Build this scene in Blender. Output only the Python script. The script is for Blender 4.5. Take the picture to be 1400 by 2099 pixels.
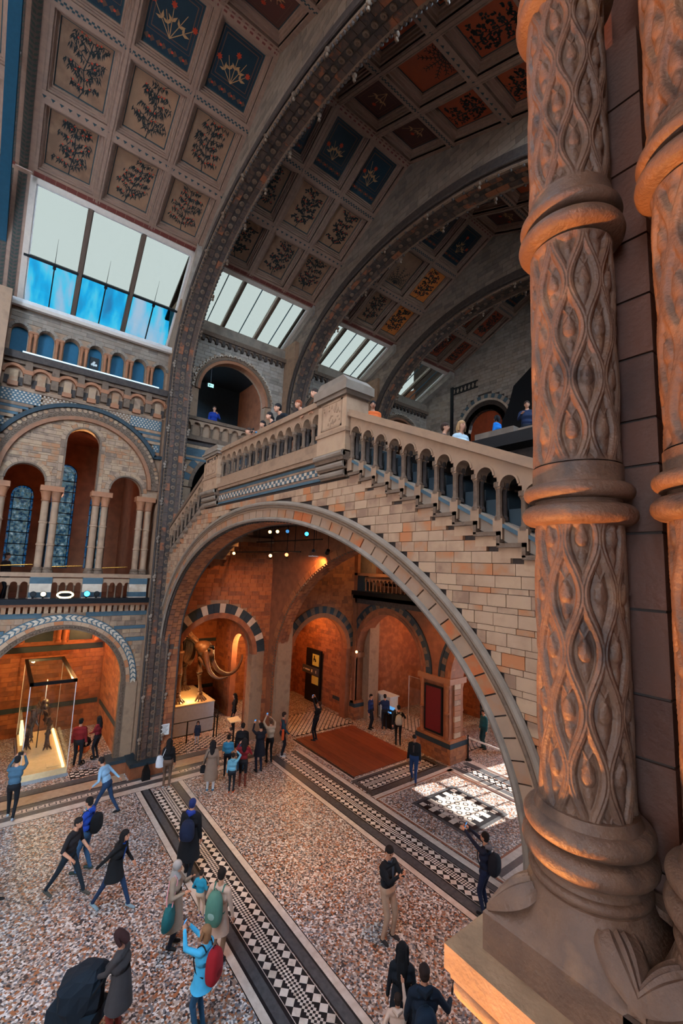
import bpy, bmesh, math, random
import numpy as np
from math import sin, cos, pi, radians, sqrt, atan2, hypot, tan, exp
from mathutils import Vector, Matrix, Euler
random.seed(7)
for _o in list(bpy.data.objects): bpy.data.objects.remove(_o)
SC = bpy.context.scene
COL = SC.collection
# ------------------------------------------------------------------ camera
EYE = (0.0, 0.0, 8.0)
YAW, PIT, ROL = radians(37.601), radians(7.159), radians(2.271)
_f = Vector((-cos(YAW)*cos(PIT), sin(YAW)*cos(PIT), sin(PIT)))
_r = Vector((sin(YAW), cos(YAW), 0)); _u = _r.cross(_f)
_r2 = _r*cos(ROL)+_u*sin(ROL); _u2 = -_r*sin(ROL)+_u*cos(ROL)
_cd = bpy.data.cameras.new('camera'); CAM = bpy.data.objects.new('camera', _cd); COL.objects.link(CAM)
_cd.sensor_fit = 'VERTICAL'; _cd.sensor_height = 36.0; _cd.sensor_width = 24.0
_cd.lens = 885.6*36.0/2099.0; _cd.clip_start = 0.05; _cd.clip_end = 400
_m = Matrix((( _r2.x,_u2.x,-_f.x,EYE[0]),(_r2.y,_u2.y,-_f.y,EYE[1]),(_r2.z,_u2.z,-_f.z,EYE[2]),(0,0,0,1)))
CAM.matrix_world = _m
SC.camera = CAM
# ------------------------------------------------------------------ world, view, main lights
WORLD = 25.0
_w = bpy.data.worlds.new('overcast_sky'); SC.world = _w; _w.use_nodes = True
_nt = _w.node_tree; _bg = _nt.nodes['Background']
_bg.inputs[0].default_value = (0.55, 0.77, 1.0, 1); _bg.inputs[1].default_value = WORLD
SC.view_settings.view_transform = 'Standard'; SC.view_settings.look = 'None'
SC.view_settings.gamma = 1.0; SC.view_settings.exposure = 0.0
SC.view_settings.use_curve_mapping = False
try:
    SC.cycles.use_denoising = True
    SC.cycles.max_bounces = 6; SC.cycles.diffuse_bounces = 3; SC.cycles.transparent_max_bounces = 16
    SC.cycles.sample_clamp_indirect = 4.0
except Exception: pass
def lamp(name, kind, loc, energy, color, **kw):
    d = bpy.data.lights.new(name, kind); d.energy = energy; d.color = color
    o = bpy.data.objects.new(name, d); COL.objects.link(o); o.location = loc
    tgt = kw.pop('target', None)
    for k, v in kw.items(): setattr(d, k, v)
    if tgt is not None:
        o.rotation_euler = (Vector(tgt)-Vector(loc)).to_track_quat('-Z', 'Y').to_euler()
    return o
# low sun from the entrance side, falling through the tall entrance windows
lamp('sun', 'SUN', (-6, 45, 30), 22.0, (1.0, 0.95, 0.86), angle=radians(0.6), target=(-6-.13*20, 45-.86*20, 30-.5*20))
ORANGE = (1.0, 0.42, 0.13); AMBER = (1.0, 0.60, 0.24); WARM = (1.0, 0.72, 0.42)
# ------------------------------------------------------------------ helpers
class MB:
    """collects faces; T maps local (u, v, w) to world"""
    def __init__(s, T=None): s.v=[]; s.f=[]; s.m=[]; s.T=T
    def add(s, vs, fs, mi=0):
        b=len(s.v)
        if s.T: vs=[s.T(*p) for p in vs]
        s.v.extend(vs); s.f.extend([tuple(b+i for i in f) for f in fs]); s.m.extend([mi]*len(fs)); return s
    def box(s, a, b, mi=0):
        x0,y0,z0=a; x1,y1,z1=b
        return s.add([(x0,y0,z0),(x1,y0,z0),(x1,y1,z0),(x0,y1,z0),(x0,y0,z1),(x1,y0,z1),(x1,y1,z1),(x0,y1,z1)],
              [(0,3,2,1),(4,5,6,7),(0,1,5,4),(1,2,6,5),(2,3,7,6),(3,0,4,7)],mi)
    def prism(s, poly, w0, w1, mi=0):
        n=len(poly)
        return s.add([(p[0],p[1],w0) for p in poly]+[(p[0],p[1],w1) for p in poly],
              [tuple(range(n-1,-1,-1)),tuple(range(n,2*n))]+[(i,(i+1)%n,n+(i+1)%n,n+i) for i in range(n)],mi)
    def hexa(s, p, mi=0):   # 8 points: bottom ring, top ring
        return s.add(p,[(0,3,2,1),(4,5,6,7),(0,1,5,4),(1,2,6,5),(2,3,7,6),(3,0,4,7)],mi)
    def sweep(s, path, prof, closed=False, mi=0, cap=True):
        """path: list of (origin, e1, e2); prof: closed list of (a, b)"""
        n=len(prof); vs=[]
        for o,e1,e2 in path:
            for a,b in prof: vs.append((o[0]+e1[0]*a+e2[0]*b,o[1]+e1[1]*a+e2[1]*b,o[2]+e1[2]*a+e2[2]*b))
        fs=[]; m=len(path)
        for i in range(m if closed else m-1):
            j=(i+1)%m
            for k in range(n): fs.append((i*n+k,i*n+(k+1)%n,j*n+(k+1)%n,j*n+k))
        if cap and not closed: fs+= [tuple(range(n-1,-1,-1)),tuple(range((m-1)*n,m*n))]
        return s.add(vs,fs,mi)
    def tube(s, pts, rad, n=8, mi=0, squash=None):
        P=[Vector(p) for p in pts]; m=len(P)
        if not hasattr(rad,'__len__'): rad=[rad]*m
        vs=[]; up=None
        for i in range(m):
            t=(P[min(i+1,m-1)]-P[max(i-1,0)]); t=t.normalized() if t.length>1e-9 else Vector((0,0,1))
            if up is None: up=Vector((0,0,1)) if abs(t.z)<.9 else Vector((1,0,0))
            a=t.cross(up); a=a.normalized() if a.length>1e-6 else t.orthogonal().normalized(); b=a.cross(t).normalized(); up=b
            for k in range(n):
                c=2*pi*k/n; q=P[i]+a*(rad[i]*cos(c))+b*(rad[i]*sin(c)*(squash or 1)); vs.append(tuple(q))
        fs=[(i*n+k,i*n+(k+1)%n,(i+1)*n+(k+1)%n,(i+1)*n+k) for i in range(m-1) for k in range(n)]
        fs+=[tuple(range(n-1,-1,-1)),tuple(range((m-1)*n,m*n))]
        return s.add(vs,fs,mi)
    def lathe(s, prof, c=(0,0,0), n=16, mi=0, a0=0.0):
        vs=[]
        for r,z in prof:
            for k in range(n): vs.append((c[0]+r*cos(a0+2*pi*k/n),c[1]+r*sin(a0+2*pi*k/n),c[2]+z))
        m=len(prof)
        fs=[(i*n+k,i*n+(k+1)%n,(i+1)*n+(k+1)%n,(i+1)*n+k) for i in range(m-1) for k in range(n)]
        fs+=[tuple(range(n-1,-1,-1)),tuple(range((m-1)*n,m*n))]
        return s.add(vs,fs,mi)
    def ball(s, c, r, n=10, m=6, mi=0):
        if not hasattr(r,'__len__'): r=(r,r,r)
        vs=[(c[0],c[1],c[2]-r[2])]
        for i in range(1,m):
            t=-pi/2+pi*i/m
            for k in range(n): vs.append((c[0]+r[0]*cos(t)*cos(2*pi*k/n),c[1]+r[1]*cos(t)*sin(2*pi*k/n),c[2]+r[2]*sin(t)))
        vs.append((c[0],c[1],c[2]+r[2])); L=len(vs)-1
        fs=[(0,1+(k+1)%n,1+k) for k in range(n)]
        for i in range(m-2):
            for k in range(n): fs.append((1+i*n+k,1+i*n+(k+1)%n,1+(i+1)*n+(k+1)%n,1+(i+1)*n+k))
        fs+=[(L,L-n+k,L-n+(k+1)%n) for k in range(n)]
        return s.add(vs,fs,mi)
    def arc(s, cu, cv, ri, ro, a0, a1, w0, w1, n=12, mi=0, ax=1.0):
        """ring piece in the u-v plane, extruded in w (ax stretches v)"""
        vs=[]
        for i in range(n+1):
            a=a0+(a1-a0)*i/n; c,d=cos(a),sin(a)*ax
            vs+=[(cu+ri*c,cv+ri*d,w0),(cu+ro*c,cv+ro*d,w0),(cu+ro*c,cv+ro*d,w1),(cu+ri*c,cv+ri*d,w1)]
        fs=[(0,1,2,3)]+[(n*4+3,n*4+2,n*4+1,n*4)]
        for i in range(n):
            b=i*4
            for k in range(4): fs.append((b+k,b+4+k,b+4+(k+1)%4,b+(k+1)%4))
        return s.add(vs,fs,mi)
    def mesh(s, name):
        me=bpy.data.meshes.new(name); me.from_pydata(s.v,[],s.f); return me
    def build(s, name, mat, parent=None, smooth=False, loc=None, rz=None, recalc=True):
        me=s.mesh(name)
        if recalc and len(s.f)<60000:
            bm=bmesh.new(); bm.from_mesh(me); bmesh.ops.recalc_face_normals(bm,faces=bm.faces); bm.to_mesh(me); bm.free()
        mats=mat if isinstance(mat,(list,tuple)) else [mat]
        for q in mats: me.materials.append(M[q] if isinstance(q,str) else q)
        if len(mats)>1: me.polygons.foreach_set('material_index',s.m[:len(me.polygons)])
        if smooth: me.polygons.foreach_set('use_smooth',[True]*len(me.polygons)); set_angle(me)
        return link(name,me,parent,loc,rz)
def set_angle(me, ang=40):
    try: me.set_sharp_from_angle(angle=radians(ang))
    except Exception: pass
def link(name, data, parent=None, loc=None, rz=None):
    o=bpy.data.objects.new(name,data); COL.objects.link(o)
    if parent is not None: o.parent=parent
    if loc is not None: o.location=loc
    if rz is not None: o.rotation_euler=(0,0,rz)
    return o
def tag(o, label=None, cat=None, group=None, kind=None):
    if label: o['label']=label
    if cat: o['category']=cat
    if group: o['group']=group
    if kind: o['kind']=kind
    return o
def root(name, label, cat, loc=(0,0,0), rz=0, group=None, kind=None):
    return tag(link(name,None,None,loc,rz),label,cat,group,kind)
def dup(o, parent, loc=None, rot=None, scale=None):
    c=o.copy(); COL.objects.link(c); c.parent=parent
    if loc is not None: c.location=loc
    if rot is not None: c.rotation_euler=rot
    if scale is not None: c.scale=scale
    return c
def copy_tree(o, parent=None):
    c=o.copy(); COL.objects.link(c); c.parent=parent
    for ch in o.children: copy_tree(ch,c)
    return c
_unit={}
def unit_box(mat, bev=0.0):
    k=(mat,)
    if k not in _unit:
        b=MB(); b.box((-.5,-.5,-.5),(.5,.5,.5)); me=b.mesh('block'); me.materials.append(M[mat]); _unit[k]=me
    return _unit[k]
def block(name, parent, mat, c, size, rot=None):
    o=link(name,unit_box(mat),parent,c); o.scale=size
    if rot: o.rotation_euler=rot
    return o
# frames: wall along y facing +x / wall along x facing -y
def TX(x): return lambda u,v,w: (x+w,u,v)
def TY(y): return lambda u,v,w: (u,y-w,v)
def brickwork(parent, axis, plane, rows, u0, u1, keep, mat, depth=.03, gap=.009, lmin=.24, lmax=.40, cap=300, rng=None, name='brick', order=None):
    """rows: [(v0,v1)]; keep(u0,u1,v0,v1)-> list of (ua,ub) clipped. axis 'x' wall faces +x, 'y' faces -y. Front plane at `plane`."""
    rng=rng or random.Random(3); L=[]
    for ri,(v0,v1) in enumerate(rows):
        u=u0-rng.random()*.3; k=0
        while u<u1:
            l=rng.uniform(lmin,lmax)*(1.0 if (k+ri)%2 else .9); a,b=max(u,u0),min(u+l,u1); u+=l; k+=1
            if b-a<.05: continue
            for ka,kb in keep(a,b,v0,v1):
                if kb-ka>.05: L.append((ka+gap/2,kb-gap/2,v0+gap/2,v1-gap/2,rng.uniform(-.004,.004)))
    if order: L.sort(key=order)
    sgn=1 if axis=='x' else -1
    for i,(a,b,c,d,j) in enumerate(L[:cap]):
        if axis=='x': block(name,parent,mat,(plane-depth/2+j,(a+b)/2,(c+d)/2),(depth,b-a,d-c))
        else: block(name,parent,mat,((a+b)/2,plane+depth/2+j,(c+d)/2),(b-a,depth,d-c))
    if len(L)>cap:
        mb=MB(TX(plane) if axis=='x' else TY(plane))
        for a,b,c,d,j in L[cap:]: mb.box((a,c,-depth),(b,d,j))
        tag(mb.build(name+'work',mat,parent,recalc=False),kind='stuff')
    return len(L)
def full(a,b,c,d): return [(a,b)]
# ------------------------------------------------------------------ materials
M={}
def _n(nt,t,**kw):
    n=nt.nodes.new(t)
    for k,v in kw.items(): setattr(n,k,v)
    return n
def mat(name, cols, rough=.75, noise=6.0, bump=.15, spec=.3, rnd=True, metal=0.0, detail=5, stretch=None, mixn=.35, emis=None, emis_s=0, bscale=None):
    """cols: list of linear RGB; picks one per piece (island + object random), clouded by noise"""
    m=bpy.data.materials.new(name); m.use_nodes=True; nt=m.node_tree; b=nt.nodes['Principled BSDF']; lk=nt.links.new
    b.inputs['Roughness'].default_value=rough; b.inputs['Metallic'].default_value=metal
    if 'Specular IOR Level' in b.inputs: b.inputs['Specular IOR Level'].default_value=spec
    tc=_n(nt,'ShaderNodeTexCoord'); geo=_n(nt,'ShaderNodeNewGeometry'); src=geo.outputs['Position']
    if stretch:
        mp=_n(nt,'ShaderNodeMapping'); mp.inputs['Scale'].default_value=stretch; lk(src,mp.inputs['Vector']); src=mp.outputs['Vector']
    nz=_n(nt,'ShaderNodeTexNoise'); nz.inputs['Scale'].default_value=noise; nz.inputs['Detail'].default_value=detail; lk(src,nz.inputs['Vector'])
    ramp=_n(nt,'ShaderNodeValToRGB'); cr=ramp.color_ramp
    n=len(cols)
    while len(cr.elements)<n: cr.elements.new(.5)
    for i,c in enumerate(cols): cr.elements[i].position=i/max(1,n-1); cr.elements[i].color=(*c,1)
    if rnd:
        oi=_n(nt,'ShaderNodeObjectInfo'); ad=_n(nt,'ShaderNodeMath',operation='ADD'); fr=_n(nt,'ShaderNodeMath',operation='FRACT')
        lk(oi.outputs['Random'],ad.inputs[0]); lk(geo.outputs['Random Per Island'],ad.inputs[1]); lk(ad.outputs[0],fr.inputs[0])
        mr=_n(nt,'ShaderNodeMapRange'); lk(nz.outputs['Fac'],mr.inputs[0]); mr.inputs[1].default_value=.25; mr.inputs[2].default_value=.75
        mr.inputs[3].default_value=-mixn; mr.inputs[4].default_value=mixn
        a2=_n(nt,'ShaderNodeMath',operation='ADD'); a2.use_clamp=True; lk(fr.outputs[0],a2.inputs[0]); lk(mr.outputs[0],a2.inputs[1]); lk(a2.outputs[0],ramp.inputs[0])
    else:
        mr=_n(nt,'ShaderNodeMapRange'); lk(nz.outputs['Fac'],mr.inputs[0]); mr.inputs[1].default_value=.3; mr.inputs[2].default_value=.7; lk(mr.outputs[0],ramp.inputs[0])
    lk(ramp.outputs[0],b.inputs['Base Color'])
    if bump:
        n2=_n(nt,'ShaderNodeTexNoise'); n2.inputs['Scale'].default_value=bscale or noise*7; n2.inputs['Detail'].default_value=4; lk(src,n2.inputs['Vector'])
        bp=_n(nt,'ShaderNodeBump'); bp.inputs['Strength'].default_value=bump; bp.inputs['Distance'].default_value=.02; lk(n2.outputs['Fac'],bp.inputs['Height']); lk(bp.outputs[0],b.inputs['Normal'])
    if emis is not None:
        b.inputs['Emission Color'].default_value=(*emis,1); b.inputs['Emission Strength'].default_value=emis_s
    M[name]=m; return m
def flat(name, col, rough=.6, metal=0.0, spec=.3, emis=None, s=0, bump=0): 
    return mat(name,[tuple(c*.88 for c in col),col],rough,9.0,bump,spec,False,metal,3,emis=emis,emis_s=s)
def S(r,g,b):   # sRGB 0-255 -> linear
    f=lambda c:(c/255/12.92 if c<=10 else ((c/255+.055)/1.055)**2.4)
    return (f(r),f(g),f(b))
# terracotta facing blocks
mat('buff',[S(132,100,80),S(152,118,94),S(162,128,102),S(168,134,108),S(170,136,108),S(156,122,98),S(160,112,80),S(168,104,66)],.72,3.0,.12)
mat('buff_small',[S(112,88,72),S(136,108,88),S(150,120,98),S(160,128,100),S(140,108,84),S(150,102,70)],.75,4.0,.1)
mat('buff_plain',[S(128,100,80),S(150,118,94),S(138,110,90)],.72,3.0,.12,rnd=False)
mat('voussoir',[S(142,114,94),S(150,120,98),S(144,112,92),S(150,106,76),S(166,88,48)],.7,3.0,.12)
mat('red_lit_brick',[S(128,74,46),S(150,90,56),S(160,98,62),S(138,82,54),S(116,70,50)],.72,3.5,.12)  # buff terracotta with the bays' orange lamplight in its colour; soffit bricks too
mat('red_lit_plain',[S(120,70,46),S(146,88,58)],.72,3.0,.1,rnd=False)  # unjointed version, lamplight likewise put into the colour
mat('mortar',[S(58,48,44),S(72,60,54)],.9,20,.0,rnd=False)
mat('blue_stone',[S(56,74,84),S(70,90,100),S(62,80,90)],.65,5,.1)
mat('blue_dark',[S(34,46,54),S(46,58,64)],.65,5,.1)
mat('cream_stone',[S(176,156,138),S(196,176,156),S(168,142,120)],.7,4,.1)
mat('carved',[S(84,66,54),S(108,86,70),S(96,76,62)],.72,9,.35,rnd=False,bscale=60)
mat('rib_block',[S(70,56,50),S(84,64,54),S(60,50,48),S(92,70,58),S(76,60,54),S(138,82,54)],.72,4,.2)
mat('carved_dark',[S(52,44,42),S(72,60,54)],.72,9,.35,rnd=False,bscale=50)
mat('orange_mould',[S(138,88,60),S(152,98,68),S(128,86,62)],.65,5,.1)
mat('stone_blocks',[S(110,96,86),S(138,122,108),S(124,106,92)],.75,3,.12)
mat('pale_ashlar',[S(128,116,106),S(160,146,134),S(146,130,116)],.75,3,.12)
# foreground column
mat('column_stone',[S(70,52,44),S(112,82,64),S(98,72,58),S(132,96,70)],.55,7,.25,.45,rnd=False,bscale=90)
mat('column_block',[S(76,46,36),S(100,58,42),S(88,58,46)],.6,5,.2,.4,bscale=60)
mat('ledge_stone',[S(128,98,74),S(160,124,94),S(146,112,84)],.65,6,.2,.35,rnd=False,bscale=60)
# ceiling
mat('ceil_cream',[S(132,104,90),S(150,118,100)],.55,8,.05,rnd=False,stretch=(1,.3,1))
mat('ceil_dark',[S(70,60,58),S(86,70,62)],.6,8,.05,rnd=False)  # dark brown ground of the border bands and roof skin
mat('panel_beige',[S(124,92,72),S(150,112,86),S(136,102,80)],.5,3.5,.05)
mat('panel_rust',[S(136,58,32),S(160,70,38),S(146,66,42)],.5,3.5,.05)
mat('panel_amber',[S(190,104,48),S(206,120,58),S(180,96,50)],.5,3.5,.05)
mat('panel_navy',[S(20,40,52),S(28,50,62)],.5,4,.05)
mat('panel_maroon',[S(66,36,34),S(82,44,38)],.5,4,.05)
flat('paint_dark',S(30,40,42)); flat('paint_teal',S(38,62,68)); flat('paint_green',S(52,64,56)); flat('paint_red',S(190,64,36)); flat('paint_gold',S(178,134,92)); flat('paint_brown',S(96,66,52)); flat('paint_oxide',S(110,54,46))
flat('iron_teal',S(22,66,86),.45,.2); flat('iron_dark',S(24,26,30),.5,.3)
flat('white_frame',S(196,178,164),.45); flat('white_sill',S(206,200,196),.5); flat('frame_brown',S(92,72,60),.5)
flat('blue_panel',S(24,84,110),.6)
# floor
def terrazzo():
    m=bpy.data.materials.new('terrazzo'); m.use_nodes=True; nt=m.node_tree; b=nt.nodes['Principled BSDF']; lk=nt.links.new
    geo=_n(nt,'ShaderNodeNewGeometry'); vo=_n(nt,'ShaderNodeTexVoronoi'); vo.inputs['Scale'].default_value=25.0; lk(geo.outputs['Position'],vo.inputs['Vector'])
    sp=_n(nt,'ShaderNodeSeparateColor'); lk(vo.outputs['Color'],sp.inputs[0])
    r=_n(nt,'ShaderNodeValToRGB'); cr=r.color_ramp; cr.interpolation='CONSTANT'
    cols=[(0,S(52,50,54)),(.17,S(150,96,64)),(.34,S(132,112,102)),(.50,S(176,164,158)),(.70,S(208,204,204)),(.86,S(108,112,122))]
    while len(cr.elements)<len(cols): cr.elements.new(.5)
    for e,(p,c) in zip(cr.elements,cols): e.position=p; e.color=(*c,1)
    lk(sp.outputs[0],r.inputs[0])
    nz=_n(nt,'ShaderNodeTexNoise'); nz.inputs['Scale'].default_value=.5; lk(geo.outputs['Position'],nz.inputs['Vector'])
    mx=_n(nt,'ShaderNodeMix',data_type='RGBA',blend_type='MULTIPLY'); mx.inputs[0].default_value=.5
    r2=_n(nt,'ShaderNodeValToRGB'); r2.color_ramp.elements[0].position=.3; r2.color_ramp.elements[0].color=(.72,.66,.6,1); r2.color_ramp.elements[1].position=.7; r2.color_ramp.elements[1].color=(1,1,1,1)
    lk(nz.outputs['Fac'],r2.inputs[0]); lk(r.outputs[0],mx.inputs[6]); lk(r2.outputs[0],mx.inputs[7]); lk(mx.outputs[2],b.inputs['Base Color'])
    b.inputs['Roughness'].default_value=.42
    bp=_n(nt,'ShaderNodeBump'); bp.inputs['Strength'].default_value=.15; bp.inputs['Distance'].default_value=.004; lk(vo.outputs['Distance'],bp.inputs['Height']); lk(bp.outputs[0],b.inputs['Normal'])
    M['terrazzo']=m
terrazzo()
mat('floor_white',[S(176,160,150),S(200,186,176)],.4,6,.05,rnd=False)
mat('floor_grey',[S(62,62,66),S(80,80,82)],.4,9,.05,rnd=False)
mat('floor_black',[S(22,24,28),S(32,32,36)],.35,9,.0,rnd=False)
mat('floor_red',[S(130,76,52),S(150,92,64)],.4,6,.0,rnd=False)
mat('floor_buff',[S(150,124,104),S(172,144,120)],.45,6,.05,rnd=False)
mat('tile_light',[S(196,184,174),S(210,196,186),S(180,164,152)],.38,8,.0)
mat('wood_floor',[S(96,44,28),S(128,62,38),S(112,52,32)],.42,2.0,.06,.4,stretch=(1.2,9,1))
mat('patch_grey',[S(96,100,106),S(130,132,136),S(70,74,80)],.5,30,.05,rnd=False)
# misc
flat('brass',S(214,150,70),.25,.9); flat('black_metal',S(18,19,22),.4,.3); flat('black_plastic',S(14,15,18),.45)
flat('white_paper',S(220,220,216),.7); flat('podium_grey',S(150,152,156),.6); flat('podium_top',S(226,196,150),.6)
flat('sign_yellow',S(206,196,96),.6); flat('sign_grey',S(70,74,78),.6); flat('red_panel',S(104,26,30),.5)
mat('bone_dark',[S(34,22,16),S(62,40,26),S(92,60,36)],.5,14,.25,.4,rnd=False,bscale=60)
mat('bone_brown',[S(46,32,24),S(86,58,38),S(66,44,30)],.5,10,.25,.4,rnd=False,bscale=50)
flat('lamp_warm',(1,.7,.35),.5,emis=(1,.55,.2),s=5); flat('lamp_white',(1,.9,.7),.5,emis=(1,.78,.38),s=2.5); flat('lamp_blue',(.1,.6,1),.5,emis=(.02,.42,1.0),s=9); flat('lamp_red',(1,.4,.2),.5,emis=(1,.22,.06),s=6)
flat('strip_light',(.8,.95,1),.5,emis=(.55,.80,.90),s=.55); flat('glow_panel',(1,.8,.5),.5,emis=(1,.72,.36),s=2.2); flat('screen_blue',(.1,.4,.8),.3,emis=(.08,.35,.8),s=.8)
flat('exit_sign',(.5,1,.9),.5,emis=(.4,.95,.9),s=1.5); flat('gold_ceiling',S(230,170,70),.5,emis=(1,.6,.15),s=.0)
def glass(name, col, alpha, rough=.05, streak=None):
    """pane: transparent with a thin gloss"""
    m=bpy.data.materials.new(name); m.use_nodes=True; nt=m.node_tree; lk=nt.links.new
    for n in list(nt.nodes): nt.nodes.remove(n)
    out=_n(nt,'ShaderNodeOutputMaterial'); tr=_n(nt,'ShaderNodeBsdfTransparent'); gl=_n(nt,'ShaderNodeBsdfGlossy'); mx=_n(nt,'ShaderNodeMixShader')
    tr.inputs[0].default_value=(*col,1); gl.inputs['Roughness'].default_value=rough; gl.inputs['Color'].default_value=(.9,.95,1,1); mx.inputs[0].default_value=alpha
    if streak:
        geo=_n(nt,'ShaderNodeNewGeometry'); mp=_n(nt,'ShaderNodeMapping'); mp.inputs['Scale'].default_value=streak[1]; lk(geo.outputs['Position'],mp.inputs[0])
        nz=_n(nt,'ShaderNodeTexNoise'); nz.inputs['Scale'].default_value=1.0; nz.inputs['Detail'].default_value=4; lk(mp.outputs[0],nz.inputs['Vector'])
        r=_n(nt,'ShaderNodeValToRGB'); cr=r.color_ramp
        while len(cr.elements)<len(streak[0]): cr.elements.new(.5)
        for e,(p,c) in zip(cr.elements,streak[0]): e.position=p; e.color=(*c,1)
        lk(nz.outputs['Fac'],r.inputs[0]); lk(r.outputs[0],tr.inputs[0])
    lk(tr.outputs[0],mx.inputs[1]); lk(gl.outputs[0],mx.inputs[2]); lk(mx.outputs[0],out.inputs[0]); M[name]=m
GK=sqrt(.60/WORLD/.8)
glass('glass_sky',(sqrt(.56/WORLD/.56),sqrt(.66/WORLD/.78),sqrt(.63/WORLD/1.0)),.02)
glass('glass_clear',(1,1,1),.02)
glass('glass_case',(.93,.95,.93),.05)
glass('glass_dirty',(.2,.3,.35),.02,streak=([(p_,tuple(GK*sqrt(c_*3) for c_ in q_)) for p_,q_ in [(.30,(.02,.12,.20)),(.44,(.01,.24,.36)),(.52,(.05,.33,.38)),(.60,(.20,.30,.33)),(.7,(.30,.31,.31))]],(.3,1.6,.55)))
glass('glass_stain',(.2,.3,.3),.05,streak=([(p_,tuple(GK*sqrt(c_*2.2) for c_ in q_)) for p_,q_ in [(.34,(.01,.02,.03)),(.44,(.02,.05,.07)),(.5,(.12,.10,.06)),(.55,(.03,.08,.11)),(.62,(.16,.16,.14)),(.72,(.30,.28,.24))]],(1,7,7)))
glass('glass_border',(.2,.3,.3),.05,streak=([(p_,tuple(GK*sqrt(c_*2) for c_ in q_)) for p_,q_ in [(.35,(.005,.01,.02)),(.46,(.005,.04,.09)),(.54,(.01,.09,.16)),(.60,(.16,.05,.02)),(.68,(.01,.05,.1))]],(1,14,9)))
# ------------------------------------------------------------------ floor
XC=-10.45; XW=-18.7; XP=-17.95; BACK=-24.4
def wall_open(mb,u0,u1,v0,v1,ops,w0,w1,n=14,mi=0):
    """solid wall with arched openings; ops: (centre, half width, springing, bottom, rise ratio)"""
    us={u0,u1}
    for o in ops:
        for i in range(n+1): us.add(min(u1,max(u0,o[0]-o[1]*cos(pi*i/n))))
    us=sorted(us)
    def top(o,u):
        t=max(0.0,1-((u-o[0])/o[1])**2); return o[2]+o[1]*(o[4] if len(o)>4 else 1.0)*sqrt(t)
    for a,b in zip(us,us[1:]):
        if b-a<1e-5: continue
        m=(a+b)/2; blk=sorted([(o[3],o[3],top(o,a),top(o,b)) for o in ops if o[0]-o[1]<m<o[0]+o[1]])
        ca=cb=v0
        for lo,lo2,ta,tb in blk+[(v1,v1,None,None)]:
            if lo>ca+1e-4 or lo>cb+1e-4:
                mb.hexa([(a,ca,w0),(b,cb,w0),(b,max(lo,cb),w0),(a,max(lo,ca),w0),(a,ca,w1),(b,cb,w1),(b,max(lo,cb),w1),(a,max(lo,ca),w1)],mi)
            if ta is not None: ca,cb=max(ca,ta),max(cb,tb)
floor=root('floor','pale speckled mosaic floor of the hall with black and white tile strips','floor',kind='structure')
MB().box((-27,-9,-.25),(3,24,0)).build('terrazzo_field','terrazzo',floor)
def band(m,x0,x1,y0,y1,h=.004,name='band'): return MB().box((x0,y0,0.0005),(x1,y1,h)).build(name,m,floor,recalc=False)
_dm=None
def diamond_mesh(d):
    b=MB(); r=d/2*.97; b.prism([(-r,0),(0,-r),(r,0),(0,r)],0,.0035); me=b.mesh('tile'); me.materials.append(M['tile_light']); return me
DM=diamond_mesh(.222); small=MB()
def mosaic_strip(along,a0,a1,c0):
    """strip of big diamonds at both edges and fine chequer between, across c0..c0+.666"""
    f=(lambda a,c:(a,c)) if along=='x' else (lambda a,c:(c,a))
    p0,p1=f(a0,c0),f(a1,c0+.666); band('floor_black',min(p0[0],p1[0]),max(p0[0],p1[0]),min(p0[1],p1[1]),max(p0[1],p1[1]),.004,'tile_bed')
    for cc in (c0-.012,c0+.666):
        p0,p1=f(a0,cc),f(a1,cc+.012); band('floor_white',min(p0[0],p1[0]),max(p0[0],p1[0]),min(p0[1],p1[1]),max(p0[1],p1[1]),.005,'line')
    n=int((a1-a0)/.222)
    for i in range(n):
        a=a0+.111+.222*i
        for c in (c0+.111,c0+.555): 
            x,y=f(a,c); o=link('tile',DM,floor,(x,y,.004))
        for k in range(3):
            for j in range(3):
                aa=a-.111+.037+.074*k; c=c0+.222+.037+.074*j; x,y=f(aa,c); r=.0365
                small.prism([(x-r,y),(x,y-r),(x+r,y),(x,y+r)],.004,.0072)
def strip_x(x0,x1,y0):
    for m,a,b in (('floor_white',0,.16),('floor_black',.16,.22),('floor_grey',.22,.41),('floor_black',.41,.478),('floor_black',1.18,1.21),('floor_grey',1.21,1.41),('floor_black',1.41,1.45),('floor_white',1.45,1.61),('floor_black',1.61,1.63),('floor_black',-.018,0)):
        band(m,x0,x1,y0+a,y0+b)
    mosaic_strip('x',x0+.25,x1-.2,y0+.49)
strip_x(-16.75,-3.0,4.44)
# second strip, wider on its far side
for m,a,b in (('floor_black',9.43,9.45),('floor_white',9.45,9.62),('floor_black',9.62,9.66),('floor_grey',9.66,9.92),('floor_black',9.92,9.968),('floor_black',10.658,10.70),('floor_grey',10.70,10.86),('floor_black',10.86,10.89),('floor_white',10.89,11.10),('floor_black',11.10,11.12)):
    band(m,-16.75,-3.0,a,b)
mosaic_strip('x',-16.5,-3.2,9.98)
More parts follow.
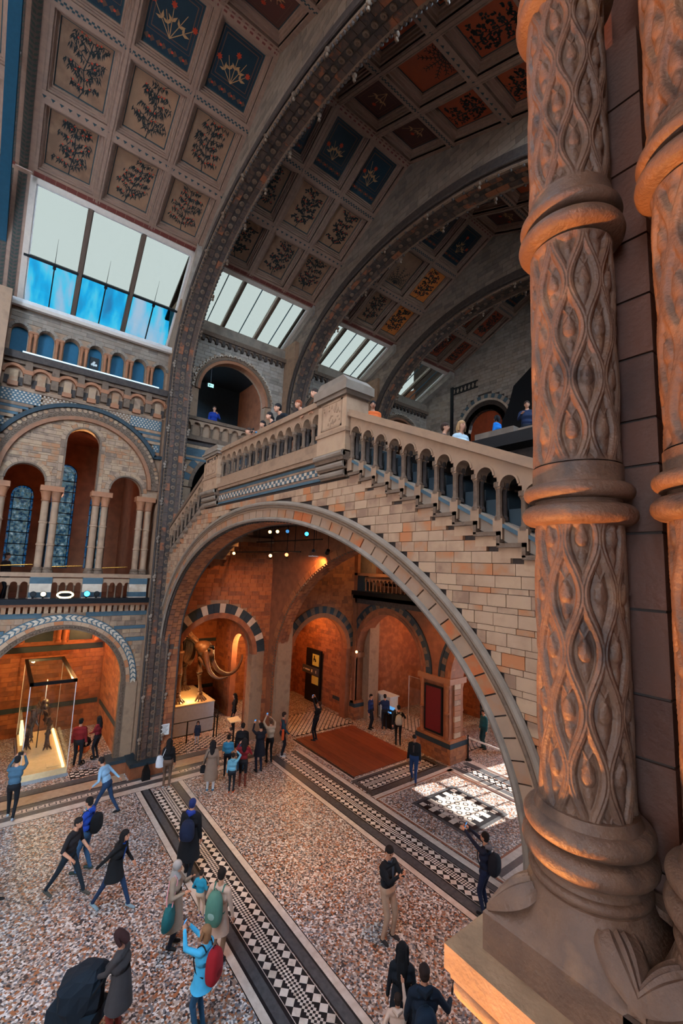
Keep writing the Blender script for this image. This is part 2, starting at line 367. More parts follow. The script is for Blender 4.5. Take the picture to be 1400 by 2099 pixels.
# border along the wall
for m,a,b in (('floor_black',-16.76,-16.74),('floor_white',-17.06,-16.78),('floor_grey',-17.33,-17.06),('floor_white',-17.56,-17.33),('floor_grey',-17.76,-17.56),('floor_black',-17.84,-17.76),('floor_buff',-18.42,-17.86),('floor_black',-18.5,-18.42),('floor_grey',-18.85,-18.5)):
    for y0,y1 in ((-6,4.38),(6.1,9.4)): band(m,a,b,y0,y1)
    if a>-17.8: band(m,a,b,4.38,6.1,.0038)
key=MB()
for y0,y1 in ((-4,4.3),(6.15,9.3)):
    y=y0
    while y<y1:
        key.box((-17.53,y,.004),(-17.50,y+.13,.0055)); key.box((-17.53,y,.004),(-17.37,y+.03,.0055)); key.box((-17.39,y,.004),(-17.36,y+.19,.0055)); key.box((-17.53,y+.19,.004),(-17.36,y+.22,.0055)); y+=.30
key.build('key_pattern','floor_black',floor,recalc=False)
# chequer in front of the bays
chk=MB()
for y0,y1,xa,xb in ((2.75,4.3,-19.5,-18.95),(6.2,9.3,-20.2,-19.0)):
    band('floor_black',xa,xb,y0,y1)
    y=y0+.03; r=0
    while y<y1-.12:
        x=xa+.05+(.11 if r%2 else 0)
        while x<xb-.15: chk.box((x,y,.004),(x+.1,y+.13,.0065)); x+=.22
        y+=.15; r+=1
chk.build('bay_chequer','tile_light',floor,recalc=False)
# timber platform and its borders
wood=root('timber_platform','dark red-brown boarded timber platform set in the floor beyond the stair bridge','platform',(-15.6,13.2,0))
for i in range(13):
    y0=-1.68+i*.258; MB().box((-2.12,y0,.0),(2.12,y0+.252,.03)).build('plank','wood_floor',wood)
band('floor_black',-17.82,-13.40,11.40,11.5); band('floor_white',-17.9,-13.35,11.33,11.38,.0045)
band('floor_white',-13.38,-13.33,11.38,15.3); band('floor_grey',-13.33,-13.2,11.2,15.3)
for m,a,b in (('floor_black',-13.2,-13.12),('floor_black',-12.41,-12.34),('floor_grey',-12.34,-12.08),('floor_black',-12.08,-12.05),('floor_white',-12.05,-11.86),('floor_red',-11.86,-11.80),('floor_white',-11.8,-11.74)): band(m,a,b,11.15,15.3)
mosaic_strip('y',11.4,15.1,-13.1)
band('floor_grey',-13.2,-12.34,11.2,11.38,.0042); band('floor_grey',-13.2,-12.34,15.12,15.3,.0042)
for m,a,b in (('floor_red',11.14,11.20),('floor_white',11.2,11.26)): band(m,-11.8,-4.5,a,b)
for m,a,b in (('floor_white',15.0,15.08),('floor_red',15.08,15.14),('floor_white',15.14,15.36),('floor_grey',15.36,15.6),('floor_grey',16.1,16.4),('floor_white',16.4,16.7)): band(m,-11.9,-4.5,a,b)
for m,a,b in (('floor_red',-7.6,-7.53),('floor_white',-7.53,-7.3),('floor_grey',-7.3,-7.1),('floor_white',-7.1,-6.9)): band(m,a,b,11.3,15.0)
# patterned square panel
band('floor_grey',-10.98,-8.67,12.0,14.22); band('floor_black',-10.86,-8.79,12.12,14.10,.0055)
sq=MB()
n=9; p=(14.04-12.18)/n
for i in range(n):
    for j in range(n):
        cx,cy=-10.80+p*(i+.5)*1.0,12.18+p*(j+.5); 
        if (i+j)%2==0 or 0<i<n-1 and 0<j<n-1:
            r=p*.48; sq.box((cx-r,cy-r,.0055),(cx+r,cy+r,.008))
sq.build('light_tiles','tile_light',floor,recalc=False)
ring=MB()
for i in range(1,n-1):
    for j in range(1,n-1):
        if (i+j)%2: continue
        cx,cy=-10.80+p*(i+.5),12.18+p*(j+.5)
        for k in range(6):
            a0,a1=pi/3*k,pi/3*(k+1); ri,ro=p*.34,p*.52
            ring.prism([(cx+ri*cos(a0),cy+ri*sin(a0)),(cx+ro*cos(a0),cy+ro*sin(a0)),(cx+ro*cos(a1),cy+ro*sin(a1)),(cx+ri*cos(a1),cy+ri*sin(a1))],.008,.0095)
ring.build('hexagon_rings','floor_black',floor,recalc=False)
for y0,y1,x0,x1 in ((15.66,16.04,-11.7,-5.0),(11.6,15.2,-20.6,-18.0),(16.9,18.5,-19.5,-12.5)):
    band('floor_black',x0,x1,y0,y1,.0045)
    y=y0+.11; r=0
    while y<y1-.05:
        x=x0+.12+(.13 if r%2 else 0)
        while x<x1-.1: small.prism([(x-.11,y),(x,y-.09),(x+.11,y),(x,y+.09)],.0045,.007); x+=.26
        y+=.13; r+=1
tag(small.build('small_tiles','tile_light',floor,recalc=False),kind='stuff')
# ------------------------------------------------------------------ left wall, bay by bay
wl=root('wall_left','tall terracotta arcaded side wall with blue bands and stacked galleries','wall',kind='structure')
T=TX(XW)
BC=1.95
# --- pier bodies behind the ribs and the solid wall parts
def pier(y0,y1,top=19.5,x0=-19.5,x1=XP): MB().box((x0,y0,0),(x1,y1,top)).build('pier','buff_plain',wl)
pier(-1.72,-.74,17,x1=-18.0); pier(4.76,5.5,19.2); pier(10.45,11.2,19.2); pier(16.1,16.8,19.0)
b=MB(T)
# ground storey front with the exhibit arch (bay 1)
wall_open(b,-.74,4.76,0,5.94,[(BC,2.2,3.25,0)],-.5,-.04,20)
# first floor tympanum wall
wall_open(b,-.74,4.76,10.47,13.84,[(.30,.60,10.63,10.4),(3.58,.60,10.63,10.4),(BC,.57,12.28,10.4)],-.55,-.12,12)
b.box((-.74,13.84,-.5),(4.76,15.05,-.02))
wall_open(b,-.74,4.76,15.05,16.95,[(-.41+.806*k,.245,15.98,15.1) for k in range(7)],-.45,-.2,8)
b.build('wall_core','buff_plain',wl)
# back of the bay, floors and ceilings of the galleries
rb=MB()
rb.box((BACK-.3,-.74,0),(BACK,4.76,6.2)); rb.box((BACK,-.9,0),(XW-.5,-.45,6.2)); rb.box((BACK,4.40,0),(XW-.45,4.76,6.2))
rb.box((BACK,-.9,6.0),(XW-.04,4.76,6.28)); rb.box((BACK,-.74,13.4),(XW-.5,4.76,13.6)); rb.box((BACK,-.9,6.2),(XW-1,-.7,13.5)); rb.box((BACK,4.5,6.2),(XW-.6,4.76,13.5))
rb.build('bay_shell','red_lit_plain',wl)
fb=MB(TX(BACK)); wall_open(fb,-.74,4.76,6.2,13.5,[(.38,.42,10.7,7.4),(1.95,.48,11.9,7.4),(3.5,.42,10.7,7.4)],-.3,0,10); fb.build('gallery_back_wall','red_lit_plain',wl)
MB().box((XW-.7,.7,13.3),(XW-.62,3.2,13.38)).build('gilded_vault','gold_ceiling',wl)
MB(TX(-21.0)).arc(1.95,11.4,1.75,2.15,.15,pi-.15,-.3,.3,16).build('gallery_arch','red_lit_brick',wl)
# bricks inside the exhibit bay
def in_arch(cy,cz,r): return lambda y,z: abs(y-cy)<(r if z<cz else sqrt(max(0,r*r-(z-cz)**2)))
rows=[(.0+.2*i,.2+.2*i) for i in range(28)]
brickwork(wl,'x',BACK+.03,rows,-.4,4.38,lambda a,b,c,d:[] if (1.0<c<1.25 or 3.55<c<3.85) else [(a,b)],'red_lit_brick',lmin=.38,lmax=.6,cap=280,rng=random.Random(5))
for z0,z1 in ((1.05,1.25),(3.6,3.85)): block('dark_band',wl,'blue_dark',(BACK+.02,1.95,(z0+z1)/2),(.05,4.7,z1-z0))
# side wall of the bay, seen obliquely
s=MB()
for i in range(28):
    x=BACK+.1
    while x<XW-.6:
        l=random.uniform(.4,.6); x1=min(x+l,XW-.55); z=.2*i
        if not(1.0<z<1.25): s.box((x+.005,4.37,z+.005),(x1-.005,4.40,z+.195))
        x+=l
tag(s.build('side_brickwork','red_lit_brick',wl,recalc=False),kind='stuff')
block('dark_band',wl,'blue_dark',((BACK+XW)/2,4.385,1.12),(5.2,.05,.16))
# small columns high in the bay back
for y in (.7,.95,2.4,2.65,4.0): 
    MB().lathe([(.14,0),(.14,.08),(.1,.12),(.1,1.1),(.15,1.25),(.15,1.35)],(BACK+.2,y,4.0),10).build('bay_colonnette','red_lit_plain',wl,smooth=True)
for y0,y1 in ((-.4,.5),(1.15,2.2),(2.85,3.8)): MB().box((BACK+.005,y0,4.05),(BACK+.06,y1,5.9)).build('recess_shade','blue_dark',wl)  # flat dark panels, recess shade put into their colour
# --- ground arch rings
def ring_parts(parent,T,cu,cv,ri,ro,w0,w1,n,mats,a0=0.0,a1=pi,name='voussoir',g=.01):
    out=[]
    for i in range(n):
        t0=a0+(a1-a0)*i/n; t1=a0+(a1-a0)*(i+1)/n; e=g/ro/2
        out.append(MB(T).arc(cu,cv,ri,ro,t0+e,t1-e,w0,w1,2).build(name,mats[i%len(mats)],parent,recalc=False))
    return out
ring_parts(wl,T,BC,3.25,2.27,2.40,-.06,.05,26,['buff'])
MB(T).arc(BC,3.25,2.10,2.28,0,pi,-.18,.02,40).build('carved_ring','carved',wl)
r=MB(T)
for i in range(70):
    a=pi*(i+.5)/70; r.ball((BC+2.19*cos(a),3.25+2.19*sin(a),.03),(.045,.045,.03),6,4)
for z in np.arange(.5,3.2,.11):
    for y in (BC-2.19,BC+2.19): r.ball((y,z,.03),(.05,.045,.03),6,4)
r.build('carved_leaves','carved',wl,smooth=True,recalc=False)
MB(T).arc(BC,3.25,2.40,2.64,.02,pi-.02,-.06,.03,40).build('blue_archivolt','blue_stone',wl)
ch=MB(T); N=44
for i in range(N):
    a=pi*(i+.5)/N; da=pi/N*.33; sg=1 if i<N/2 else -1
    P=lambda R,t:(BC+R*cos(t),3.25+R*sin(t))
    for ra,rb_,o in ((2.435,2.515,0),(2.525,2.605,1)):
        q=sg*(.032 if o==0 else -.032)
        ch.prism([P(ra,a-da-(q if o==0 else -q*0)),P(rb_,a-da+(q if o else 0)),P(rb_,a+da+(q if o else 0)),P(ra,a+da-(q if o==0 else 0))],.03,.042)
ch.build('chevrons','cream_stone',wl,recalc=False)
for sgn in (-1,1):   # jambs
    y0=BC+sgn*2.19
    MB(T).box((y0-.11,.45,-.2),(y0+.11,3.25,.02)).build('jamb','carved',wl)
    MB(T).box((min(y0+sgn*.1,y0+sgn*.5),.45,-.2),(max(y0+sgn*.1,y0+sgn*.5),3.25,.03)).build('jamb_shaft','buff_plain',wl)
    MB(T).box((y0-.3,0,-.45),(y0+.42,.40,.28)).build('plinth_block','red_lit_plain',wl); MB(T).box((y0-.33,.40,-.45),(y0+.45,.52,.31)).build('plinth_cap','blue_dark',wl)
MB().box((XW-.2,4.45,0),(-17.74,5.62,.42)).build('plinth_block','red_lit_plain',wl); MB().box((XW-.2,4.42,.42),(-17.70,5.65,.55)).build('plinth_cap','blue_dark',wl)
# --- spandrel bricks and blue bands
def sp_keep(a,b,c,d):
    zm=max(c,d) ; zz=(c+d)/2; h=sqrt(max(0,2.62**2-max(0,(c-3.25))**2)) if c>3.25 else 2.62
    out=[]
    if a<BC-h: out.append((a,min(b,BC-h)))
    if b>BC+h: out.append((max(a,BC+h),b))
    return out
brickwork(wl,'x',XW+.0,[(3.3+.165*i,3.3+.165*(i+1)) for i in range(9)]+[(4.95,5.1),(5.1,5.25),(5.39,5.58),(5.58,5.77)],-.72,4.7,sp_keep,'buff_small',lmin=.25,lmax=.45,cap=200)
for z0,z1 in ((4.79,4.93),(5.26,5.38),(5.78,5.95)):
    for a,b_ in sp_keep(-.72,4.75,z0,z1): block('blue_band',wl,'blue_stone',(XW-.012,(a+b_)/2,(z0+z1)/2),(.04,b_-a,z1-z0))
# --- dentil cornice and ledge
MB(T).box((-.74,6.18,-.1),(4.76,6.28,.16)).build('cornice','orange_mould',wl); 
for k in range(27):
    y=-.62+.2*k; MB(T).box((y-.065,5.95,-.05),(y+.065,6.18,.10)).build('dentil','buff_small',wl,recalc=False)
MB(T).box((-.74,6.28,-.3),(4.76,6.46,.30)).build('ledge','iron_dark',wl)
# --- balustrade of the first-floor gallery
def balustrade(parent,T,u0,u1,v0,v1,n,mat='buff_plain',w0=-.12,w1=.05,colm='carved',sub=True):
    """row of small arches on colonnettes between plinth and coping"""
    p=(u1-u0)/n; h=v1-v0; sp=v0+h*.62; ops=[(u0+p*(k+.5),p*.36,sp,v0) for k in range(n)]
    b=MB(T); wall_open(b,u0,u1,sp-.02,v1-.08*h,[(o[0],o[1],sp,sp-.1) for o in ops],w0,w1,8); b.build('arch_row',mat,parent)
    for k in range(n+1):
        u=u0+p*k; r=p*.11; MB(T).tube([(u,v0,(w0+w1)/2),(u,v0+.04,(w0+w1)/2),(u,v0+.05,(w0+w1)/2),(u,sp-.07,(w0+w1)/2),(u,sp-.02,(w0+w1)/2),(u,sp,(w0+w1)/2)],[r*1.6,r*1.6,r,r,r*1.7,r*1.7],8).build('baluster',colm,parent,smooth=True)
for y0,y1,n in ((-.35,.80,4),(1.42,2.40,4),(3.02,4.05,4)): balustrade(wl,T,y0,y1,6.46,7.24,n)
MB(T).box((-.74,7.22,-.2),(4.76,7.36,.12)).build('coping','buff_plain',wl)
CL=[-.45,1.13,2.73,4.32]
for y in CL:
    MB(T).box((y-.32,6.46,-.25),(y+.32,7.22,.08)).build('pedestal','cream_stone',wl)
    for z0,z1 in ((6.5,6.68),(6.98,7.2)): MB(T).box((y-.33,z0,-.2),(y+.33,z1,.09)).build('pedestal_band','blue_stone',wl)
    for dy in (-.15,.15):
        MB(T).lathe([(.17,0),(.17,.06),(.15,.1),(.16,.14),(.13,.2)],(0,0,0),12).build('column_base','carved',wl,smooth=True)
def gallery_columns():
    for o in [o for o in wl.children if o.name.startswith('column_base')]: bpy.data.objects.remove(o)
    base=MB().lathe([(.18,0),(.18,.06),(.15,.1),(.165,.14),(.13,.2)],n=14); mb_=base.mesh('column_base'); mb_.materials.append(M['carved'])
    sh=MB().lathe([(.118,.2),(.118,.95),(.14,.97),(.14,1.02),(.118,1.04),(.118,1.75),(.14,1.77),(.14,1.82),(.118,1.84),(.118,2.55)],n=14); ms=sh.mesh('column_shaft'); ms.materials.append(M['buff_plain'])
    cp=MB().lathe([(.125,2.55),(.15,2.58),(.13,2.62),(.16,2.80),(.2,2.92)],n=14); mc=cp.mesh('capital'); mc.materials.append(M['orange_mould'])
    for me in (mb_,ms,mc): me.polygons.foreach_set('use_smooth',[True]*len(me.polygons)); set_angle(me)
    for y in CL:
        for dy in (-.155,.155):
            for nm,me in (('column_base',mb_),('column_shaft',ms),('capital',mc)): link(nm,me,wl,(XW-.12,y+dy,7.36))
        MB(T).box((y-.36,10.28,-.36),(y+.36,10.47,.1)).build('abacus','orange_mould',wl)
        MB(T).box((y-.03,7.56,-.3),(y+.03,9.9,-.26)).build('gap_shade','iron_dark',wl)  # dark strip holding the shade between the paired shafts in its colour
gallery_columns()
for a,b_ in ((-.2,.86),(1.4,2.45),(3.0,4.05)): MB().tube([(-19.55,a,7.55),(-19.55,b_,7.62)],.022,8).build('brass_rail','brass',wl,smooth=True)
# --- tympanum: bricks round three openings, relieving arch
OP=[(.30,.60,10.63),(3.58,.60,10.63),(BC,.57,12.28)]
def ty_keep(a,b,c,d):
    z=(c+d)/2; R=2.40; zc=10.75
    h=sqrt(max(0,R*R-max(0,d-zc)**2)) if z>zc else R
    seg=[(max(a,BC-h),min(b,BC+h))]
    for u,r_,s_ in OP:
        rr=r_+.17; hh=rr if z<s_ else sqrt(max(0,rr*rr-(z-s_)**2))
        ns=[]
        for p,q in seg:
            if q<=u-hh or p>=u+hh: ns.append((p,q)); continue
            if p<u-hh: ns.append((p,u-hh))
            if q>u+hh: ns.append((u+hh,q))
        seg=ns
    return [(p,q) for p,q in seg if q-p>.04]
rows=[]; z=10.48; k=0
while z<13.1:
    h=.155 if k%2==0 else .085
    rows.append((z,z+h)); z+=h; k+=1
brickwork(wl,'x',XW-.09,rows,-.6,4.5,ty_keep,'buff_small',lmin=.18,lmax=.42,cap=290,rng=random.Random(11))
for u,r_,s_ in OP:
    ring_parts(wl,T,u,s_,r_+.03,r_+.17,-.13,-.085,11,['buff_small'])
    MB(T).arc(u,s_,r_-.03,r_+.03,0,pi,-.2,-.06,20).build('arch_roll','carved',wl)
    if s_>11:
        for sg in (-1,1):
            for i in range(6): MB(T).box((u+sg*(r_+.10)-.07,10.48+.3*i,-.13),(u+sg*(r_+.10)+.07,10.77+.3*i,-.085)).build('quoin','buff_small',wl,recalc=False)
            MB(T).box((u+sg*r_-.03,10.47,-.2),(u+sg*r_+.03,s_,-.06)).build('jamb_roll','carved',wl)
MB(T).arc(BC,10.72,2.38,2.52,0.02,pi-.02,-.14,.06,48).build('orange_arch','orange_mould',wl)
MB(T).arc(BC,10.72,2.52,2.84,.02,pi-.02,-.14,.0,48).build('hexagon_band','carved',wl)
hx=[]
hm=MB(); hm.prism([(.075*cos(pi/3*k),.075*sin(pi/3*k)) for k in range(6)],-.01,.035); hme=hm.mesh('hexagon_boss'); hme.materials.append(M['buff_small'])
for i in range(44):
    a=.12+(pi-.24)*(i+.5)/44; R=2.76; o=link('hexagon_boss',hme,wl,(XW,BC+R*cos(a),10.72+R*sin(a))); o.rotation_euler=(pi/2,0,pi/2)
rr=MB(T)
for i in range(56):
    a=.08+(pi-.16)*(i+.5)/56; rr.arc(BC+2.61*cos(a),10.72+2.61*sin(a),.03,.055,0,2*pi,0,.03,8)
rr.build('ring_ornament','carved',wl,recalc=False)
MB(T).arc(BC,10.72,2.84,2.98,.52,pi-.52,-.14,.12,40).build('blue_hood','blue_dark',wl)
for sg in (-1,1): MB(T).box((min(BC+sg*2.5,BC+sg*2.85),12.1,-.14),(max(BC+sg*2.5,BC+sg*2.85),12.24,.12)).build('hood_stop','blue_dark',wl)
# --- blue and buff spandrel above the hood
def hd_keep(a,b,c,d):
    h=sqrt(max(0,2.98**2-(c-10.72)**2)) if c<13.7 else 0
    out=[]
    if a<BC-h: out.append((a,min(b,BC-h)))
    if b>BC+h: out.append((max(a,BC+h),b))
    return out if h>0 else [(a,b)]
for i,(z0,z1,m) in enumerate(((12.24,12.40,'buff_small'),(12.40,12.72,'blue_stone'),(12.72,12.84,'buff_small'),(12.84,12.94,'blue_stone'),(12.94,13.08,'buff_small'),(13.08,13.18,'blue_stone'),(13.18,13.30,'buff_small'),(13.30,13.74,'blue_stone'),(13.74,13.84,'buff_small'))):
    for a,b_ in hd_keep(-.72,4.66,z0,z1):
        if b_-a>.05: block('course',wl,m,(XW-.02,(a+b_)/2,(z0+z1)/2),(.05,b_-a-.005,z1-z0-.008))
    if m=='blue_stone' and z1-z0>.2:
        c_=MB(T)
        for r_ in range(int((z1-z0)/.085)):
            y=-.68+(.06 if r_%2 else 0)
            while y<4.6:
                zz=z0+.03+.085*r_
                if hd_keep(y,y+.06,zz,zz+.05): c_.box((y,zz,.004),(y+.055,zz+.05,.012))
                y+=.12
        tag(c_.build('checks','cream_stone',wl,recalc=False),kind='stuff')
# --- corbel table
for k in range(7):
    y=-.41+.806*k
    MB(T).arc(y,14.28,.26,.36,0,pi,-.02,.14,12).build('corbel_arch','orange_mould',wl)
    MB(T).box((y-.12,13.86,-.02),(y+.12,14.42,.10)).build('corbel_block','buff_small',wl)
    MB(T).box((y-.15,13.84,-.02),(y+.15,14.0,.13)).build('corbel_foot','orange_mould',wl)
    MB(T).box((y+.403-.11,13.95,-.02),(y+.403+.11,14.8,.2)).build('corbel','carved',wl); MB(T).box((y+.403-.14,14.3,-.02),(y+.403+.14,14.45,.22)).build('corbel_cap','orange_mould',wl)
    for sg in (-1,1): MB(T).box((y+sg*.2-.07,13.9,-.02),(y+sg*.2+.07,14.2,.03)).build('niche','carved_dark',wl)
MB(T).box((-.74,14.66,-.1),(4.72,14.78,.16)).build('string','carved',wl); MB(T).box((-.74,14.78,-.1),(4.72,15.03,.30)).build('upper_ledge','carved_dark',wl)
# --- little arcade under the window
MB(T).box((-.74,15.05,-.6),(4.76,16.5,-.46)).build('blue_backing','blue_panel',wl)
cm=MB().lathe([(.085,0),(.085,.04),(.055,.08),(.055,.72),(.085,.80),(.09,.86)],n=10); cme=cm.mesh('arcade_column'); cme.materials.append(M['orange_mould']); cme.polygons.foreach_set('use_smooth',[True]*len(cme.polygons)); set_angle(cme)
for k in range(7):
    y=-.41+.806*k
    ring_parts(wl,T,y,15.98,.25,.36,-.22,-.12,7,['stone_blocks'])
    if k<6:
        for d in (.33,.48): link('arcade_column',cme,wl,(XW-.1,y+d,15.08))
        MB(T).box((y+.27,15.93,-.2),(y+.54,16.0,.0)).build('impost','orange_mould',wl)
brickwork(wl,'x',XW-.17,[(16.0,16.16),(16.16,16.32),(16.32,16.48),(16.48,16.64),(16.64,16.8)],-.72,4.72,lambda a,b,c,d:[(a,b)] if c>16.3 else [],'stone_blocks',lmin=.25,lmax=.42,cap=120)
fl_=root('light_strip','long thin white light strip along the ledge under the small blue arcade','light',(XW+.2,2.05,15.03)); MB().box((-.03,-2.3,0),(.05,2.3,.07)).build('diffuser','strip_light',fl_)
tri=root('rock_emblem','small black plaque with a pale three-lobed emblem in the middle blue arch','plaque',(XW-.42,2.01,15.5)); MB().box((-.01,-.15,-.12),(.01,.15,.35)).build('plate','black_plastic',tri)
e=MB()
for y_,z_ in ((-.07,0),(.07,0),(0,.1),(0,-.01),(-.03,.05)): e.ball((.012,y_,z_+.05),(.02,.05,.05),6,4)
e.build('emblem','white_paper',tri,recalc=False)
# --- sill of the big roof window
MB().box((-19.75,-.75,16.88),(-18.6,4.8,17.05)).build('window_sill','white_sill',wl); MB().box((-18.72,-.75,16.78),(-18.55,4.8,16.9)).build('sill_moulding','white_frame',wl)
# --- stained glass of the gallery back
def stained(i,y,hw,bot,spr):
    w=tag(link('window_%d'%i,None),('stained glass gallery window with blue border, behind the first-floor arcade, '+('leftmost','tall middle','rightmost')[i-5])+' of three','window',kind='structure')
    Tb=TX(BACK-.12)
    b=MB(Tb); b.box((y-hw+.1,bot,0),(y+hw-.1,spr,.012)); b.prism([(y+(hw-.1)*cos(t),spr+(hw-.1)*sin(t)) for t in np.linspace(0,pi,13)],0,.012); b.build('pane','glass_stain',w)
    b=MB(Tb); b.box((y-hw,bot,0),(y-hw+.1,spr,.014)); b.box((y+hw-.1,bot,0),(y+hw,spr,.014)); b.arc(y,spr,hw-.1,hw,0,pi,0,.014,12); b.build('border_pane','glass_border',w)
    f=MB(Tb); f.arc(y,spr,hw-.02,hw+.06,0,pi,-.03,.06,14)
    z=bot
    while z<spr+.1: f.box((y-hw,z-.02,-.02),(y+hw,z+.02,.04)); z+=.52
    for u in (y-hw+.1,y+hw-.1): f.box((u-.012,bot,-.01),(u+.012,spr+.1,.03))
    f.build('lead_frame','iron_dark',w)
stained(5,.38,.42,7.4,10.7); stained(6,1.95,.48,7.4,11.9); stained(7,3.5,.42,7.4,10.7)
# outside of those windows nothing is built: daylight only
# --- bays 2 and 3: upper gallery arch, ground arch
def upper_bay(y0,y1,cy,r,detail):
    T2=TX(-18.95); b=MB(T2)
    wall_open(b,y0,y1,9.2,19.0,[(cy,r,15.75,14.2),(cy,r*1.0,11.2,9.3)],-.5,-.03,16); b.build('wall_core','buff_plain',wl)
    rows=[(14.35+.17*i,14.35+.17*(i+1)) for i in range(23)]
    def kp(a,b_,c,d):
        h=(r+.32) if c<15.75 else sqrt(max(0,(r+.32)**2-(c-15.75)**2)); o=[]
        if a<cy-h: o.append((a,min(b_,cy-h)))
        if b_>cy+h: o.append((max(a,cy+h),b_))
        return o if h>0 else [(a,b_)]
    brickwork(wl,'x',-18.95,rows,y0,y1,kp,'pale_ashlar',lmin=.3,lmax=.5,cap=120 if detail else 0)
    MB(T2).arc(cy,15.75,r-.04,r+.10,0,pi,-.3,.05,28).build('arch_roll','orange_mould',wl); MB(T2).arc(cy,15.75,r+.10,r+.2,0,pi,-.1,.08,28).build('arch_roll','carved',wl)
    n=26; m=MB(T2)
    for i in range(n):
        a=pi*(i+.5)/n; m.arc(cy+(r+.26)*cos(a),15.75+(r+.26)*sin(a),.05,.105,a-pi/2,a+pi/2,-.03,.12,6)
    m.build('scallops','cream_stone',wl,recalc=False)
    for k in range(int((y1-y0)/.32)):
        y=y0+.16+.32*k; MB(T2).arc(y,18.15,.08,.16,0,pi,-.02,.12,6).build('corbel_arch','carved',wl,recalc=False); MB(T2).box((y+.1,18.05,-.02),(y+.22,18.35,.14)).build('corbel','carved_dark',wl,recalc=False)
    MB(T2).box((y0,18.3,-.1),(y1,18.5,.2)).build('string','carved',wl); MB(T2).box((y0,18.5,-.5),(y1,19.0,.05)).build('upper_course','stone_blocks',wl)
    # second-floor balustrade, checked band below
    balustrade(wl,TX(-18.85),y0,y1,13.5,14.25,max(4,int((y1-y0)/.42)))
    MB(TX(-18.85)).box((y0,14.22,-.15),(y1,14.36,.1)).build('coping','carved',wl); MB(TX(-18.85)).box((y0,13.3,-.2),(y1,13.5,.1)).build('string','carved',wl)
    for z0,z1,m_ in ((13.1,13.3,'carved_dark'),(12.95,13.1,'buff_small'),(12.6,12.95,'blue_stone'),(12.5,12.6,'buff_small'),(12.4,12.5,'blue_stone')): block('course',wl,m_,(-18.93,(y0+y1)/2,(z0+z1)/2),(.06,y1-y0,z1-z0-.006))
    MB(T2).arc(cy,11.2,r-.02,r+.14,0,pi,-.1,.04,24).build('arch_roll','carved',wl)
    ring_parts(wl,T2,cy,11.2,r+.14,r+.42,-.05,.03,20,['blue_stone','buff_small'])
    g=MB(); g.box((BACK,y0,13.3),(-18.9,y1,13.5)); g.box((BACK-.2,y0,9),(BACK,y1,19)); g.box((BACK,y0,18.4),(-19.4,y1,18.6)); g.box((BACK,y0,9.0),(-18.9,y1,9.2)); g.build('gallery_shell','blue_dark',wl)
upper_bay(5.5,10.45,7.85,1.68,True); upper_bay(11.2,16.1,13.6,1.68,False); upper_bay(16.8,21.5,19.1,1.68,False)
# ground storey of bay 2 with the mastodon
T2=TX(XW); b=MB(T2); wall_open(b,5.5,10.45,0,9.2,[(7.8,1.75,3.8,0)],-.5,-.04,18); b.build('wall_core','buff_plain',wl)
ring_parts(wl,T2,7.8,3.8,1.95,2.35,-.06,.02,24,['blue_dark','blue_dark','cream_stone'],.05,pi-.05)
MB(T2).arc(7.8,3.8,1.72,1.95,0,pi,-.3,.04,28).build('arch_roll','red_lit_brick',wl)
def k2(a,b_,c,d):
    h=2.35 if c<3.8 else sqrt(max(0,2.35**2-(c-3.8)**2)); o=[]
    if a<7.8-h: o.append((a,min(b_,7.8-h)))
    if b_>7.8+h: o.append((max(a,7.8+h),b_))
    return o if h>0 else [(a,b_)]
brickwork(wl,'x',XW-.01,[(.6+.19*i,.6+.19*(i+1)) for i in range(44)],5.5,10.45,k2,'red_lit_brick',lmin=.3,lmax=.5,cap=120)
g=MB(); g.box((BACK-.3,5.5,0),(BACK,10.45,9)); g.box((BACK,5.5,0),(XW-.5,5.72,9)); g.box((BACK,5.5,6.2),(XW-.1,10.45,6.4)); g.build('bay_shell','red_lit_plain',wl)
gb=MB(TY(10.1)); wall_open(gb,BACK,XW-.5,0,6.2,[(-21.35,.82,3.5,.0)],-.3,0,12); gb.build('bay_side_wall','red_lit_plain',wl)
brickwork(wl,'y',10.07,[(.2*i,.2*i+.2) for i in range(30)],BACK,XW-.5,lambda a,b_,c,d:[] if a<-20.45 and b_>-22.25 and c<4.3 else [(a,b_)],'red_lit_brick',lmin=.35,lmax=.55,cap=100)
brickwork(wl,'x',BACK+.03,[(.2*i,.2*i+.2) for i in range(30)],5.72,10.1,full,'red_lit_brick',lmin=.4,lmax=.6,cap=120)
for z in (1.1,3.6): block('dark_band',wl,'blue_dark',(BACK+.03,7.9,z),(.05,4.4,.18))
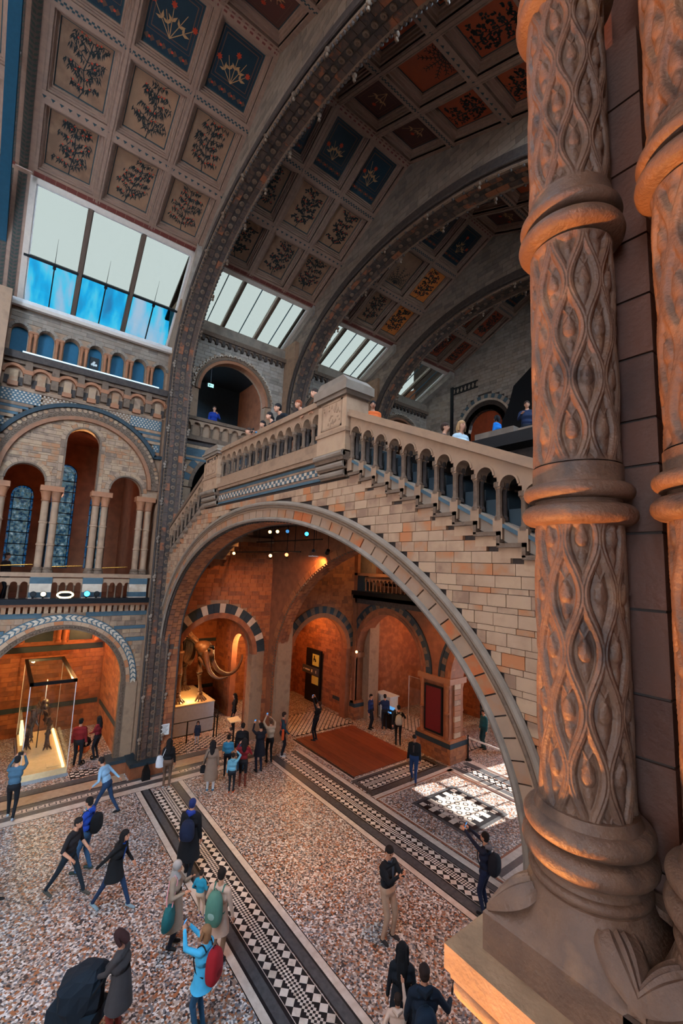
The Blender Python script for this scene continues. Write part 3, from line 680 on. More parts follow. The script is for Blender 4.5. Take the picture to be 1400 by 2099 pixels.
# ground storey beyond, bay 3
b=MB(T2); wall_open(b,11.2,15.6,0,9.2,[(13.4,1.75,3.6,0)],-.5,-.04,14); b.build('wall_core','red_lit_plain',wl)
brickwork(wl,'x',XW-.01,[(.2*i,.2*i+.2) for i in range(40)],11.2,15.6,lambda a,b_,c,d:[q for q in ((a,min(b_,13.4-(2.0 if c<3.6 else sqrt(max(0,4-(c-3.6)**2))))),(max(a,13.4+(2.0 if c<3.6 else sqrt(max(0,4-(c-3.6)**2)))),b_)) if q[1]-q[0]>.05] if c<5.6 else [(a,b_)],'red_lit_brick',lmin=.35,lmax=.55,cap=60)
MB(T2).arc(13.4,3.6,1.72,1.95,0,pi,-.3,.04,24).build('arch_roll','red_lit_brick',wl)
MB().box((BACK,15.5,0),(-18.45,15.7,9.2)).build('bay_shell','red_lit_plain',wl); brickwork(wl,'y',15.47,[(.2*i,.2*i+.2) for i in range(30)],BACK,-18.7,full,'red_lit_brick',lmin=.35,lmax=.55,cap=110); MB().box((BACK-.2,10.3,0),(BACK,15.6,6.3)).build('bay_shell','red_lit_plain',wl); brickwork(wl,'x',BACK+.03,[(.2*i,.2*i+.2) for i in range(30)],11.2,15.5,full,'red_lit_brick',lmin=.35,lmax=.55,cap=60); MB().box((BACK,11.1,6.1),(-18.75,15.6,6.3)).build('bay_shell','red_lit_plain',wl)
ring_parts(wl,T2,13.4,3.6,1.95,2.3,-.06,.03,26,['blue_dark','carved'],.05,pi-.05)
MB().box((-27.2,11.2,0),(-27,22,9)).build('far_wall','red_lit_plain',wl); MB().box((-27.2,10.1,0),(-24.7,10.3,6.2)).build('far_wall','red_lit_plain',wl)
# partitions between the bays, behind the piers
for y0,y1,z0,z1 in ((5.25,5.5,0,17.6),(10.45,11.2,6.2,19.0),(16.1,16.8,9.0,19.0),(-1.2,-.9,0,17.0)): MB().box((BACK,y0,z0),(-19.4,y1,z1)).build('partition','red_lit_plain',wl)
MB().box((BACK-.3,10.3,6.2),(BACK,22,9.2)).build('partition','red_lit_plain',wl)
MB().box((-27,21.5,0),(-20.0,21.9,20.5)).build('partition','red_lit_plain',wl); MB().box((BACK-.3,16.0,9.0),(BACK-.1,21.8,20.0)).build('partition','red_lit_plain',wl)
# ------------------------------------------------------------------ flying staircase (bridge)
YB=5.2
br=root('stair_bridge','broad terracotta stair bridge on a wide arch crossing the hall, with arcaded balustrades','staircase',(XC,YB,0))
BO=(-XC,-YB,0)
class MBL(MB):     # world coordinates in, bridge-local out
    def mesh(s,name):
        s.v=[(x-XC,y-YB,z) for x,y,z in s.v]; return super().mesh(name)
TBf=TY(YB)
AA,AB,AS=7.5,4.55,4.55            # arch half-span, rise, springing
def az(x,off=0.0):               # arch height, offset outwards
    t=1-((x-XC)/(AA+off))**2
    return AS+(AB+off)*sqrt(t) if t>0 else 0
HR=lambda x: 11.09-.4416*(x+6.47)           # right handrail top
HL=lambda x: 11.02+.468*(x+14.4)            # left handrail top
def topz(x):
    if x>-6.55: return HR(x)-1.17
    if x<-14.25: return HL(x)-1.17
    return 10.3
# core wall
b=MBL(TBf); xs=sorted(set([-18.75,XC-AA,XC+AA,-1.9,-14.25,-14.2501,-6.55,-6.5499]+[XC+AA*sin(pi/2*k/24) for k in range(-24,25)]))
for a,c in zip(xs,xs[1:]):
    if c-a<1e-6: continue
    m=(a+c)/2; ins=abs(m-XC)<AA; la,lc=(az(a),az(c)) if ins else (0,0)
    if ins: la=max(la,AS if abs(a-XC)>=AA-1e-6 else la); lc=max(lc,AS if abs(c-XC)>=AA-1e-6 else lc)
    b.hexa([(a,la,-.5),(c,lc,-.5),(c,topz(c-1e-6),-.5),(a,topz(a+1e-6),-.5),(a,la,-.03),(c,lc,-.03),(c,topz(c-1e-6),-.03),(a,topz(a+1e-6),-.03)])
b.build('core','mortar',br)
# face bricks: even courses above, thick and thin courses below z 7.8
rows=[]; z=10.30-.16
rows_top=[]
z=7.8
while z<10.2: rows.append((z,z+.16)); z+=.16
z=7.8; k=0
while z>.2:
    h=.078 if k%2==0 else .168
    rows.append((z-h,z)); z-=h; k+=1
def bk(a,c,z0,z1):
    out=[(a,c)]
    # clip by arch hood (outer offset .44)
    zz=z0; o=.43
    if zz>AS: h=(AA+o)*sqrt(max(0,1-((zz-AS)/(AB+o))**2)) if zz<AS+AB+o else 0
    else: h=AA+o
    ns=[]
    if h>0:
        if a<XC-h: ns.append((a,min(c,XC-h)))
        if c>XC+h: ns.append((max(a,XC+h),c))
    else: ns=[(a,c)]
    res=[]
    for p,q in ns:
        if q-p<.06: continue
        # under the stepped string / bands
        lim=topz((p+q)/2)-.16 if not -14.3<(p+q)/2<-6.5 else 9.79
        if z1<=lim+.06: res.append((p,q))
    return res
class _P: pass
def bridge_bricks():
    rng=random.Random(21); L=[]
    for ri,(v0,v1) in enumerate(rows):
        u=-18.7-rng.random()*.3
        while u<-1.9:
            l=rng.uniform(.27,.37) if v1-v0>.1 else rng.uniform(.17,.31)
            a,c=max(u,-18.7),min(u+l,-1.9); u+=l
            for p,q in bk(a,c,v0,v1):
                if q-p>.04: L.append((p+.004,q-.004,v0+.004,v1-.004,rng.uniform(-.003,.003)))
    L.sort(key=lambda t:-t[0])            # the nearest, largest ones first
    for a,c,d,e,j in L[:300]:
        o=block('brick',br,'buff',((a+c)/2-XC,j-.0,(d+e)/2),(c-a,.06,e-d))
    mb=MBL(TBf)
    for a,c,d,e,j in L[300:]: mb.box((a,d,-.03),(c,e,.03+j))
    tag(mb.build('brickwork','buff',br,recalc=False),kind='stuff')
bridge_bricks()
# arch ring: moulded hood, voussoirs, inner roll, soffit bricks
def ell(off,t): return (XC+(AA+off)*cos(t),AS+(AB+off)*sin(t))
def ell_ring(mb,o0,o1,w0,w1,t0,t1,n):
    for i in range(n):
        a,c=t0+(t1-t0)*i/n,t0+(t1-t0)*(i+1)/n
        p=[ell(o0,a),ell(o1,a),ell(o1,c),ell(o0,c)]
        mb.hexa([(p[0][0],p[0][1],w0),(p[1][0],p[1][1],w0),(p[2][0],p[2][1],w0),(p[3][0],p[3][1],w0),(p[0][0],p[0][1],w1),(p[1][0],p[1][1],w1),(p[2][0],p[2][1],w1),(p[3][0],p[3][1],w1)])
    return mb
def ell_sweep(mb,prof,n=90,t0=0,t1=pi,legs=True):
    path=[]
    if legs: path+=[((XC+AA,YB,z),(1,0,0),(0,-1,0)) for z in (0,AS*.5)]
    for i in range(n+1):
        t=t0+(t1-t0)*i/n; nx,nz=cos(t)/AA,sin(t)/AB; l=hypot(nx,nz); path.append(((XC+AA*cos(t),YB,AS+AB*sin(t)),(nx/l,0,nz/l),(0,-1,0)))
    if legs: path+=[((XC-AA,YB,z),(-1,0,0),(0,-1,0)) for z in (AS*.5,0)]
    return mb.sweep(path,prof)
circ=lambda a,b_,r,n=8:[(a+r*cos(2*pi*k/n),b_+r*sin(2*pi*k/n)) for k in range(n)]
ell_sweep(MBL(),circ(.43,.05,.055)).build('hood_roll','stone_blocks',br,smooth=True)
ell_sweep(MBL(),circ(.335,.045,.035)).build('hood_fillet','carved',br,smooth=True)
ell_sweep(MBL(),[(.28,-.02),(.28,.055),(.40,.055),(.40,-.02)]).build('hood_band','buff_plain',br)
ell_sweep(MBL(),circ(.035,.03,.05)).build('edge_roll','stone_blocks',br,smooth=True)
n=62
for i in range(n):
    a,c=.005+pi*.997*i/n,.005+pi*.997*(i+1)/n-.004
    ell_ring(MBL(TBf),.075,.285,-.03,.028,a,c,1).build('voussoir','voussoir',br,recalc=False)
bd=MBL()
for i in range(150):
    t=pi*(i+.5)/150; x,z=ell(.0,t); bd.ball((x,YB+.08,z-.0),(.045,.04,.045),6,4)
tag(bd.build('bead_moulding','carved_dark',br,smooth=True,recalc=False),kind='stuff')
# soffit bricks under the arch
sf=MBL(); cnt=0
for j in range(3):
    y0=YB+.13+.19*j; n=64
    for i in range(n):
        o=(.5 if j%2 else 0); a,c=pi*(i+o)/n,pi*(i+1+o)/n-.006
        if c>pi: continue
        p=[ell(.02,a),ell(.02,c),ell(-.03,c),ell(-.03,a)]
        q=MBL(); q.hexa([(p[0][0],y0,p[0][1]),(p[1][0],y0,p[1][1]),(p[2][0],y0,p[2][1]),(p[3][0],y0,p[3][1]),(p[0][0],y0+.182,p[0][1]),(p[1][0],y0+.182,p[1][1]),(p[2][0],y0+.182,p[2][1]),(p[3][0],y0+.182,p[3][1])])
        q.build('soffit_brick','red_lit_brick',br,recalc=False)
for sg in (-1,1):
    lg=MBL()
    for i in range(20):
        z0=.22*i+.1
        for j in range(2):
            y0=YB+.13+.29*j+(.05 if i%2 else 0); x=XC+sg*AA; lg.box((min(x,x-sg*.03),y0,z0+.004),(max(x,x-sg*.03),y0+.28,z0+.212))
    lg.build('leg_brickwork','red_lit_brick',br,recalc=False)
ell_sweep(MBL(),circ(-.01,-.70,.045)).build('far_roll','carved_dark',br,smooth=True)
ell_sweep(MBL(),[(.02,-.74),(.02,-.5),(.45,-.5),(.45,-.74)]).build('rear_ring','buff_plain',br)
# checker band, string course, landing
for z0,z1,m_ in ((9.79,9.85,'blue_stone'),(10.13,10.2,'blue_stone')): block('blue_band',br,m_,((-13.5-7.1)/2-XC,-.005,(z0+z1)/2),(6.5,.05,z1-z0))
block('buff_band',br,'buff_small',((-13.5-7.1)/2-XC,-.0,9.88),(6.5,.05,.05)); block('buff_band',br,'buff_small',((-13.5-7.1)/2-XC,-.0,10.10),(6.5,.05,.05))
me_b=unit_box('blue_stone'); me_c=unit_box('cream_stone')
for r_ in range(2):
    for k in range(58):
        x=-13.45+.109*k; o=link('check_tile',me_b if (k+r_)%2 else me_c,br,(x-XC,-.004,9.94+.075*r_+.012)); o.scale=(.104,.05,.072)
b=MBL(TBf); b.box((-13.15,10.22,-.2),(-7.4,10.30,.10)); b.box((-13.15,10.30,-.2),(-7.4,10.42,.14)); b.box((-13.15,10.42,-.2),(-7.4,10.66,.03)); b.build('string_course','buff_plain',br)
lb=MBL(TBf)
balu=link('landing_balustrade',None,br)
def baluster_run(par,x0,x1,zb,zt,n,T_,mats=('buff_plain','carved_dark'),w=(-.16,.06)):
    """straight run; zb(x), zt(x) give base and top lines (may slope)"""
    p=(x1-x0)/n; b=MBL(T_)
    for k in range(n):
        xa=x0+p*k; xc=xa+p/2; r=p*.36; sp=zb(xc)+.62*(zt(xc)-zb(xc)); ss=[xa,xc-r]+[xc-r*cos(pi*i/8) for i in range(1,8)]+[xc+r,xa+p]
        for a,c in zip(ss,ss[1:]):
            f=lambda x:(sp+sqrt(max(0,r*r-(x-xc)**2))*1.05 if abs(x-xc)<=r+1e-9 and not (abs(x-xc)>r-1e-9) else sp)
            la,lc=f(a),f(c)
            if (a<xc-r-1e-9) or (c>xc+r+1e-9): la=lc=sp-.03
            b.hexa([(a,la,w[0]),(c,lc,w[0]),(c,zt(c),w[0]),(a,zt(a),w[0]),(a,la,w[1]),(c,lc,w[1]),(c,zt(c),w[1]),(a,zt(a),w[1])])
        b2=MBL(T_); b2.arc(xc,sp,r-.005,r+.022,0,pi,w[1]-.01,w[1]+.018,10,ax=1.05); b2.build('arch_edge',mats[0],par,recalc=False)
    b.build('arch_row',mats[0],par)
    for k in range(n+1):
        x=x0+p*k; r=.042
        for wi,w_ in enumerate((w[1]-.055,w[0]+.055)):
            xx=min(max(x,x0+.03),x1-.03); z0=zb(xx); spl=z0+.62*(zt(xx)-z0)-.03; w_c=w_
            MBL(T_).tube([(xx,z0,w_c),(xx,z0+.05,w_c),(xx,z0+.06,w_c),(xx,z0+.09,w_c),(xx,spl-.11,w_c),(xx,spl-.06,w_c),(xx,spl-.055,w_c),(xx,spl+.01,w_c)],[r*1.5,r*1.5,r*1.15,r,r,r*1.5,r*1.75,r*1.75],8).build('baluster',mats[1] if wi else 'carved',par,smooth=True)
NL=14
baluster_run(balu,-13.05,-7.5,lambda x:10.66,lambda x:11.46,NL,TBf)
b=MBL(TBf); b.prism([(-13.1,11.45),(-7.45,11.45),(-7.45,11.52),(-13.1,11.52)],-.2,.12); b.prism([(-13.1,11.52),(-7.45,11.52),(-7.45,11.61),(-13.1,11.61)],-.16,.08); b.build('handrail','buff_plain',balu)
# newels
def newel(x0,x1,zt,zb,label):
    nw=link('newel',None,br); b=MBL(TBf)
    b.box((x0,10.25,-.42),(x1,zt-.42,.16)); b.build('newel_shaft','buff',nw)
    b=MBL(TBf); b.box((x0-.03,10.66,-.45),(x1+.03,10.74,.19)); b.box((x0+.04,10.74,-.4),(x1-.04,11.42,.13)); b.build('newel_die','buff_plain',nw)
    b=MBL(TBf); b.box((x0-.03,11.42,-.45),(x1+.03,11.50,.2)); b.box((x0-.08,11.50,-.5),(x1+.08,zt-.1,.25)); b.prism([(x0-.08,zt-.1),(x1+.08,zt-.1),(x1-.1,zt+.06),(x0+.1,zt+.06)],-.46,.2); b.build('newel_cap','stone_blocks',nw)
    b=MBL(TBf); b.box((x0+.14,10.82,.125),(x1-.14,11.36,.14)); b.build('carved_panel','carved_dark',nw)
    c=MBL(TBf); rg=random.Random(int(x0*10))
    for _ in range(26): c.ball((rg.uniform(x0+.2,x1-.2),rg.uniform(10.88,11.3),.145),(rg.uniform(.02,.06),rg.uniform(.02,.07),.03),6,4)
    c.build('carving','buff_plain',nw,smooth=True,recalc=False)
    b=MBL(TBf); b.box((x0+.14,10.80,.13),(x0+.18,11.38,.17)); b.box((x1-.18,10.80,.13),(x1-.14,11.38,.17)); b.box((x0+.14,11.34,.13),(x1-.14,11.38,.17)); b.box((x0+.14,10.8,.13),(x1-.14,10.84,.17)); b.build('panel_frame','buff_plain',nw)
    for i,(z1,z2,w) in enumerate(((10.08,10.28,.20),(9.92,10.08,.14),(9.76,9.92,.08))):
        MBL(TBf).box((x0+.04*i,z1,-.3),(x1-.04*i,z2,w)).build('corbel_step','carved',nw)
        path=[((x,YB,z2-.07),(0,0,1),(0,-1,0)) for x in (x0+.04*i,x1-.04*i)]
        MBL().sweep(path,circ(0,w,.06)).build('corbel_roll','stone_blocks',nw,smooth=True)
newel(-7.50,-6.52,11.78,9.75,''); newel(-14.25,-13.08,11.66,9.75,'')
# right-hand flight
fr=link('right_flight_balustrade',None,br)
zbR=lambda x: HR(x)-1.12; ztR=lambda x: HR(x)-.10
PR=.359; nR=13; x0R=-6.5
baluster_run(fr,x0R,x0R+PR*nR,lambda x:HR(x)-.98,lambda x:HR(x)-.12,nR,TBf)
b=MBL(TBf); xe=x0R+PR*nR
b.prism([(-6.52,HR(-6.52)-.14),(xe,HR(xe)-.14),(xe,HR(xe)-.06),(-6.52,HR(-6.52)-.06)],-.22,.12); b.prism([(-6.52,HR(-6.52)-.06),(xe,HR(xe)-.06),(xe,HR(xe)),(-6.52,HR(-6.52))],-.18,.09); b.build('handrail','buff_plain',fr)
b=MBL(TBf); b.prism([(-6.5,HR(-6.5)-.06-1.17),(xe,HR(xe)-.06-1.17),(xe,HR(xe)-.98),(-6.5,HR(-6.5)-.98)],-.2,.0); b.build('ramp_base','stone_blocks',fr)
for k in range(nR):
    x=x0R+PR*k; zt=HR(x+PR*.5)-.98
    MBL(TBf).prism([(x+.06,zt+.03),(x+PR-.06,zt-.10),(x+PR-.06,zt-.15),(x+.06,zt-.02)],-.02,.045).build('slate_sill','blue_stone',fr,recalc=False)
    # stepped string: vertical pier under each colonnette and a moulded step
    zz=HR(x)-.98
    MBL(TBf).box((x-.07,zz-.26,-.03),(x+.07,zz+.02,.05)).build('string_pier','buff_plain',fr,recalc=False)
    st=HR(x+PR)-1.17
    MBL(TBf).box((x,st-.16,-.03),(x+PR,st-.0,.03)).build('string_block','buff',fr,recalc=False)
    b=MBL(TBf); b.box((x,st-.02,-.03),(x+PR+.05,st+.035,.085)); b.box((x+PR,st-.15,-.03),(x+PR+.05,st+.035,.085)); b.build('step_moulding','carved',fr,recalc=False)
# left-hand flight
fl2=link('left_flight_balustrade',None,br); nLf=11; x1L=-14.2; PL=.40; x0L=x1L-PL*nLf
baluster_run(fl2,x0L,x1L,lambda x:HL(x)-.98,lambda x:HL(x)-.12,nLf,TBf)
b=MBL(TBf); b.prism([(x0L,HL(x0L)-.14),(x1L,HL(x1L)-.14),(x1L,HL(x1L)),(x0L,HL(x0L))],-.2,.1); b.build('handrail','carved',fl2)
b=MBL(TBf); b.prism([(x0L,HL(x0L)-1.23),(x1L,HL(x1L)-1.23),(x1L,HL(x1L)-.98),(x0L,HL(x0L)-.98)],-.2,.0); b.build('ramp_base','stone_blocks',fl2)
for k in range(nLf):
    x=x0L+PL*k; st=HL(x)-1.17; MBL(TBf).box((x,st-.16,-.03),(x+PL,st,.03)).build('string_block','buff',fl2,recalc=False); MBL(TBf).box((x-.03,st-.03,-.03),(x+PL,st+.03,.08)).build('step_moulding','carved',fl2,recalc=False)
# rear balustrade, landing floor and treads
b=MBL(); b.box((-14.3,YB+.1,10.1),(-6.5,10.4,10.45)); b.build('landing_slab','stone_blocks',br)
MBL().box((-17.6,10.4,10.1),(-3.6,15.5,10.4)).build('shade_slab','stone_blocks',br)  # unseen slab, added to keep skylight off the floor beyond the bridge
for k in range(14):
    x=-6.5+PR*k; z=10.45-.1585*(k+1); MBL().box((x,YB+.2,z-.3),(x+PR+.02,7.75,z)).build('tread','blue_dark',br,recalc=False)
for k in range(11):
    x=-14.3-PL*(k+1); z=10.45-.187*(k+1); MBL().box((x,YB+.2,z-.3),(x+PL+.02,7.75,z)).build('tread','stone_blocks',br,recalc=False)
rear=link('rear_balustrade',None,br); TR=TY(7.85)
baluster_run(rear,-6.5,-6.5+PR*12,lambda x:HR(x)-.98,lambda x:HR(x)-.12,12,TR,mats=('carved','carved_dark'))
b=MBL(TR); xe=-6.5+PR*12; b.prism([(-6.52,HR(-6.52)-.14),(xe,HR(xe)-.14),(xe,HR(xe)),(-6.52,HR(-6.52))],-.18,.1); b.build('handrail','carved',rear)
b=MBL(TR); b.prism([(-6.5,HR(-6.5)-1.4),(xe,HR(xe)-1.4),(xe,HR(xe)-.96),(-6.5,HR(-6.5)-.96)],-.18,.05); b.build('ramp_base','stone_blocks',rear)
# --- second arch behind, dark beamed ceiling between
y2=10.35
ar=root('inner_arch','terracotta arch behind the stair bridge, lit orange from below','arch',(XC,y2,0))
A2,B2,S2=7.75,5.9,2.95
def e2(off,t): return (XC+(A2+off)*cos(t),S2+(B2+off)*sin(t))
def loc2(mb): mb.v=[(x-XC,y-y2,z) for x,y,z in mb.v]; return mb
b=MB(TY(y2)); us=[XC+A2*sin(pi/2*k/24) for k in range(-24,25)]
for a,c in zip(us,us[1:]):
    za=S2+B2*sqrt(max(0,1-((a-XC)/A2)**2)); zc=S2+B2*sqrt(max(0,1-((c-XC)/A2)**2)); b.hexa([(a,za,-.6),(c,zc,-.6),(c,10.3,-.6),(a,10.3,-.6),(a,za,0),(c,zc,0),(c,10.3,0),(a,10.3,0)])
for sg in (-1,1): b.box((min(XC+sg*A2,XC+sg*8.4),0,-.6),(max(XC+sg*A2,XC+sg*8.4),10.3,0))
loc2(b).build('wall_core','red_lit_plain',ar)
n=46
for o0,o1,nm,m_ in ((.02,.30,'voussoir','red_lit_brick'),):
    for i in range(n):
        a,c=pi*i/n,pi*(i+1)/n-.008; q=MB(TY(y2)); p=[e2(o0,a),e2(o1,a),e2(o1,c),e2(o0,c)]
        q.hexa([(*p[0],0),(*p[1],0),(*p[2],0),(*p[3],0),(*p[0],.03),(*p[1],.03),(*p[2],.03),(*p[3],.03)]); loc2(q).build(nm,m_,ar,recalc=False)
for j in range(3):
    y0=y2+.06+.18*j
    for i in range(52):
        a,c=pi*(i+(.5 if j%2 else 0))/52,pi*(i+1+(.5 if j%2 else 0))/52-.007
        if c>pi: continue
        p=[e2(.02,a),e2(.02,c),e2(-.03,c),e2(-.03,a)]; q=MB(); q.hexa([(p[k][0],y0,p[k][1]) for k in range(4)]+[(p[k][0],y0+.172,p[k][1]) for k in range(4)]); loc2(q).build('soffit_brick','red_lit_brick',ar,recalc=False)
bd=MB()
for i in range(130):
    t=pi*(i+.5)/130; x,z=e2(.0,t); bd.ball((x,y2+.02,z),(.05,.04,.05),6,4)
for z in np.arange(.6,S2,.13): bd.ball((XC-A2,y2+.02,z),(.05,.04,.05),6,4)
tag(loc2(bd).build('bead_moulding','carved',ar,smooth=True,recalc=False),kind='stuff')
lg=MB()
for i in range(15):
    for j in range(2): lg.box((XC-A2,y2+.05+.28*j,.2*i+.004),(XC-A2+.03,y2+.05+.28*j+.27,.2*i+.19))
loc2(lg).build('leg_brickwork','red_lit_brick',ar,recalc=False)
MB().box((-9.0,-.12,0),(-7.6,.75,.5)).build('plinth','red_lit_plain',ar); MB().box((-9.05,-.15,.5),(-7.58,.78,.62)).build('plinth_cap','blue_dark',ar)
beams=root('beam_ceiling','dark beamed underside of the landing, hung with small spotlights','ceiling',(XC,8,9.9))
MB().box((-8.2,-2.25,.0),(8.2,2.35,.18)).build('soffit','iron_dark',beams)
for i in range(4): MB().box((-8.2,-1.9+1.15*i,-.28),(8.2,-1.65+1.15*i,.0)).build('beam','carved_dark',beams)
for i in range(6): MB().box((-7.5+2.6*i,-2.2,-.2),(-7.3+2.6*i,2.3,0)).build('cross_beam','carved_dark',beams)
# ------------------------------------------------------------------ great ribs
RA,RBv,RS=7.5,4.8,15.6; RAR=8.3
def rib_frames(step=.3,zmin=.6,zright=6.0):
    """points on the soffit with inward normal: left pier, arch, right pier"""
    P=[]
    z=zmin
    while z<RS: P.append((XC-RA,z,1.0,0.0)); z+=step
    n=int(pi*sqrt((RA**2+RBv**2)/2)/step)
    # equal arc length along the half ellipse
    tt=np.linspace(pi,0,2000); X=XC+np.where(np.cos(tt)>0,RAR,RA)*np.cos(tt); Z=RS+RBv*np.sin(tt); s=np.r_[0,np.cumsum(np.hypot(np.diff(X),np.diff(Z)))]
    for q in np.linspace(0,s[-1],n+1):
        t=np.interp(q,s,tt); ra=RAR if cos(t)>0 else RA; nx,nz=-cos(t)/ra,-sin(t)/RBv; l=hypot(nx,nz); P.append((XC+ra*cos(t),RS+RBv*sin(t),nx/l,nz/l))
    z=RS-step
    while z>zright: P.append((XC+RAR,z,-1.0,0.0)); z-=step
    return P
def rib(name,label,yn,yf,yb,detail):
    r=root(name,label,'arch',(XC,yf,0)); W=yb-yn
    def L(mb): mb.v=[(x-XC,y-yf,z) for x,y,z in mb.v]; return mb
    F=rib_frames(.3 if detail else .42,.55 if detail else 10.6)
    path=[((x,0,z),(0,1,0),(nx,0,nz)) for x,z,nx,nz in F]
    def sw(prof,nm,m,smooth=False): return L(MB().sweep(path,prof)).build(nm,m,r,smooth=smooth)
    sw([(yn+.06,-.55),(yb-.06,-.55),(yb-.06,-.03),(yn+.06,-.03)],'rib_core','carved_dark')
    sw(circ(yn+.07,.0,.07),'edge_roll','carved',True); sw(circ(yb-.07,.0,.07),'edge_roll','carved',True)
    sw(circ(yn+.0,-.16,.05),'outer_roll','carved_dark',True)
    sw([(yn+.37*W,-.04),(yn+.63*W,-.04),(yn+.63*W,.012),(yn+.37*W,.012)],'rosette_band','carved_dark')
    # twisted leaf ornament along the edge rolls
    sp=MB()
    for i in range(len(F)-1):
        for q in range(2 if detail else 1):
            f=q/2; x,z=F[i][0]*(1-f)+F[i+1][0]*f,F[i][1]*(1-f)+F[i+1][1]*f; nx,nz=F[i][2],F[i][3]
            for y in (yn+.05,yb-.05): sp.ball((x+nx*.06,y,z+nz*.06),(.05,.05,.07),5,4)
    tag(L(sp).build('leaf_beads','carved_dark',r,smooth=True,recalc=False),kind='stuff')
    bl={}
    hues=['rib_block']
    rg=random.Random(len(name)+int(yf*10)); st=MB(); k=0
    ros=MB(); ros.arc(0,0,.035,.085,0,2*pi,0,.03,10); ros.ball((0,0,.015),(.03,.03,.03),6,4); rme=ros.mesh('rosette'); rme.materials.append(M['carved'])
    for i in range(len(F)-1):
        a,b_=F[i],F[i+1]; mx,mz=(a[0]+b_[0])/2,(a[1]+b_[1])/2; nx,nz=a[2]+b_[2],a[3]+b_[3]; l=hypot(nx,nz); nx/=l; nz/=l
        ln=hypot(b_[0]-a[0],b_[1]-a[1]); th=atan2(nx,nz)
        for yc in (yn+.25*W,yn+.75*W):
            if detail and mx<XC+5.5:
                o=block('soffit_block',r,rg.choice(hues),(mx-XC,yc-yf,mz),(ln*.95,.21*W,.09),(0,th,0))
            else:
                tx,tz=(b_[0]-a[0])*.475,(b_[1]-a[1])*.475; h=.045; w_=.105*W
                st.hexa([(mx-tx+nx*d,yc+e,mz-tz+nz*d) for d,e in ((-h,-w_),(-h,w_))]+[(mx+tx-nx*h,yc+w_,mz+tz-nz*h),(mx+tx-nx*h,yc-w_,mz+tz-nz*h)]+[(mx-tx+nx*d,yc+e,mz-tz+nz*d) for d,e in ((h,-w_),(h,w_))]+[(mx+tx+nx*h,yc+w_,mz+tz+nz*h),(mx+tx+nx*h,yc-w_,mz+tz+nz*h)])
        if detail or i%1==0:
            o=link('rosette',rme,r,(mx+nx*.012-XC,yn+.5*W-yf,mz+nz*.012)); o.rotation_euler=(0,th,0); o.scale=(1,1,1.0)
        if i%5==2:
            for y in (yn+.0,yb-.0):
                c=MB(); c.ball((mx+nx*.08,y,mz+nz*.08),(.06,.07,.07),7,5); c.ball((mx+nx*.18,y,mz+.07+nz*.16),(.05,.05,.05),6,4); c.ball((mx+nx*.1,y,mz-.12+nz*.1),(.045,.05,.06),6,4); L(c).build('crocket','stone_blocks' if mz<17 else 'carved',r,smooth=True,recalc=False)
    if st.v: tag(L(st).build('soffit_blockwork','rib_block',r,recalc=False),kind='stuff')
    # flat voussoir ring on the face, then the stone spandrel up to the roof
    T_=TY(yf); arcF=[f for f in rib_frames(.34,11.5,12.0)]
    for i in range(len(arcF)-1):
        a,b_=arcF[i],arcF[i+1]; q=MB(T_); o0,o1=.12,.46
        pa=[(a[0]-a[2]*o0,a[1]-a[3]*o0),(a[0]-a[2]*o1,a[1]-a[3]*o1),(b_[0]-b_[2]*o1,b_[1]-b_[3]*o1),(b_[0]-b_[2]*o0,b_[1]-b_[3]*o0)]
        for p0,p1 in ((.0,1.0),):
            q.hexa([(x,z,-.03) for x,z in pa]+[(x,z,.03) for x,z in pa]); L(q).build('face_voussoir','blue_stone' if i%2 else 'cream_stone',r,recalc=False)
    b=MB(T_); xs=[-19.9]+[XC+9.3*sin(pi/2*k/30) for k in range(-30,31)]+[-1.0]; xs=sorted(set(xs))
    def ez(x,o): 
        t=1-((x-XC)/((RAR if x>XC else RA)+o))**2; return RS+(RBv+o)*sqrt(t) if t>0 else RS-3
    rz=lambda x: 23.75-.455*abs(x-XC)
    for a,c in zip(xs,xs[1:]):
        la,lc=ez(a,.1),ez(c,.1); ta,tc=max(rz(a),la+.02),max(rz(c),lc+.02); b.hexa([(a,la,-(yb-yf)+.08),(c,lc,-(yb-yf)+.08),(c,tc,-(yb-yf)+.08),(a,ta,-(yb-yf)+.08),(a,la,-.03),(c,lc,-.03),(c,tc,-.03),(a,ta,-.03)])
    L(b).build('spandrel','mortar',r)
    def kp(a,c,z0,z1):
        if z1>rz(a)+.05 and z1>rz(c)+.05: return []
        o=.44
        g_=sqrt(max(0,1-((z0-RS)/(RBv+o))**2)) if RS<z0<RS+RBv+o else (0 if z0>=RS+RBv+o else 1)
        if g_==0: return [(a,c)]
        q=[]; h=(RA+o)*g_; h2=(RAR+o)*g_
        if a<XC-h: q.append((a,min(c,XC-h)))
        if c>XC+h2: q.append((max(a,XC+h2),c))
        return q
    rng=random.Random(4); Lb=[]; v=15.6
    mb=MB(T_); nb=0
    while v<23.6:
        h_=.22; u=-19.9-rng.random()*.3
        while u<-1.0:
            l=rng.uniform(.35,.6)
            for p,q in kp(u,u+l,v,v+h_):
                if q-p>.05:
                    if detail and q<XC+2 and nb<290: block('stone',r,'stone_blocks',((p+q)/2-XC,0,v+h_/2),(q-p-.012,.06,h_-.012)); nb+=1
                    else: mb.box((p+.006,v+.006,-.03),(q-.006,v+h_-.006,.03))
            u+=l
        v+=h_
    if mb.v: tag(L(mb).build('stonework','stone_blocks',r,recalc=False),kind='stuff')
    return r
rib('great_rib','huge carved arch rib rising from the wall pier beside the stair bridge, nearest of three',4.70,5.03,5.52,True)
rib('great_rib','middle great arch rib of carved dark stone beyond the stair bridge',10.38,10.72,11.25,False)
rib('great_rib','farthest great arch rib, in front of the end wall with the arched orange door',15.98,16.30,16.85,False)
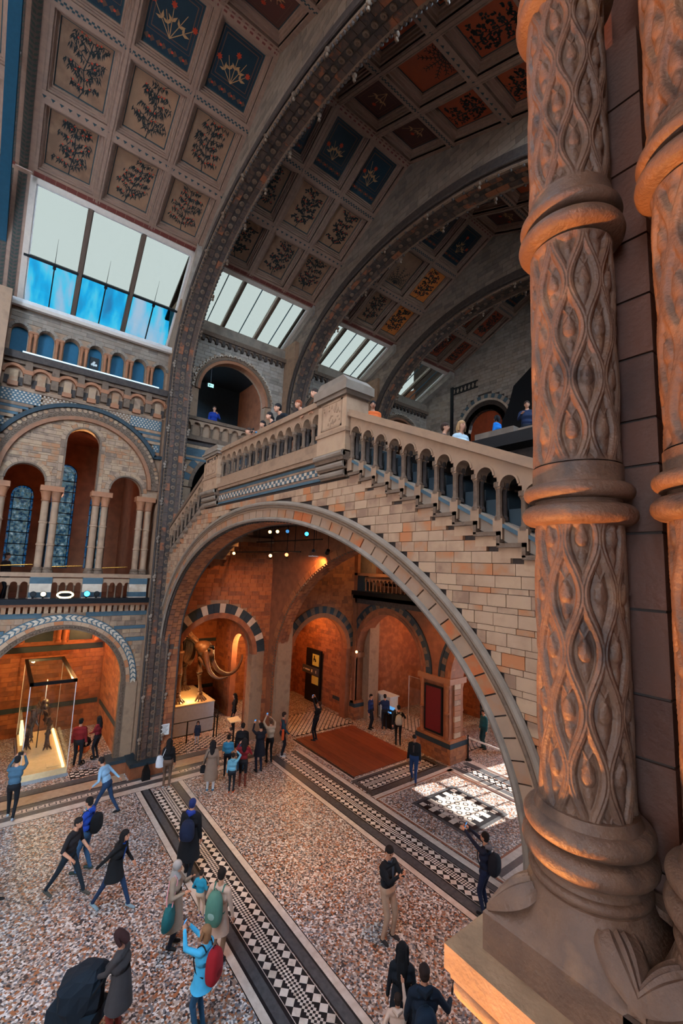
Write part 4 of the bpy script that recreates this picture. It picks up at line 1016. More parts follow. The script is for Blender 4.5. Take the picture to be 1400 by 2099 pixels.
# right-hand pier of the bridge and first rib
MB().box((-2.15,4.75,0),(-.9,5.5,17)).build('pier','buff_plain',None)
bpy.context.view_layer.update()
_p=[o for o in bpy.data.objects if o.name.startswith('pier') and o.parent is None][0]; _p.name='wall_right_pier'; tag(_p,'plain stone pier carrying the far end of the stair bridge','wall',kind='structure')
# ------------------------------------------------------------------ coffered ceiling
ceil=root('ceiling','pitched coffered ceiling of painted botanical panels in cream frames','ceiling',kind='structure')
TH=math.atan(.455); CT,ST=cos(TH),sin(TH); ZR=23.4
def TS(sgn): return lambda y,s,h: (XC+sgn*s*CT-sgn*ST*h, y, ZR-s*ST-CT*h)
SR=[0,2.05/CT,4.15/CT,6.25/CT,9.35/CT]
rg=random.Random(99)
def leaf(mb,p,ang,l,w,h=-.285,mi=0):
    c,s_=cos(ang),sin(ang); q=lambda a,b_:(p[0]+a*c-b_*s_,p[1]+a*s_+b_*c,h)
    mb.add([q(0,0),q(l*.4,w/2),q(l,0),q(l*.4,-w/2)],[(0,1,2,3)],mi)
def stroke(mb,p,q,w,h=-.284,mi=0):
    dx,dy=q[0]-p[0],q[1]-p[1]; l=hypot(dx,dy) or 1; nx,ny=-dy/l*w/2,dx/l*w/2
    mb.add([(p[0]+nx,p[1]+ny,h),(p[0]-nx,p[1]-ny,h),(q[0]-nx*.7,q[1]-ny*.7,h),(q[0]+nx*.7,q[1]+ny*.7,h)],[(0,1,2,3)],mi)
def plant(T_,y0,y1,s0,s1,style,seed):
    """a painted plant growing upslope inside the panel"""
    g=random.Random(seed); mb=MB(T_); W,H=y1-y0,s1-s0; cx=(y0+y1)/2
    P=lambda u,v:(y0+W*u,s1-H*v)
    def inside(p): return y0+.06<p[0]<y1-.06 and s0+.06<p[1]<s1-.06
    if style=='willow' or style=='leafy':
        tips=[]
        trunk=[P(.5+g.uniform(-.08,.08),.0)]
        u=.5
        for k in range(1,7): u+=g.uniform(-.07,.07); trunk.append(P(min(.8,max(.2,u)),k*.15))
        for a,b_ in zip(trunk,trunk[1:]): stroke(mb,a,b_,.035)
        for k in range(1,7):
            for sd in (-1,1):
                a=trunk[k]; L_=g.uniform(.25,.42)*W; an=-pi/2+sd*g.uniform(.7,1.25); m=(a[0]+L_*.5*cos(an),a[1]+L_*.5*sin(an)); e=(a[0]+L_*cos(an+sd*.15),a[1]+L_*sin(an+sd*.15))
                stroke(mb,a,m,.022); stroke(mb,m,e,.016); tips+=[m,e,((m[0]+e[0])/2,(m[1]+e[1])/2),((a[0]+m[0])/2,(a[1]+m[1])/2)]
        for t in tips:
            for j in range(6 if style=='willow' else 5):
                an=(g.uniform(.1,1.1)+ (pi/2-.6)) if style=='willow' else g.uniform(0,2*pi)
                p=(t[0]+g.uniform(-.07,.07),t[1]+g.uniform(-.06,.06))
                if style=='willow': 
                    an=pi/2+g.uniform(-.75,.75)
                    e=(p[0]+.17*cos(an),p[1]+.17*sin(an))
                    if inside(p) and inside(e): leaf(mb,p,an,g.uniform(.12,.20),.035)
                else:
                    e=(p[0]+.1*cos(an),p[1]+.1*sin(an))
                    if inside(p) and inside(e): leaf(mb,p,an,g.uniform(.09,.13),.075)
            if g.random()<.45 and inside(t): leaf(mb,(t[0]-.03,t[1]),0,.06,.06,-.283,1)
    elif style=='palm':
        base=P(.5,.05)
        for k in range(9):
            a0=-pi/2+(k-4)*.26; p=base; an=a0
            for j in range(7):
                q=(p[0]+.16*W/1.5*cos(an),p[1]+.16*W/1.5*sin(an)); an+=(k-4)*.07
                if inside(q): stroke(mb,p,q,.03); leaf(mb,q,an+.9,.12,.03); leaf(mb,q,an-.9,.12,.03)
                p=q
    else:       # flower panel with patterned border
        fr=.10*W
        for k in range(2):
            o=.05+.09*k; 
            for a,b_ in (((y0+o,s0+o),(y1-o,s0+o)),((y0+o,s1-o-.3),(y1-o,s1-o-.3)),((y0+o,s0+o),(y0+o,s1-o-.3)),((y1-o,s0+o),(y1-o,s1-o-.3))): stroke(mb,a,b_,.03 if k else .02,-.286,2)
        for k in range(4):
            c=(y0+W*(k+.5)/4,s1-.17); 
            for an in (0,pi): leaf(mb,c,an,.15,.16,-.2855,2)
            leaf(mb,(c[0]-.04,c[1]),0,.08,.08,-.284,1)
        b0=(cx,s1-.42)
        for k in range(5):
            an=-pi/2+(k-2)*.42+g.uniform(-.1,.1); L_=g.uniform(.3,.55)*H; m=(b0[0]+L_*.5*cos(an),b0[1]+L_*.5*sin(an)); e=(b0[0]+L_*cos(an*1.0),b0[1]+L_*sin(an))
            if inside(e):
                stroke(mb,b0,e,.022,-.284,3); leaf(mb,m,an+.7,.2,.08,-.283,3); leaf(mb,m,an-.7,.18,.07,-.283,3)
                if k%2==0:
                    for q in range(7): leaf(mb,e,2*pi*q/7,.09,.06,-.282,1)
        return mb,['paint_dark','paint_red','paint_brown','paint_gold']
    return mb,['paint_dark','paint_red']
def coffers(sgn,y0,y1,ncol,styles,rows=(0,1,2),detail=True,border=0.0):
    T_=TS(sgn); W=(y1-y0)/ncol; bw=.13
    for ri in rows:
        s0,s1=SR[ri],SR[ri+1]; a0,a1=s0+.17,s1-.17
        for c in range(ncol):
            ya,yb_=y0+W*c+bw,y0+W*(c+1)-bw
            pm,st=styles(ri,c)
            f=MB(T_); ins=[(0,0),(0,-.07),(.05,-.07),(.05,-.15),(.09,-.15),(.10,-.22),(.14,-.22),(.14,-.29)]
            for (i0,h0),(i1,h1) in zip(ins,ins[1:]):
                A=[(ya+i0,a0+i0,h0),(yb_-i0,a0+i0,h0),(yb_-i0,a1-i0,h0),(ya+i0,a1-i0,h0)]; B=[(ya+i1,a0+i1,h1),(yb_-i1,a0+i1,h1),(yb_-i1,a1-i1,h1),(ya+i1,a1-i1,h1)]
                f.add(A+B,[(k,(k+1)%4,4+(k+1)%4,4+k) for k in range(4)])
            f.build('coffer_frame','ceil_cream',ceil,recalc=False)
            p=MB(T_).box((ya+.13,a0+.13,-.32),(yb_-.13,a1-.13,-.288)).build('painted_panel',pm,ceil)
            e=MB(T_); q=.14
            for k_,(u0,u1,v0,v1) in enumerate(((ya+q,yb_-q,a0+q,a0+q+.035),(ya+q,yb_-q,a1-q-.035,a1-q),(ya+q,ya+q+.03,a0+q,a1-q),(yb_-q-.03,yb_-q,a0+q,a1-q))): e.add([(u0,v0,-.286),(u1,v0,-.286),(u1,v1,-.286),(u0,v1,-.286)],[(0,1,2,3)])
            e.build('painted_edge','paint_teal',p,recalc=False)
            mb,ms=plant(T_,ya+.16,yb_-.16,a0+.16,a1-.16,st,ri*100+c*10+int(y0*7)+(sgn+1)*1000)
            mb.build('painted_plant',ms,p,recalc=False)
        # transverse beams
    for c in range(ncol+1):
        u=y0+W*c; s_a,s_b=SR[min(rows)]+.0,SR[max(rows)+1]
        x0,x1=(u-bw,u+bw) if 0<c<ncol else ((u-.02,u+bw) if c==0 else (u-bw,u+.02))
        MB(T_).box((x0,s_a,-.3),(x1,s_b,.0)).build('cross_beam','ceil_cream',ceil)
        for q0,q1,hh in ((.02,.05,.018),(.09,.17,.03),(.21,.24,.018)):
            if x0+q1<x1: MB(T_).box((x0+q0,s_a,.0),(x0+q1,s_b,hh)).build('beam_bead','ceil_cream',ceil)
    for ri in list(rows)+[max(rows)+1]:
        s=SR[ri]; w0,w1=(s-.17 if ri else 0),s+.17
        MB(T_).box((y0,w0,-.3),(y1,w1,.012)).build('rail','ceil_cream',ceil)
        ck=MB(T_); y=y0+.04; k=0; d=.12 if ri==2 or ri==1 else .2
        while y<y1-.05:
            if ri in (1,): 
                ck.box((y,s-.05,.012),(y+.07,s-.002,.016)); ck.box((y+.06,s+.002,.012),(y+.13,s+.05,.016)); y+=.13
            elif ri==3: ck.box((y,s-.08,.012),(y+.30,s+.08,.016)); y+=.31
            elif ri==0: ck.box((y,s+.04,.012),(y+.1,s+.09,.016)); y+=.2
            else: ck.prism([(y,s-.045),(y+.12,s-.045),(y+.06,s+.04)],.012,.016); y+=.22
        ck.build('painted_border',{3:'paint_oxide',0:'paint_oxide'}.get(ri,'paint_teal'),ceil,recalc=False)
st_left1=lambda r,c:('panel_navy','flower') if r==0 else ('panel_beige','willow')
st_left2=lambda r,c:('panel_navy','flower') if r==0 else ('panel_beige','leafy')
st_left3=lambda r,c:('panel_navy','flower') if r==0 else ((('panel_amber' if c==2 else 'panel_beige'),'palm' if (c==1 and r==1) else 'leafy'))
st_right=lambda r,c:('panel_maroon','flower') if r==0 else ('panel_rust','palm' if (c==1 and r==1) else 'leafy')
BAYS=[(-.62,4.98),(5.55,10.67),(11.25,16.25),(16.85,21.4)]
coffers(-1,-.62,4.98,3,st_left1); coffers(-1,5.5,10.67,3,st_left2); coffers(-1,11.22,16.25,3,st_left3); coffers(-1,16.82,21.4,3,lambda r,c:st_right(r,c) if r else st_left2(r,c))
coffers(1,-.62,4.98,3,st_right); coffers(1,5.5,10.67,3,st_right); coffers(1,11.22,16.25,3,st_right); coffers(1,16.82,21.4,3,st_right)
# leaf-patterned border band beside bay 1 and the next bay beyond it
for sgn in (-1,1):
    T_=TS(sgn); MB(T_).box((-1.3,0,-.3),(-.62,SR[3],-.02)).build('border_band','ceil_cream',ceil)
    lf=MB(T_)
    for y,w in ((-.86,.2),(-1.22,.2)):
        MB(T_).box((y-.12,0,-.02),(y+.12,SR[3],-.01)).build('border_ground','ceil_dark',ceil); s=.1
        while s<SR[3]:
            for d in (-1,1): leaf(lf,(y,s),pi/2+d*.9+pi,.16,.07,-.004)
            s+=.13
    lf.build('border_leaves','paint_green',ceil,recalc=False)
    coffers(sgn,-7.0,-1.3,3,st_left1,rows=(1,2))
# opaque roof skin with roof-light openings
sk=MB()
for sgn in (-1,1):
    T_=TS(sgn); sk.T=T_
    sk.box((-14.3,-.2,-.5),(22,SR[3]+.32,-.36)) if sgn<0 else sk.box((-14.3,-.2,-.5),(22,SR[3]+.1,-.36))
    for y0,y1 in ((4.8,5.75),(10.5,11.4),(16.1,17.0),(21.2,22)): sk.box((y0,SR[3]-.1,-.5),(y1,SR[4]+.6,-.36))
sk.build('roof_skin','ceil_dark',ceil)
# ------------------------------------------------------------------ roof windows
def rooflight(i,label,pt,y0,y1,muls,dirty,rail,sgn=-1,glassm='glass_sky'):
    """pt: ((x_top,z_top),(x_bot,z_bot))"""
    w=tag(link('window_%d'%i,None),label,'window',kind='structure')
    (xt,zt),(xb,zb)=pt; l=hypot(xb-xt,zb-zt); d=((xb-xt)/l,(zb-zt)/l); n=(-d[1]*sgn*-1,d[0]*sgn*-1)
    n=(d[1],-d[0]) if sgn<0 else (-d[1],d[0])
    if n[1]>0: n=(-n[0],-n[1])
    Tw=lambda y,s,h:(xt+d[0]*s+n[0]*h,y,zt+d[1]*s+n[1]*h)
    fw=.13
    for nm,a,b_ in (('frame_rail',(y0,-.05,-.12),(y1,fw,.05)),('frame_rail',(y0,l-fw,-.12),(y1,l+.05,.05)),('frame_stile',(y0-.05,-.05,-.12),(y0+fw,l+.05,.05)),('frame_stile',(y1-fw,-.05,-.12),(y1+.05,l+.05,.05))): MB(Tw).box(a,b_).build(nm,'white_frame',w)
    for nm,a,b_ in (('frame_bead',(y0,fw,-.10),(y1,fw+.05,.0)),('frame_bead',(y0,l-fw-.05,-.10),(y1,l-fw,.0)),('frame_bead',(y0+fw,fw,-.1),(y0+fw+.05,l-fw,.0)),('frame_bead',(y1-fw-.05,fw,-.1),(y1-fw,l-fw,.0))): MB(Tw).box(a,b_).build(nm,'white_sill',w)
    ys=[y0+fw]+list(muls)+[y1-fw]
    for m in muls: MB(Tw).box((m-.055,fw,-.14),(m+.055,l-fw,.10)).build('mullion','frame_brown',w); MB(Tw).box((m-.09,fw,-.14),(m+.09,l-fw,.0)).build('mullion_edge','white_frame' if not rail else 'frame_brown',w)
    for k in range(len(ys)-1):
        if rail:
            MB(Tw).box((ys[k],fw,-.07),(ys[k+1],l*rail,-.06)).build('pane',glassm,w); MB(Tw).box((ys[k],l*rail,-.07),(ys[k+1],l-fw,-.06)).build('pane','glass_dirty',w)
            m=(ys[k]+ys[k+1])/2; MB(Tw).box((m-.02,l*rail,-.08),(m+.02,l-fw,.0)).build('glazing_bar','iron_dark',w); MB(Tw).box((m-.05,l*rail-.02,-.08),(m+.05,l*rail+.16,.02)).build('bar_bracket','iron_dark',w)
            MB(Tw).tube([(m,l*rail,-.05),(m,l*rail-.9,-.05)],[.012,.003],5).build('glazing_wire','iron_dark',w)
        else:
            MB(Tw).box((ys[k],fw,-.07),(ys[k+1],l-fw,-.06)).build('pane',glassm,w)
            if dirty: m=(ys[k]+ys[k+1])/2; MB(Tw).box((m-.016,fw,-.08),(m+.016,l-fw,-.03)).build('glazing_bar','iron_teal',w)
    if rail: MB(Tw).box((y0,l*rail-.045,-.12),(y1,l*rail+.045,.06)).build('transom','iron_dark',w)
X6=XC-6.25-.1; X9=XC-9.35
rooflight(1,'large square three-light roof window with blue-stained lower panes',((-16.75,20.42),(-19.72,17.1)),-.60,4.86,(1.14,2.93),True,.545)
z6=ZR-6.4*.455; z9=ZR-9.35*.455
rooflight(2,'sloping three-light roof window just beyond the nearest great rib',((XC-6.42,z6),(X9,z9)),5.55,10.62,(7.2,8.92),True,None)
rooflight(3,'sloping roof window between the middle and farthest great ribs',((XC-6.42,z6),(X9,z9)),11.25,16.1,(12.9,14.5),True,None)
rooflight(4,'smallest sloping roof window, beside the end wall',((XC-6.42,z6),(X9,z9)),16.85,21.1,(18.3,19.7),True,None)
for j,(y0,y1) in enumerate(((-.6,4.86),(5.55,10.62),(11.25,16.1),(16.85,21.1))):
    rooflight(11+j,'clear roof window high on the opposite slope, bay %s from the gallery column'%('one','two','three','four')[j],((XC+6.42,z6),(XC+9.35,z9)),y0,y1,(y0+(y1-y0)/3,y0+2*(y1-y0)/3),False,None,sgn=1,glassm='glass_clear')
# border band continuing down beside the big window
_d=hypot(2.97,3.32); _T=lambda y,s_,h:(-16.75-2.97/_d*s_+3.32/_d*-h*-1,y,20.42-3.32/_d*s_-2.97/_d*h)
MB(_T).box((-8.5,-.1,-.15),(-.62,_d+.1,-.02)).build('border_band','ceil_cream',ceil)
_lf=MB(_T)
for _y in (-.86,-1.22):
    MB(_T).box((_y-.12,0,-.02),(_y+.12,_d,-.008)).build('border_ground','ceil_dark',ceil)
    for _s in np.arange(.1,_d,.13):
        for _k in (-1,1): leaf(_lf,(_y,_s),pi/2+_k*.9+pi,.16,.07,.0)
_lf.build('border_leaves','paint_green',ceil,recalc=False)
# cheeks beside the roof windows
def cheek(y0,y1,pts): b=MB(lambda u,v,w:(u,w,v)); b.prism(pts,y0,y1); b.build('window_cheek','pale_ashlar',ceil)
cheek(4.82,5.06,[(-16.5,20.75),(-16.4,20.2),(-19.4,16.95),(-20.2,17.0),(-20.2,17.6)])
for _a,_b in ((5.4,5.6),(10.58,10.76),(11.1,11.3),(16.06,16.34),(16.7,16.9),(21.06,21.55)): cheek(_a,_b,[(XC-6.2,z6+.2),(XC-6.2,z6-.35),(X9-.1,z9-.35),(X9-.1,z9+.1)])
# cheeks closing the big window to the lower sill, and wall head of the other bays
MB().box((-20.2,-.9,16.9),(-19.7,5.0,17.1)).build('sill_back','white_sill',ceil)
MB().box((-20.4,5.4,18.9),(-19.0,21.5,19.1)).build('wall_head','stone_blocks',ceil)
# exposed iron rib beside the border band
ir=root('iron_rib','dark teal iron roof rib with a pale strut, at the edge of the coffered ceiling','roof rib',(XC,-1.25,0))
pts=[]
for k in range(0,41):
    t=k/40; s=(1-2*t)*10.6/CT; sg=-1 if s>0 else 1; s=abs(s); x=XC+sg*s*CT; z=ZR-s*ST-.75-.25*(s/10)**2; pts.append((x-XC,0,z))
path=[(p,(0,1,0),(0,0,1)) for p in pts]
MB().sweep(path,[(-.14,-.18),(.14,-.18),(.14,-.14),(.03,-.14),(.03,.14),(.14,.14),(.14,.18),(-.14,.18),(-.14,.14),(-.03,.14),(-.03,-.14),(-.14,-.14)]).build('girder','iron_teal',ir)
for k in (4,7,10,13,16,19,22,25,28,31,34): MB().tube([(pts[k][0],0,pts[k][2]+.15),(pts[k][0]+.25,0.1,pts[k][2]+.85)],.03,6).build('strut','white_sill',ir)
# ------------------------------------------------------------------ entrance end
YE=15.62
we=root('wall_end','dark entrance end of the hall with round arches on piers under a balcony','wall',kind='structure')
Te=TY(YE); b=MB(Te)
ARC=[(-16.12,2.28),(-9.85,2.3),(-4.6,2.2)]
wall_open(b,-18.6,-2.2,3.38,6.3,[(c,r_,3.38,3.3) for c,r_ in ARC],-.85,0,18); b.build('wall_core','red_lit_plain',we)
for c,r_ in ARC:
    MB(Te).arc(c,3.38,r_,r_+.16,0,pi,-.2,.05,28).build('arch_roll','red_lit_brick',we); MB(Te).arc(c,3.38,r_+.16,r_+.32,0,pi,-.05,.03,28).build('arch_band','red_lit_plain',we)
    if c<-8: ring_parts(we,Te,c,3.38,r_+.32,r_+.56,-.05,.05,30,['blue_dark','cream_stone'] if c<-20 else ['blue_dark','carved'])
    MB(Te).arc(c,3.38,r_+.56,r_+.66,0,pi,-.05,.08,28).build('hood','blue_dark',we)
MB(Te).box((-18.6,6.05,-.1),(-2.2,6.3,.12)).build('cornice','carved_dark',we)
for k in range(32): MB(Te).box((-18.4+.5*k-.1,6.3,-.05),(-24+.5*k+.1,6.5,.16)).build('corbel','carved_dark',we,recalc=False)
MB(Te).box((-18.7,6.5,-1.2),(-2.2,6.72,.3)).build('balcony_floor','iron_dark',we)
balustrade(we,Te,-17.9,-11.5,6.75,7.55,22,'orange_mould',colm='orange_mould')
MB(Te).box((-18.9,7.53,-.2),(-11,7.68,.12)).build('coping','orange_mould',we); MB(Te).box((-18.9,6.72,-.2),(-17.9,7.55,.1)).build('balcony_panel','blue_dark',we)
b=MB(TY(YE+.8)); wall_open(b,-27,-2.2,6.7,13.2,[(c,1.7,9.6,7.0) for c,_ in ARC],-.4,0,14); b.build('upper_wall','red_lit_plain',we)
# piers
def end_pier(x0,x1,panel,twin):
    b=MB(); b.box((x0,YE-.02,0),(x1,YE+.9,3.2)); b.build('pier_core','red_lit_plain',we)
    for y0,y1,w in ((0,.62,.18),):
        L=[]
        for i in range(4):
            x=x0-.18; z=.155*i
            while x<x1+.18:
                l=random.uniform(.3,.5); xe=min(x+l,x1+.18); block('pier_brick',we,'red_lit_brick',((x+xe)/2,YE-.15,z+.077),(xe-x-.008,.06,.147)); x+=l
            y=YE-.18
            while y<YE+1.0:
                l=random.uniform(.3,.45); ye=min(y+l,YE+1.05); block('pier_brick',we,'red_lit_brick',(x1+.15,(y+ye)/2,z+.077),(.06,ye-y-.008,.147)); y+=l
        MB().box((x0-.16,YE-.16,0),(x1+.16,YE+1.03,.61)).build('plinth_core','red_lit_plain',we)
        MB().box((x0-.17,YE-.17,.62),(x1+.17,YE+1.04,.80)).build('plinth_band','blue_dark',we); MB().box((x0-.12,YE-.12,.8),(x1+.12,YE+1.0,.92)).build('plinth_cap','red_lit_brick',we)
    MB().box((x0-.1,YE-.14,3.16),(x1+.12,YE+1.0,3.40)).build('abacus','orange_mould',we)
    xs=[x0+.12,x1-.12] if not twin else [x0+.25,x0+.6,x1-.6,x1-.25]
    for x in xs:
        for y in ((YE-.04,YE+.9) if not twin else (YE-.06,)):
            MB().lathe([(.13,0),(.13,.06),(.09,.12),(.09,1.0),(.12,1.03),(.12,1.09),(.09,1.12),(.09,1.95),(.15,2.2),(.15,2.28)],(x,y,.92),12).build('pier_shaft','red_lit_brick',we,smooth=True)
    if not twin:
        for i in range(10): block('quoin','' and we or we,'orange_mould' if i%3 else 'buff',(x1+.0,YE+.45,1.05+.22*i),(.14,.42,.205))
    if panel: 
        MB().box((x0+.3,YE-.05,.98),(x1-.32,YE+.02,2.98)).build('panel_surround','iron_dark',we)
end_pier(-13.82,-12.22,True,False); end_pier(-20.05,-18.45,False,True); end_pier(-7.5,-6.2,False,False)
rp=root('notice_board','tall dark red board framed on the near entrance pier','board',(-13.05,YE-.06,1.02)); MB().box((-.43,-.02,.06),(.43,.02,1.88)).build('board','red_panel',rp)
b=MB(); b.box((-.5,-.04,0),(.5,.04,.06)); b.box((-.5,-.04,1.88),(.5,.04,1.95)); b.box((-.5,-.04,.06),(-.43,.04,1.88)); b.box((.43,-.04,.06),(.5,.04,1.88)); b.build('board_frame','iron_dark',rp)
# porch behind the arches
pb=MB(TY(21.6)); pb.box((-27,6.5,-.3),(-11.9,13.4,0)); wall_open(pb,-27,-11.9,0,6.5,[(-14.55,.32,3.0,0,.3),(-17.6,.9,3.2,2.2),(-15.2,1.0,3.6,3.5)],-.3,0,10)
pb2=MB(TY(21.6)); pb.build('porch_back','red_lit_plain',we)
def kb(a,c,z0,z1): return [] if (-15.0<(a+c)/2<-14.1 and z0<3.2) else [(a,c)]
brickwork(we,'y',21.57,[(.2*i,.2*i+.2) for i in range(30)],-26,-11.5,kb,'red_lit_brick',lmin=.4,lmax=.6,cap=100)
MB().box((-27,YE+.8,6.3),(-11.9,21.6,6.5)).build('porch_ceiling','red_lit_plain',we)
MB().box((-18.6,16.5,0),(-18.4,21.6,6.3)).build('porch_cross_wall','red_lit_brick',we)
for z in (1.1,3.3): block('dark_band',we,'blue_dark',(-21,21.53,z),(8,.06,.18))
# tall mullioned window over the entrance that lets the sun in
wn=tag(link('window_8',None),'tall barred entrance window throwing sunlight onto the floor','window',kind='structure')
f=MB(TY(21.6))
f.box((-11.9,0,-.3),(-10.35,13.2,0)); f.box((-7.3,0,-.3),(-2.2,13.2,0)); f.box((-10.35,0,-.3),(-7.3,2.3,0)); f.box((-10.35,5.3,-.3),(-7.3,13.2,0)); f.build('window_wall','red_lit_plain',wn)
f=MB(TY(21.6))
for x in (-9.6,-8.85,-8.1): f.box((x-.03,2.3,-.2),(x+.03,5.3,-.1))
for z in (3.05,3.8,4.55): f.box((-10.35,z-.03,-.2),(-7.3,z+.03,-.1))
f.build('glazing_bars','iron_dark',wn); MB(TY(21.6)).box((-10.35,2.3,-.16),(-7.3,5.3,-.15)).build('pane','glass_clear',wn)
dr=tag(link('door_1',None),'narrow bright glazed door slit at the back of the entrance porch','door',kind='structure')
MB(TY(21.6)).box((-14.87,0,-.12),(-14.23,3.1,-.11)).build('pane','glass_sky',dr); f=MB(TY(21.6))
for x in (-14.87,-14.23): f.box((x-.04,0,-.15),(x+.04,3.1,-.05))
f.box((-14.87,2.2,-.15),(-14.23,2.26,-.05)); f.build('door_frame','iron_dark',dr)
# second-floor platform, its balustrade, and the end wall with the arched door
MB().box((-20,15.9,13.0),(-1.5,21.8,13.35)).build('platform','stone_blocks',we)
MB().box((-17.6,11.9,11.3),(-3.6,15.9,11.62)).build('upper_landing','stone_blocks',we)
eb=root('upper_balustrade','dark stone balustrade with a broad carved newel beyond the right-hand flight','balustrade',(-7.55,12.05,11.62))
Tb2=lambda u,v,w:(u,-w,v)
balustrade(eb,Tb2,.68,3.6,.0,.66,8,'carved')
for a,b_ in ((.65,3.7),):
    MB(Tb2).box((a,.62,-.2),(b_,.76,.12)).build('coping','stone_blocks',eb)
MB(Tb2).box((-.6,0,-.5),(.6,.55,.25)).build('newel','buff_plain',eb); MB(Tb2).box((-.68,.55,-.6),(.68,.80,.35)).build('newel_cap','stone_blocks',eb)
for k in range(2): MB(Tb2).box((-.5+.55*k,.08,.25),(-.05+.55*k,.5,.28)).build('carved_panel','carved_dark',eb)
YD=21.5; Td=TY(YD); b=MB(Td); wall_open(b,-20.2,-1,13.3,24,[(-14.45,1.15,16.35,13.3)],-.4,-.03,16); b.build('end_wall_core','mortar',we)
def kd(a,c,z0,z1):
    if z0>23.6-.455*abs((a+c)/2-XC): return []
    h=2.05 if z0<16.35 else sqrt(max(0,2.05**2-(z0-16.35)**2)); o=[]
    if h==0: return [(a,c)]
    if a<-14.45-h: o.append((a,min(c,-14.45-h)))
    if c>-14.45+h: o.append((max(a,-14.45+h),c))
    return o
brickwork(we,'y',YD,[(13.35+.2*i,13.55+.2*i) for i in range(50)],-20.2,-1,kd,'pale_ashlar',lmin=.35,lmax=.55,cap=260,depth=.05)
ring_parts(we,Td,-14.45,16.35,1.82,2.08,-.05,.04,26,['blue_stone','pale_ashlar'])
MB(Td).arc(-14.45,16.35,1.7,1.82,0,pi,-.1,.08,24).build('arch_roll','cream_stone',we); MB(Td).arc(-14.45,16.35,1.45,1.7,0,pi,-.25,-.02,24).build('arch_order','carved_dark',we)
ring_parts(we,Td,-14.45,16.35,1.15,1.45,-.2,-.03,18,['buff_small','carved'])
for sg in (-1,1): MB(Td).box((min(-14.45+sg*1.15,-14.45+sg*1.82),13.35,-.2),(max(-14.45+sg*1.15,-14.45+sg*1.82),16.35,.02)).build('door_jamb','carved_dark',we)
dd=tag(link('door_2',None),'arched orange wooden double door in the upper end wall','door',kind='structure')
for sg in (-1,1):
    b=MB(Td); n=10; x0,x1=(-14.45-1.15,-14.45) if sg<0 else (-14.45,-14.45+1.15)
    pts=[(x0,13.35),(x1,13.35)]+[(x,16.35+sqrt(max(0,1.15**2-(x+14.45)**2))) for x in np.linspace(x1,x0,9)]
    b.prism(pts,-.35,-.28); b.build('door_leaf','panel_rust',dd)
    q=MB(Td); q.box((x0+.25,14.2,-.28),(x1-.2,16.2,-.26)); q.build('door_panel','orange_mould',dd)
MB(Td).box((-16.9,13.35,-.02),(-16.7,19.6,.08)).build('downpipe','iron_dark',we)
zz=MB(Td); zz.box((-16.65,19.05,.0),(-14.9,19.12,.06)); zz.box((-16.65,19.45,.0),(-14.9,19.52,.06))
for k in range(6): x=-16.6+.28*k; zz.prism([(x,19.1),(x+.05,19.1),(x+.19,19.46),(x+.14,19.46)],0,.05); zz.prism([(x+.14,19.1),(x+.19,19.1),(x+.05,19.46),(x,19.46)],0,.05)
zz.build('lattice_bracket','iron_dark',we)
fossil=root('dark_sculpture','tall dark slab standing on the upper platform beside the arched door','sculpture',(-11.6,20.4,13.35)); 
b=MB(); b.prism([(-1.2,0),(1.6,0),(1.7,4.6),(.9,5.2),(-.2,4.4),(-.5,3.4),(-.9,2.6),(-1.0,1.2)],-.25,.25); b.v=[(x,z*1.0,y) for x,y,z in b.v]; b.build('slab','iron_dark',fossil)
# ------------------------------------------------------------------ right side of the hall (camera side)
wr=root('wall_right','near side wall and gallery floor around the foreground column','wall',kind='structure')
MB().box((-.8,-8.5,0),(-.5,4.75,6.0)).build('lower_wall','buff_plain',wr); MB().box((-.8,5.5,0),(-.5,22,6.0)).build('lower_wall','buff_plain',wr)
MB().box((-.72,-8.5,5.9),(3.2,22,6.2)).build('gallery_floor','stone_blocks',wr); MB().box((3.2,-8.5,6),(3.5,22,13.2)).build('gallery_wall','buff_plain',wr)
MB().box((-1.4,-8.5,13.2),(3.5,22,13.5)).build('gallery_ceiling','buff_plain',wr); MB().box((-1.5,-8.5,13.2),(-1.1,22,19.2)).build('upper_wall','pale_ashlar',wr)
MB().box((-.95,5.5,6.2),(-.6,22,13.2)).build('gallery_screen','buff_plain',wr)
wb=root('wall_back','plain far wall closing the hall behind the gallery','wall',kind='structure'); MB().box((-27,-14.3,0),(3.5,-14,26)).build('wall_face','buff_plain',wb)
MB().box((XW-.5,-14,0),(XW,-1.7,17)).build('side_wall','buff_plain',wb); MB().box((-27,-14,-.25),(3,-9,0)).build('floor_extension','terrazzo',wb)
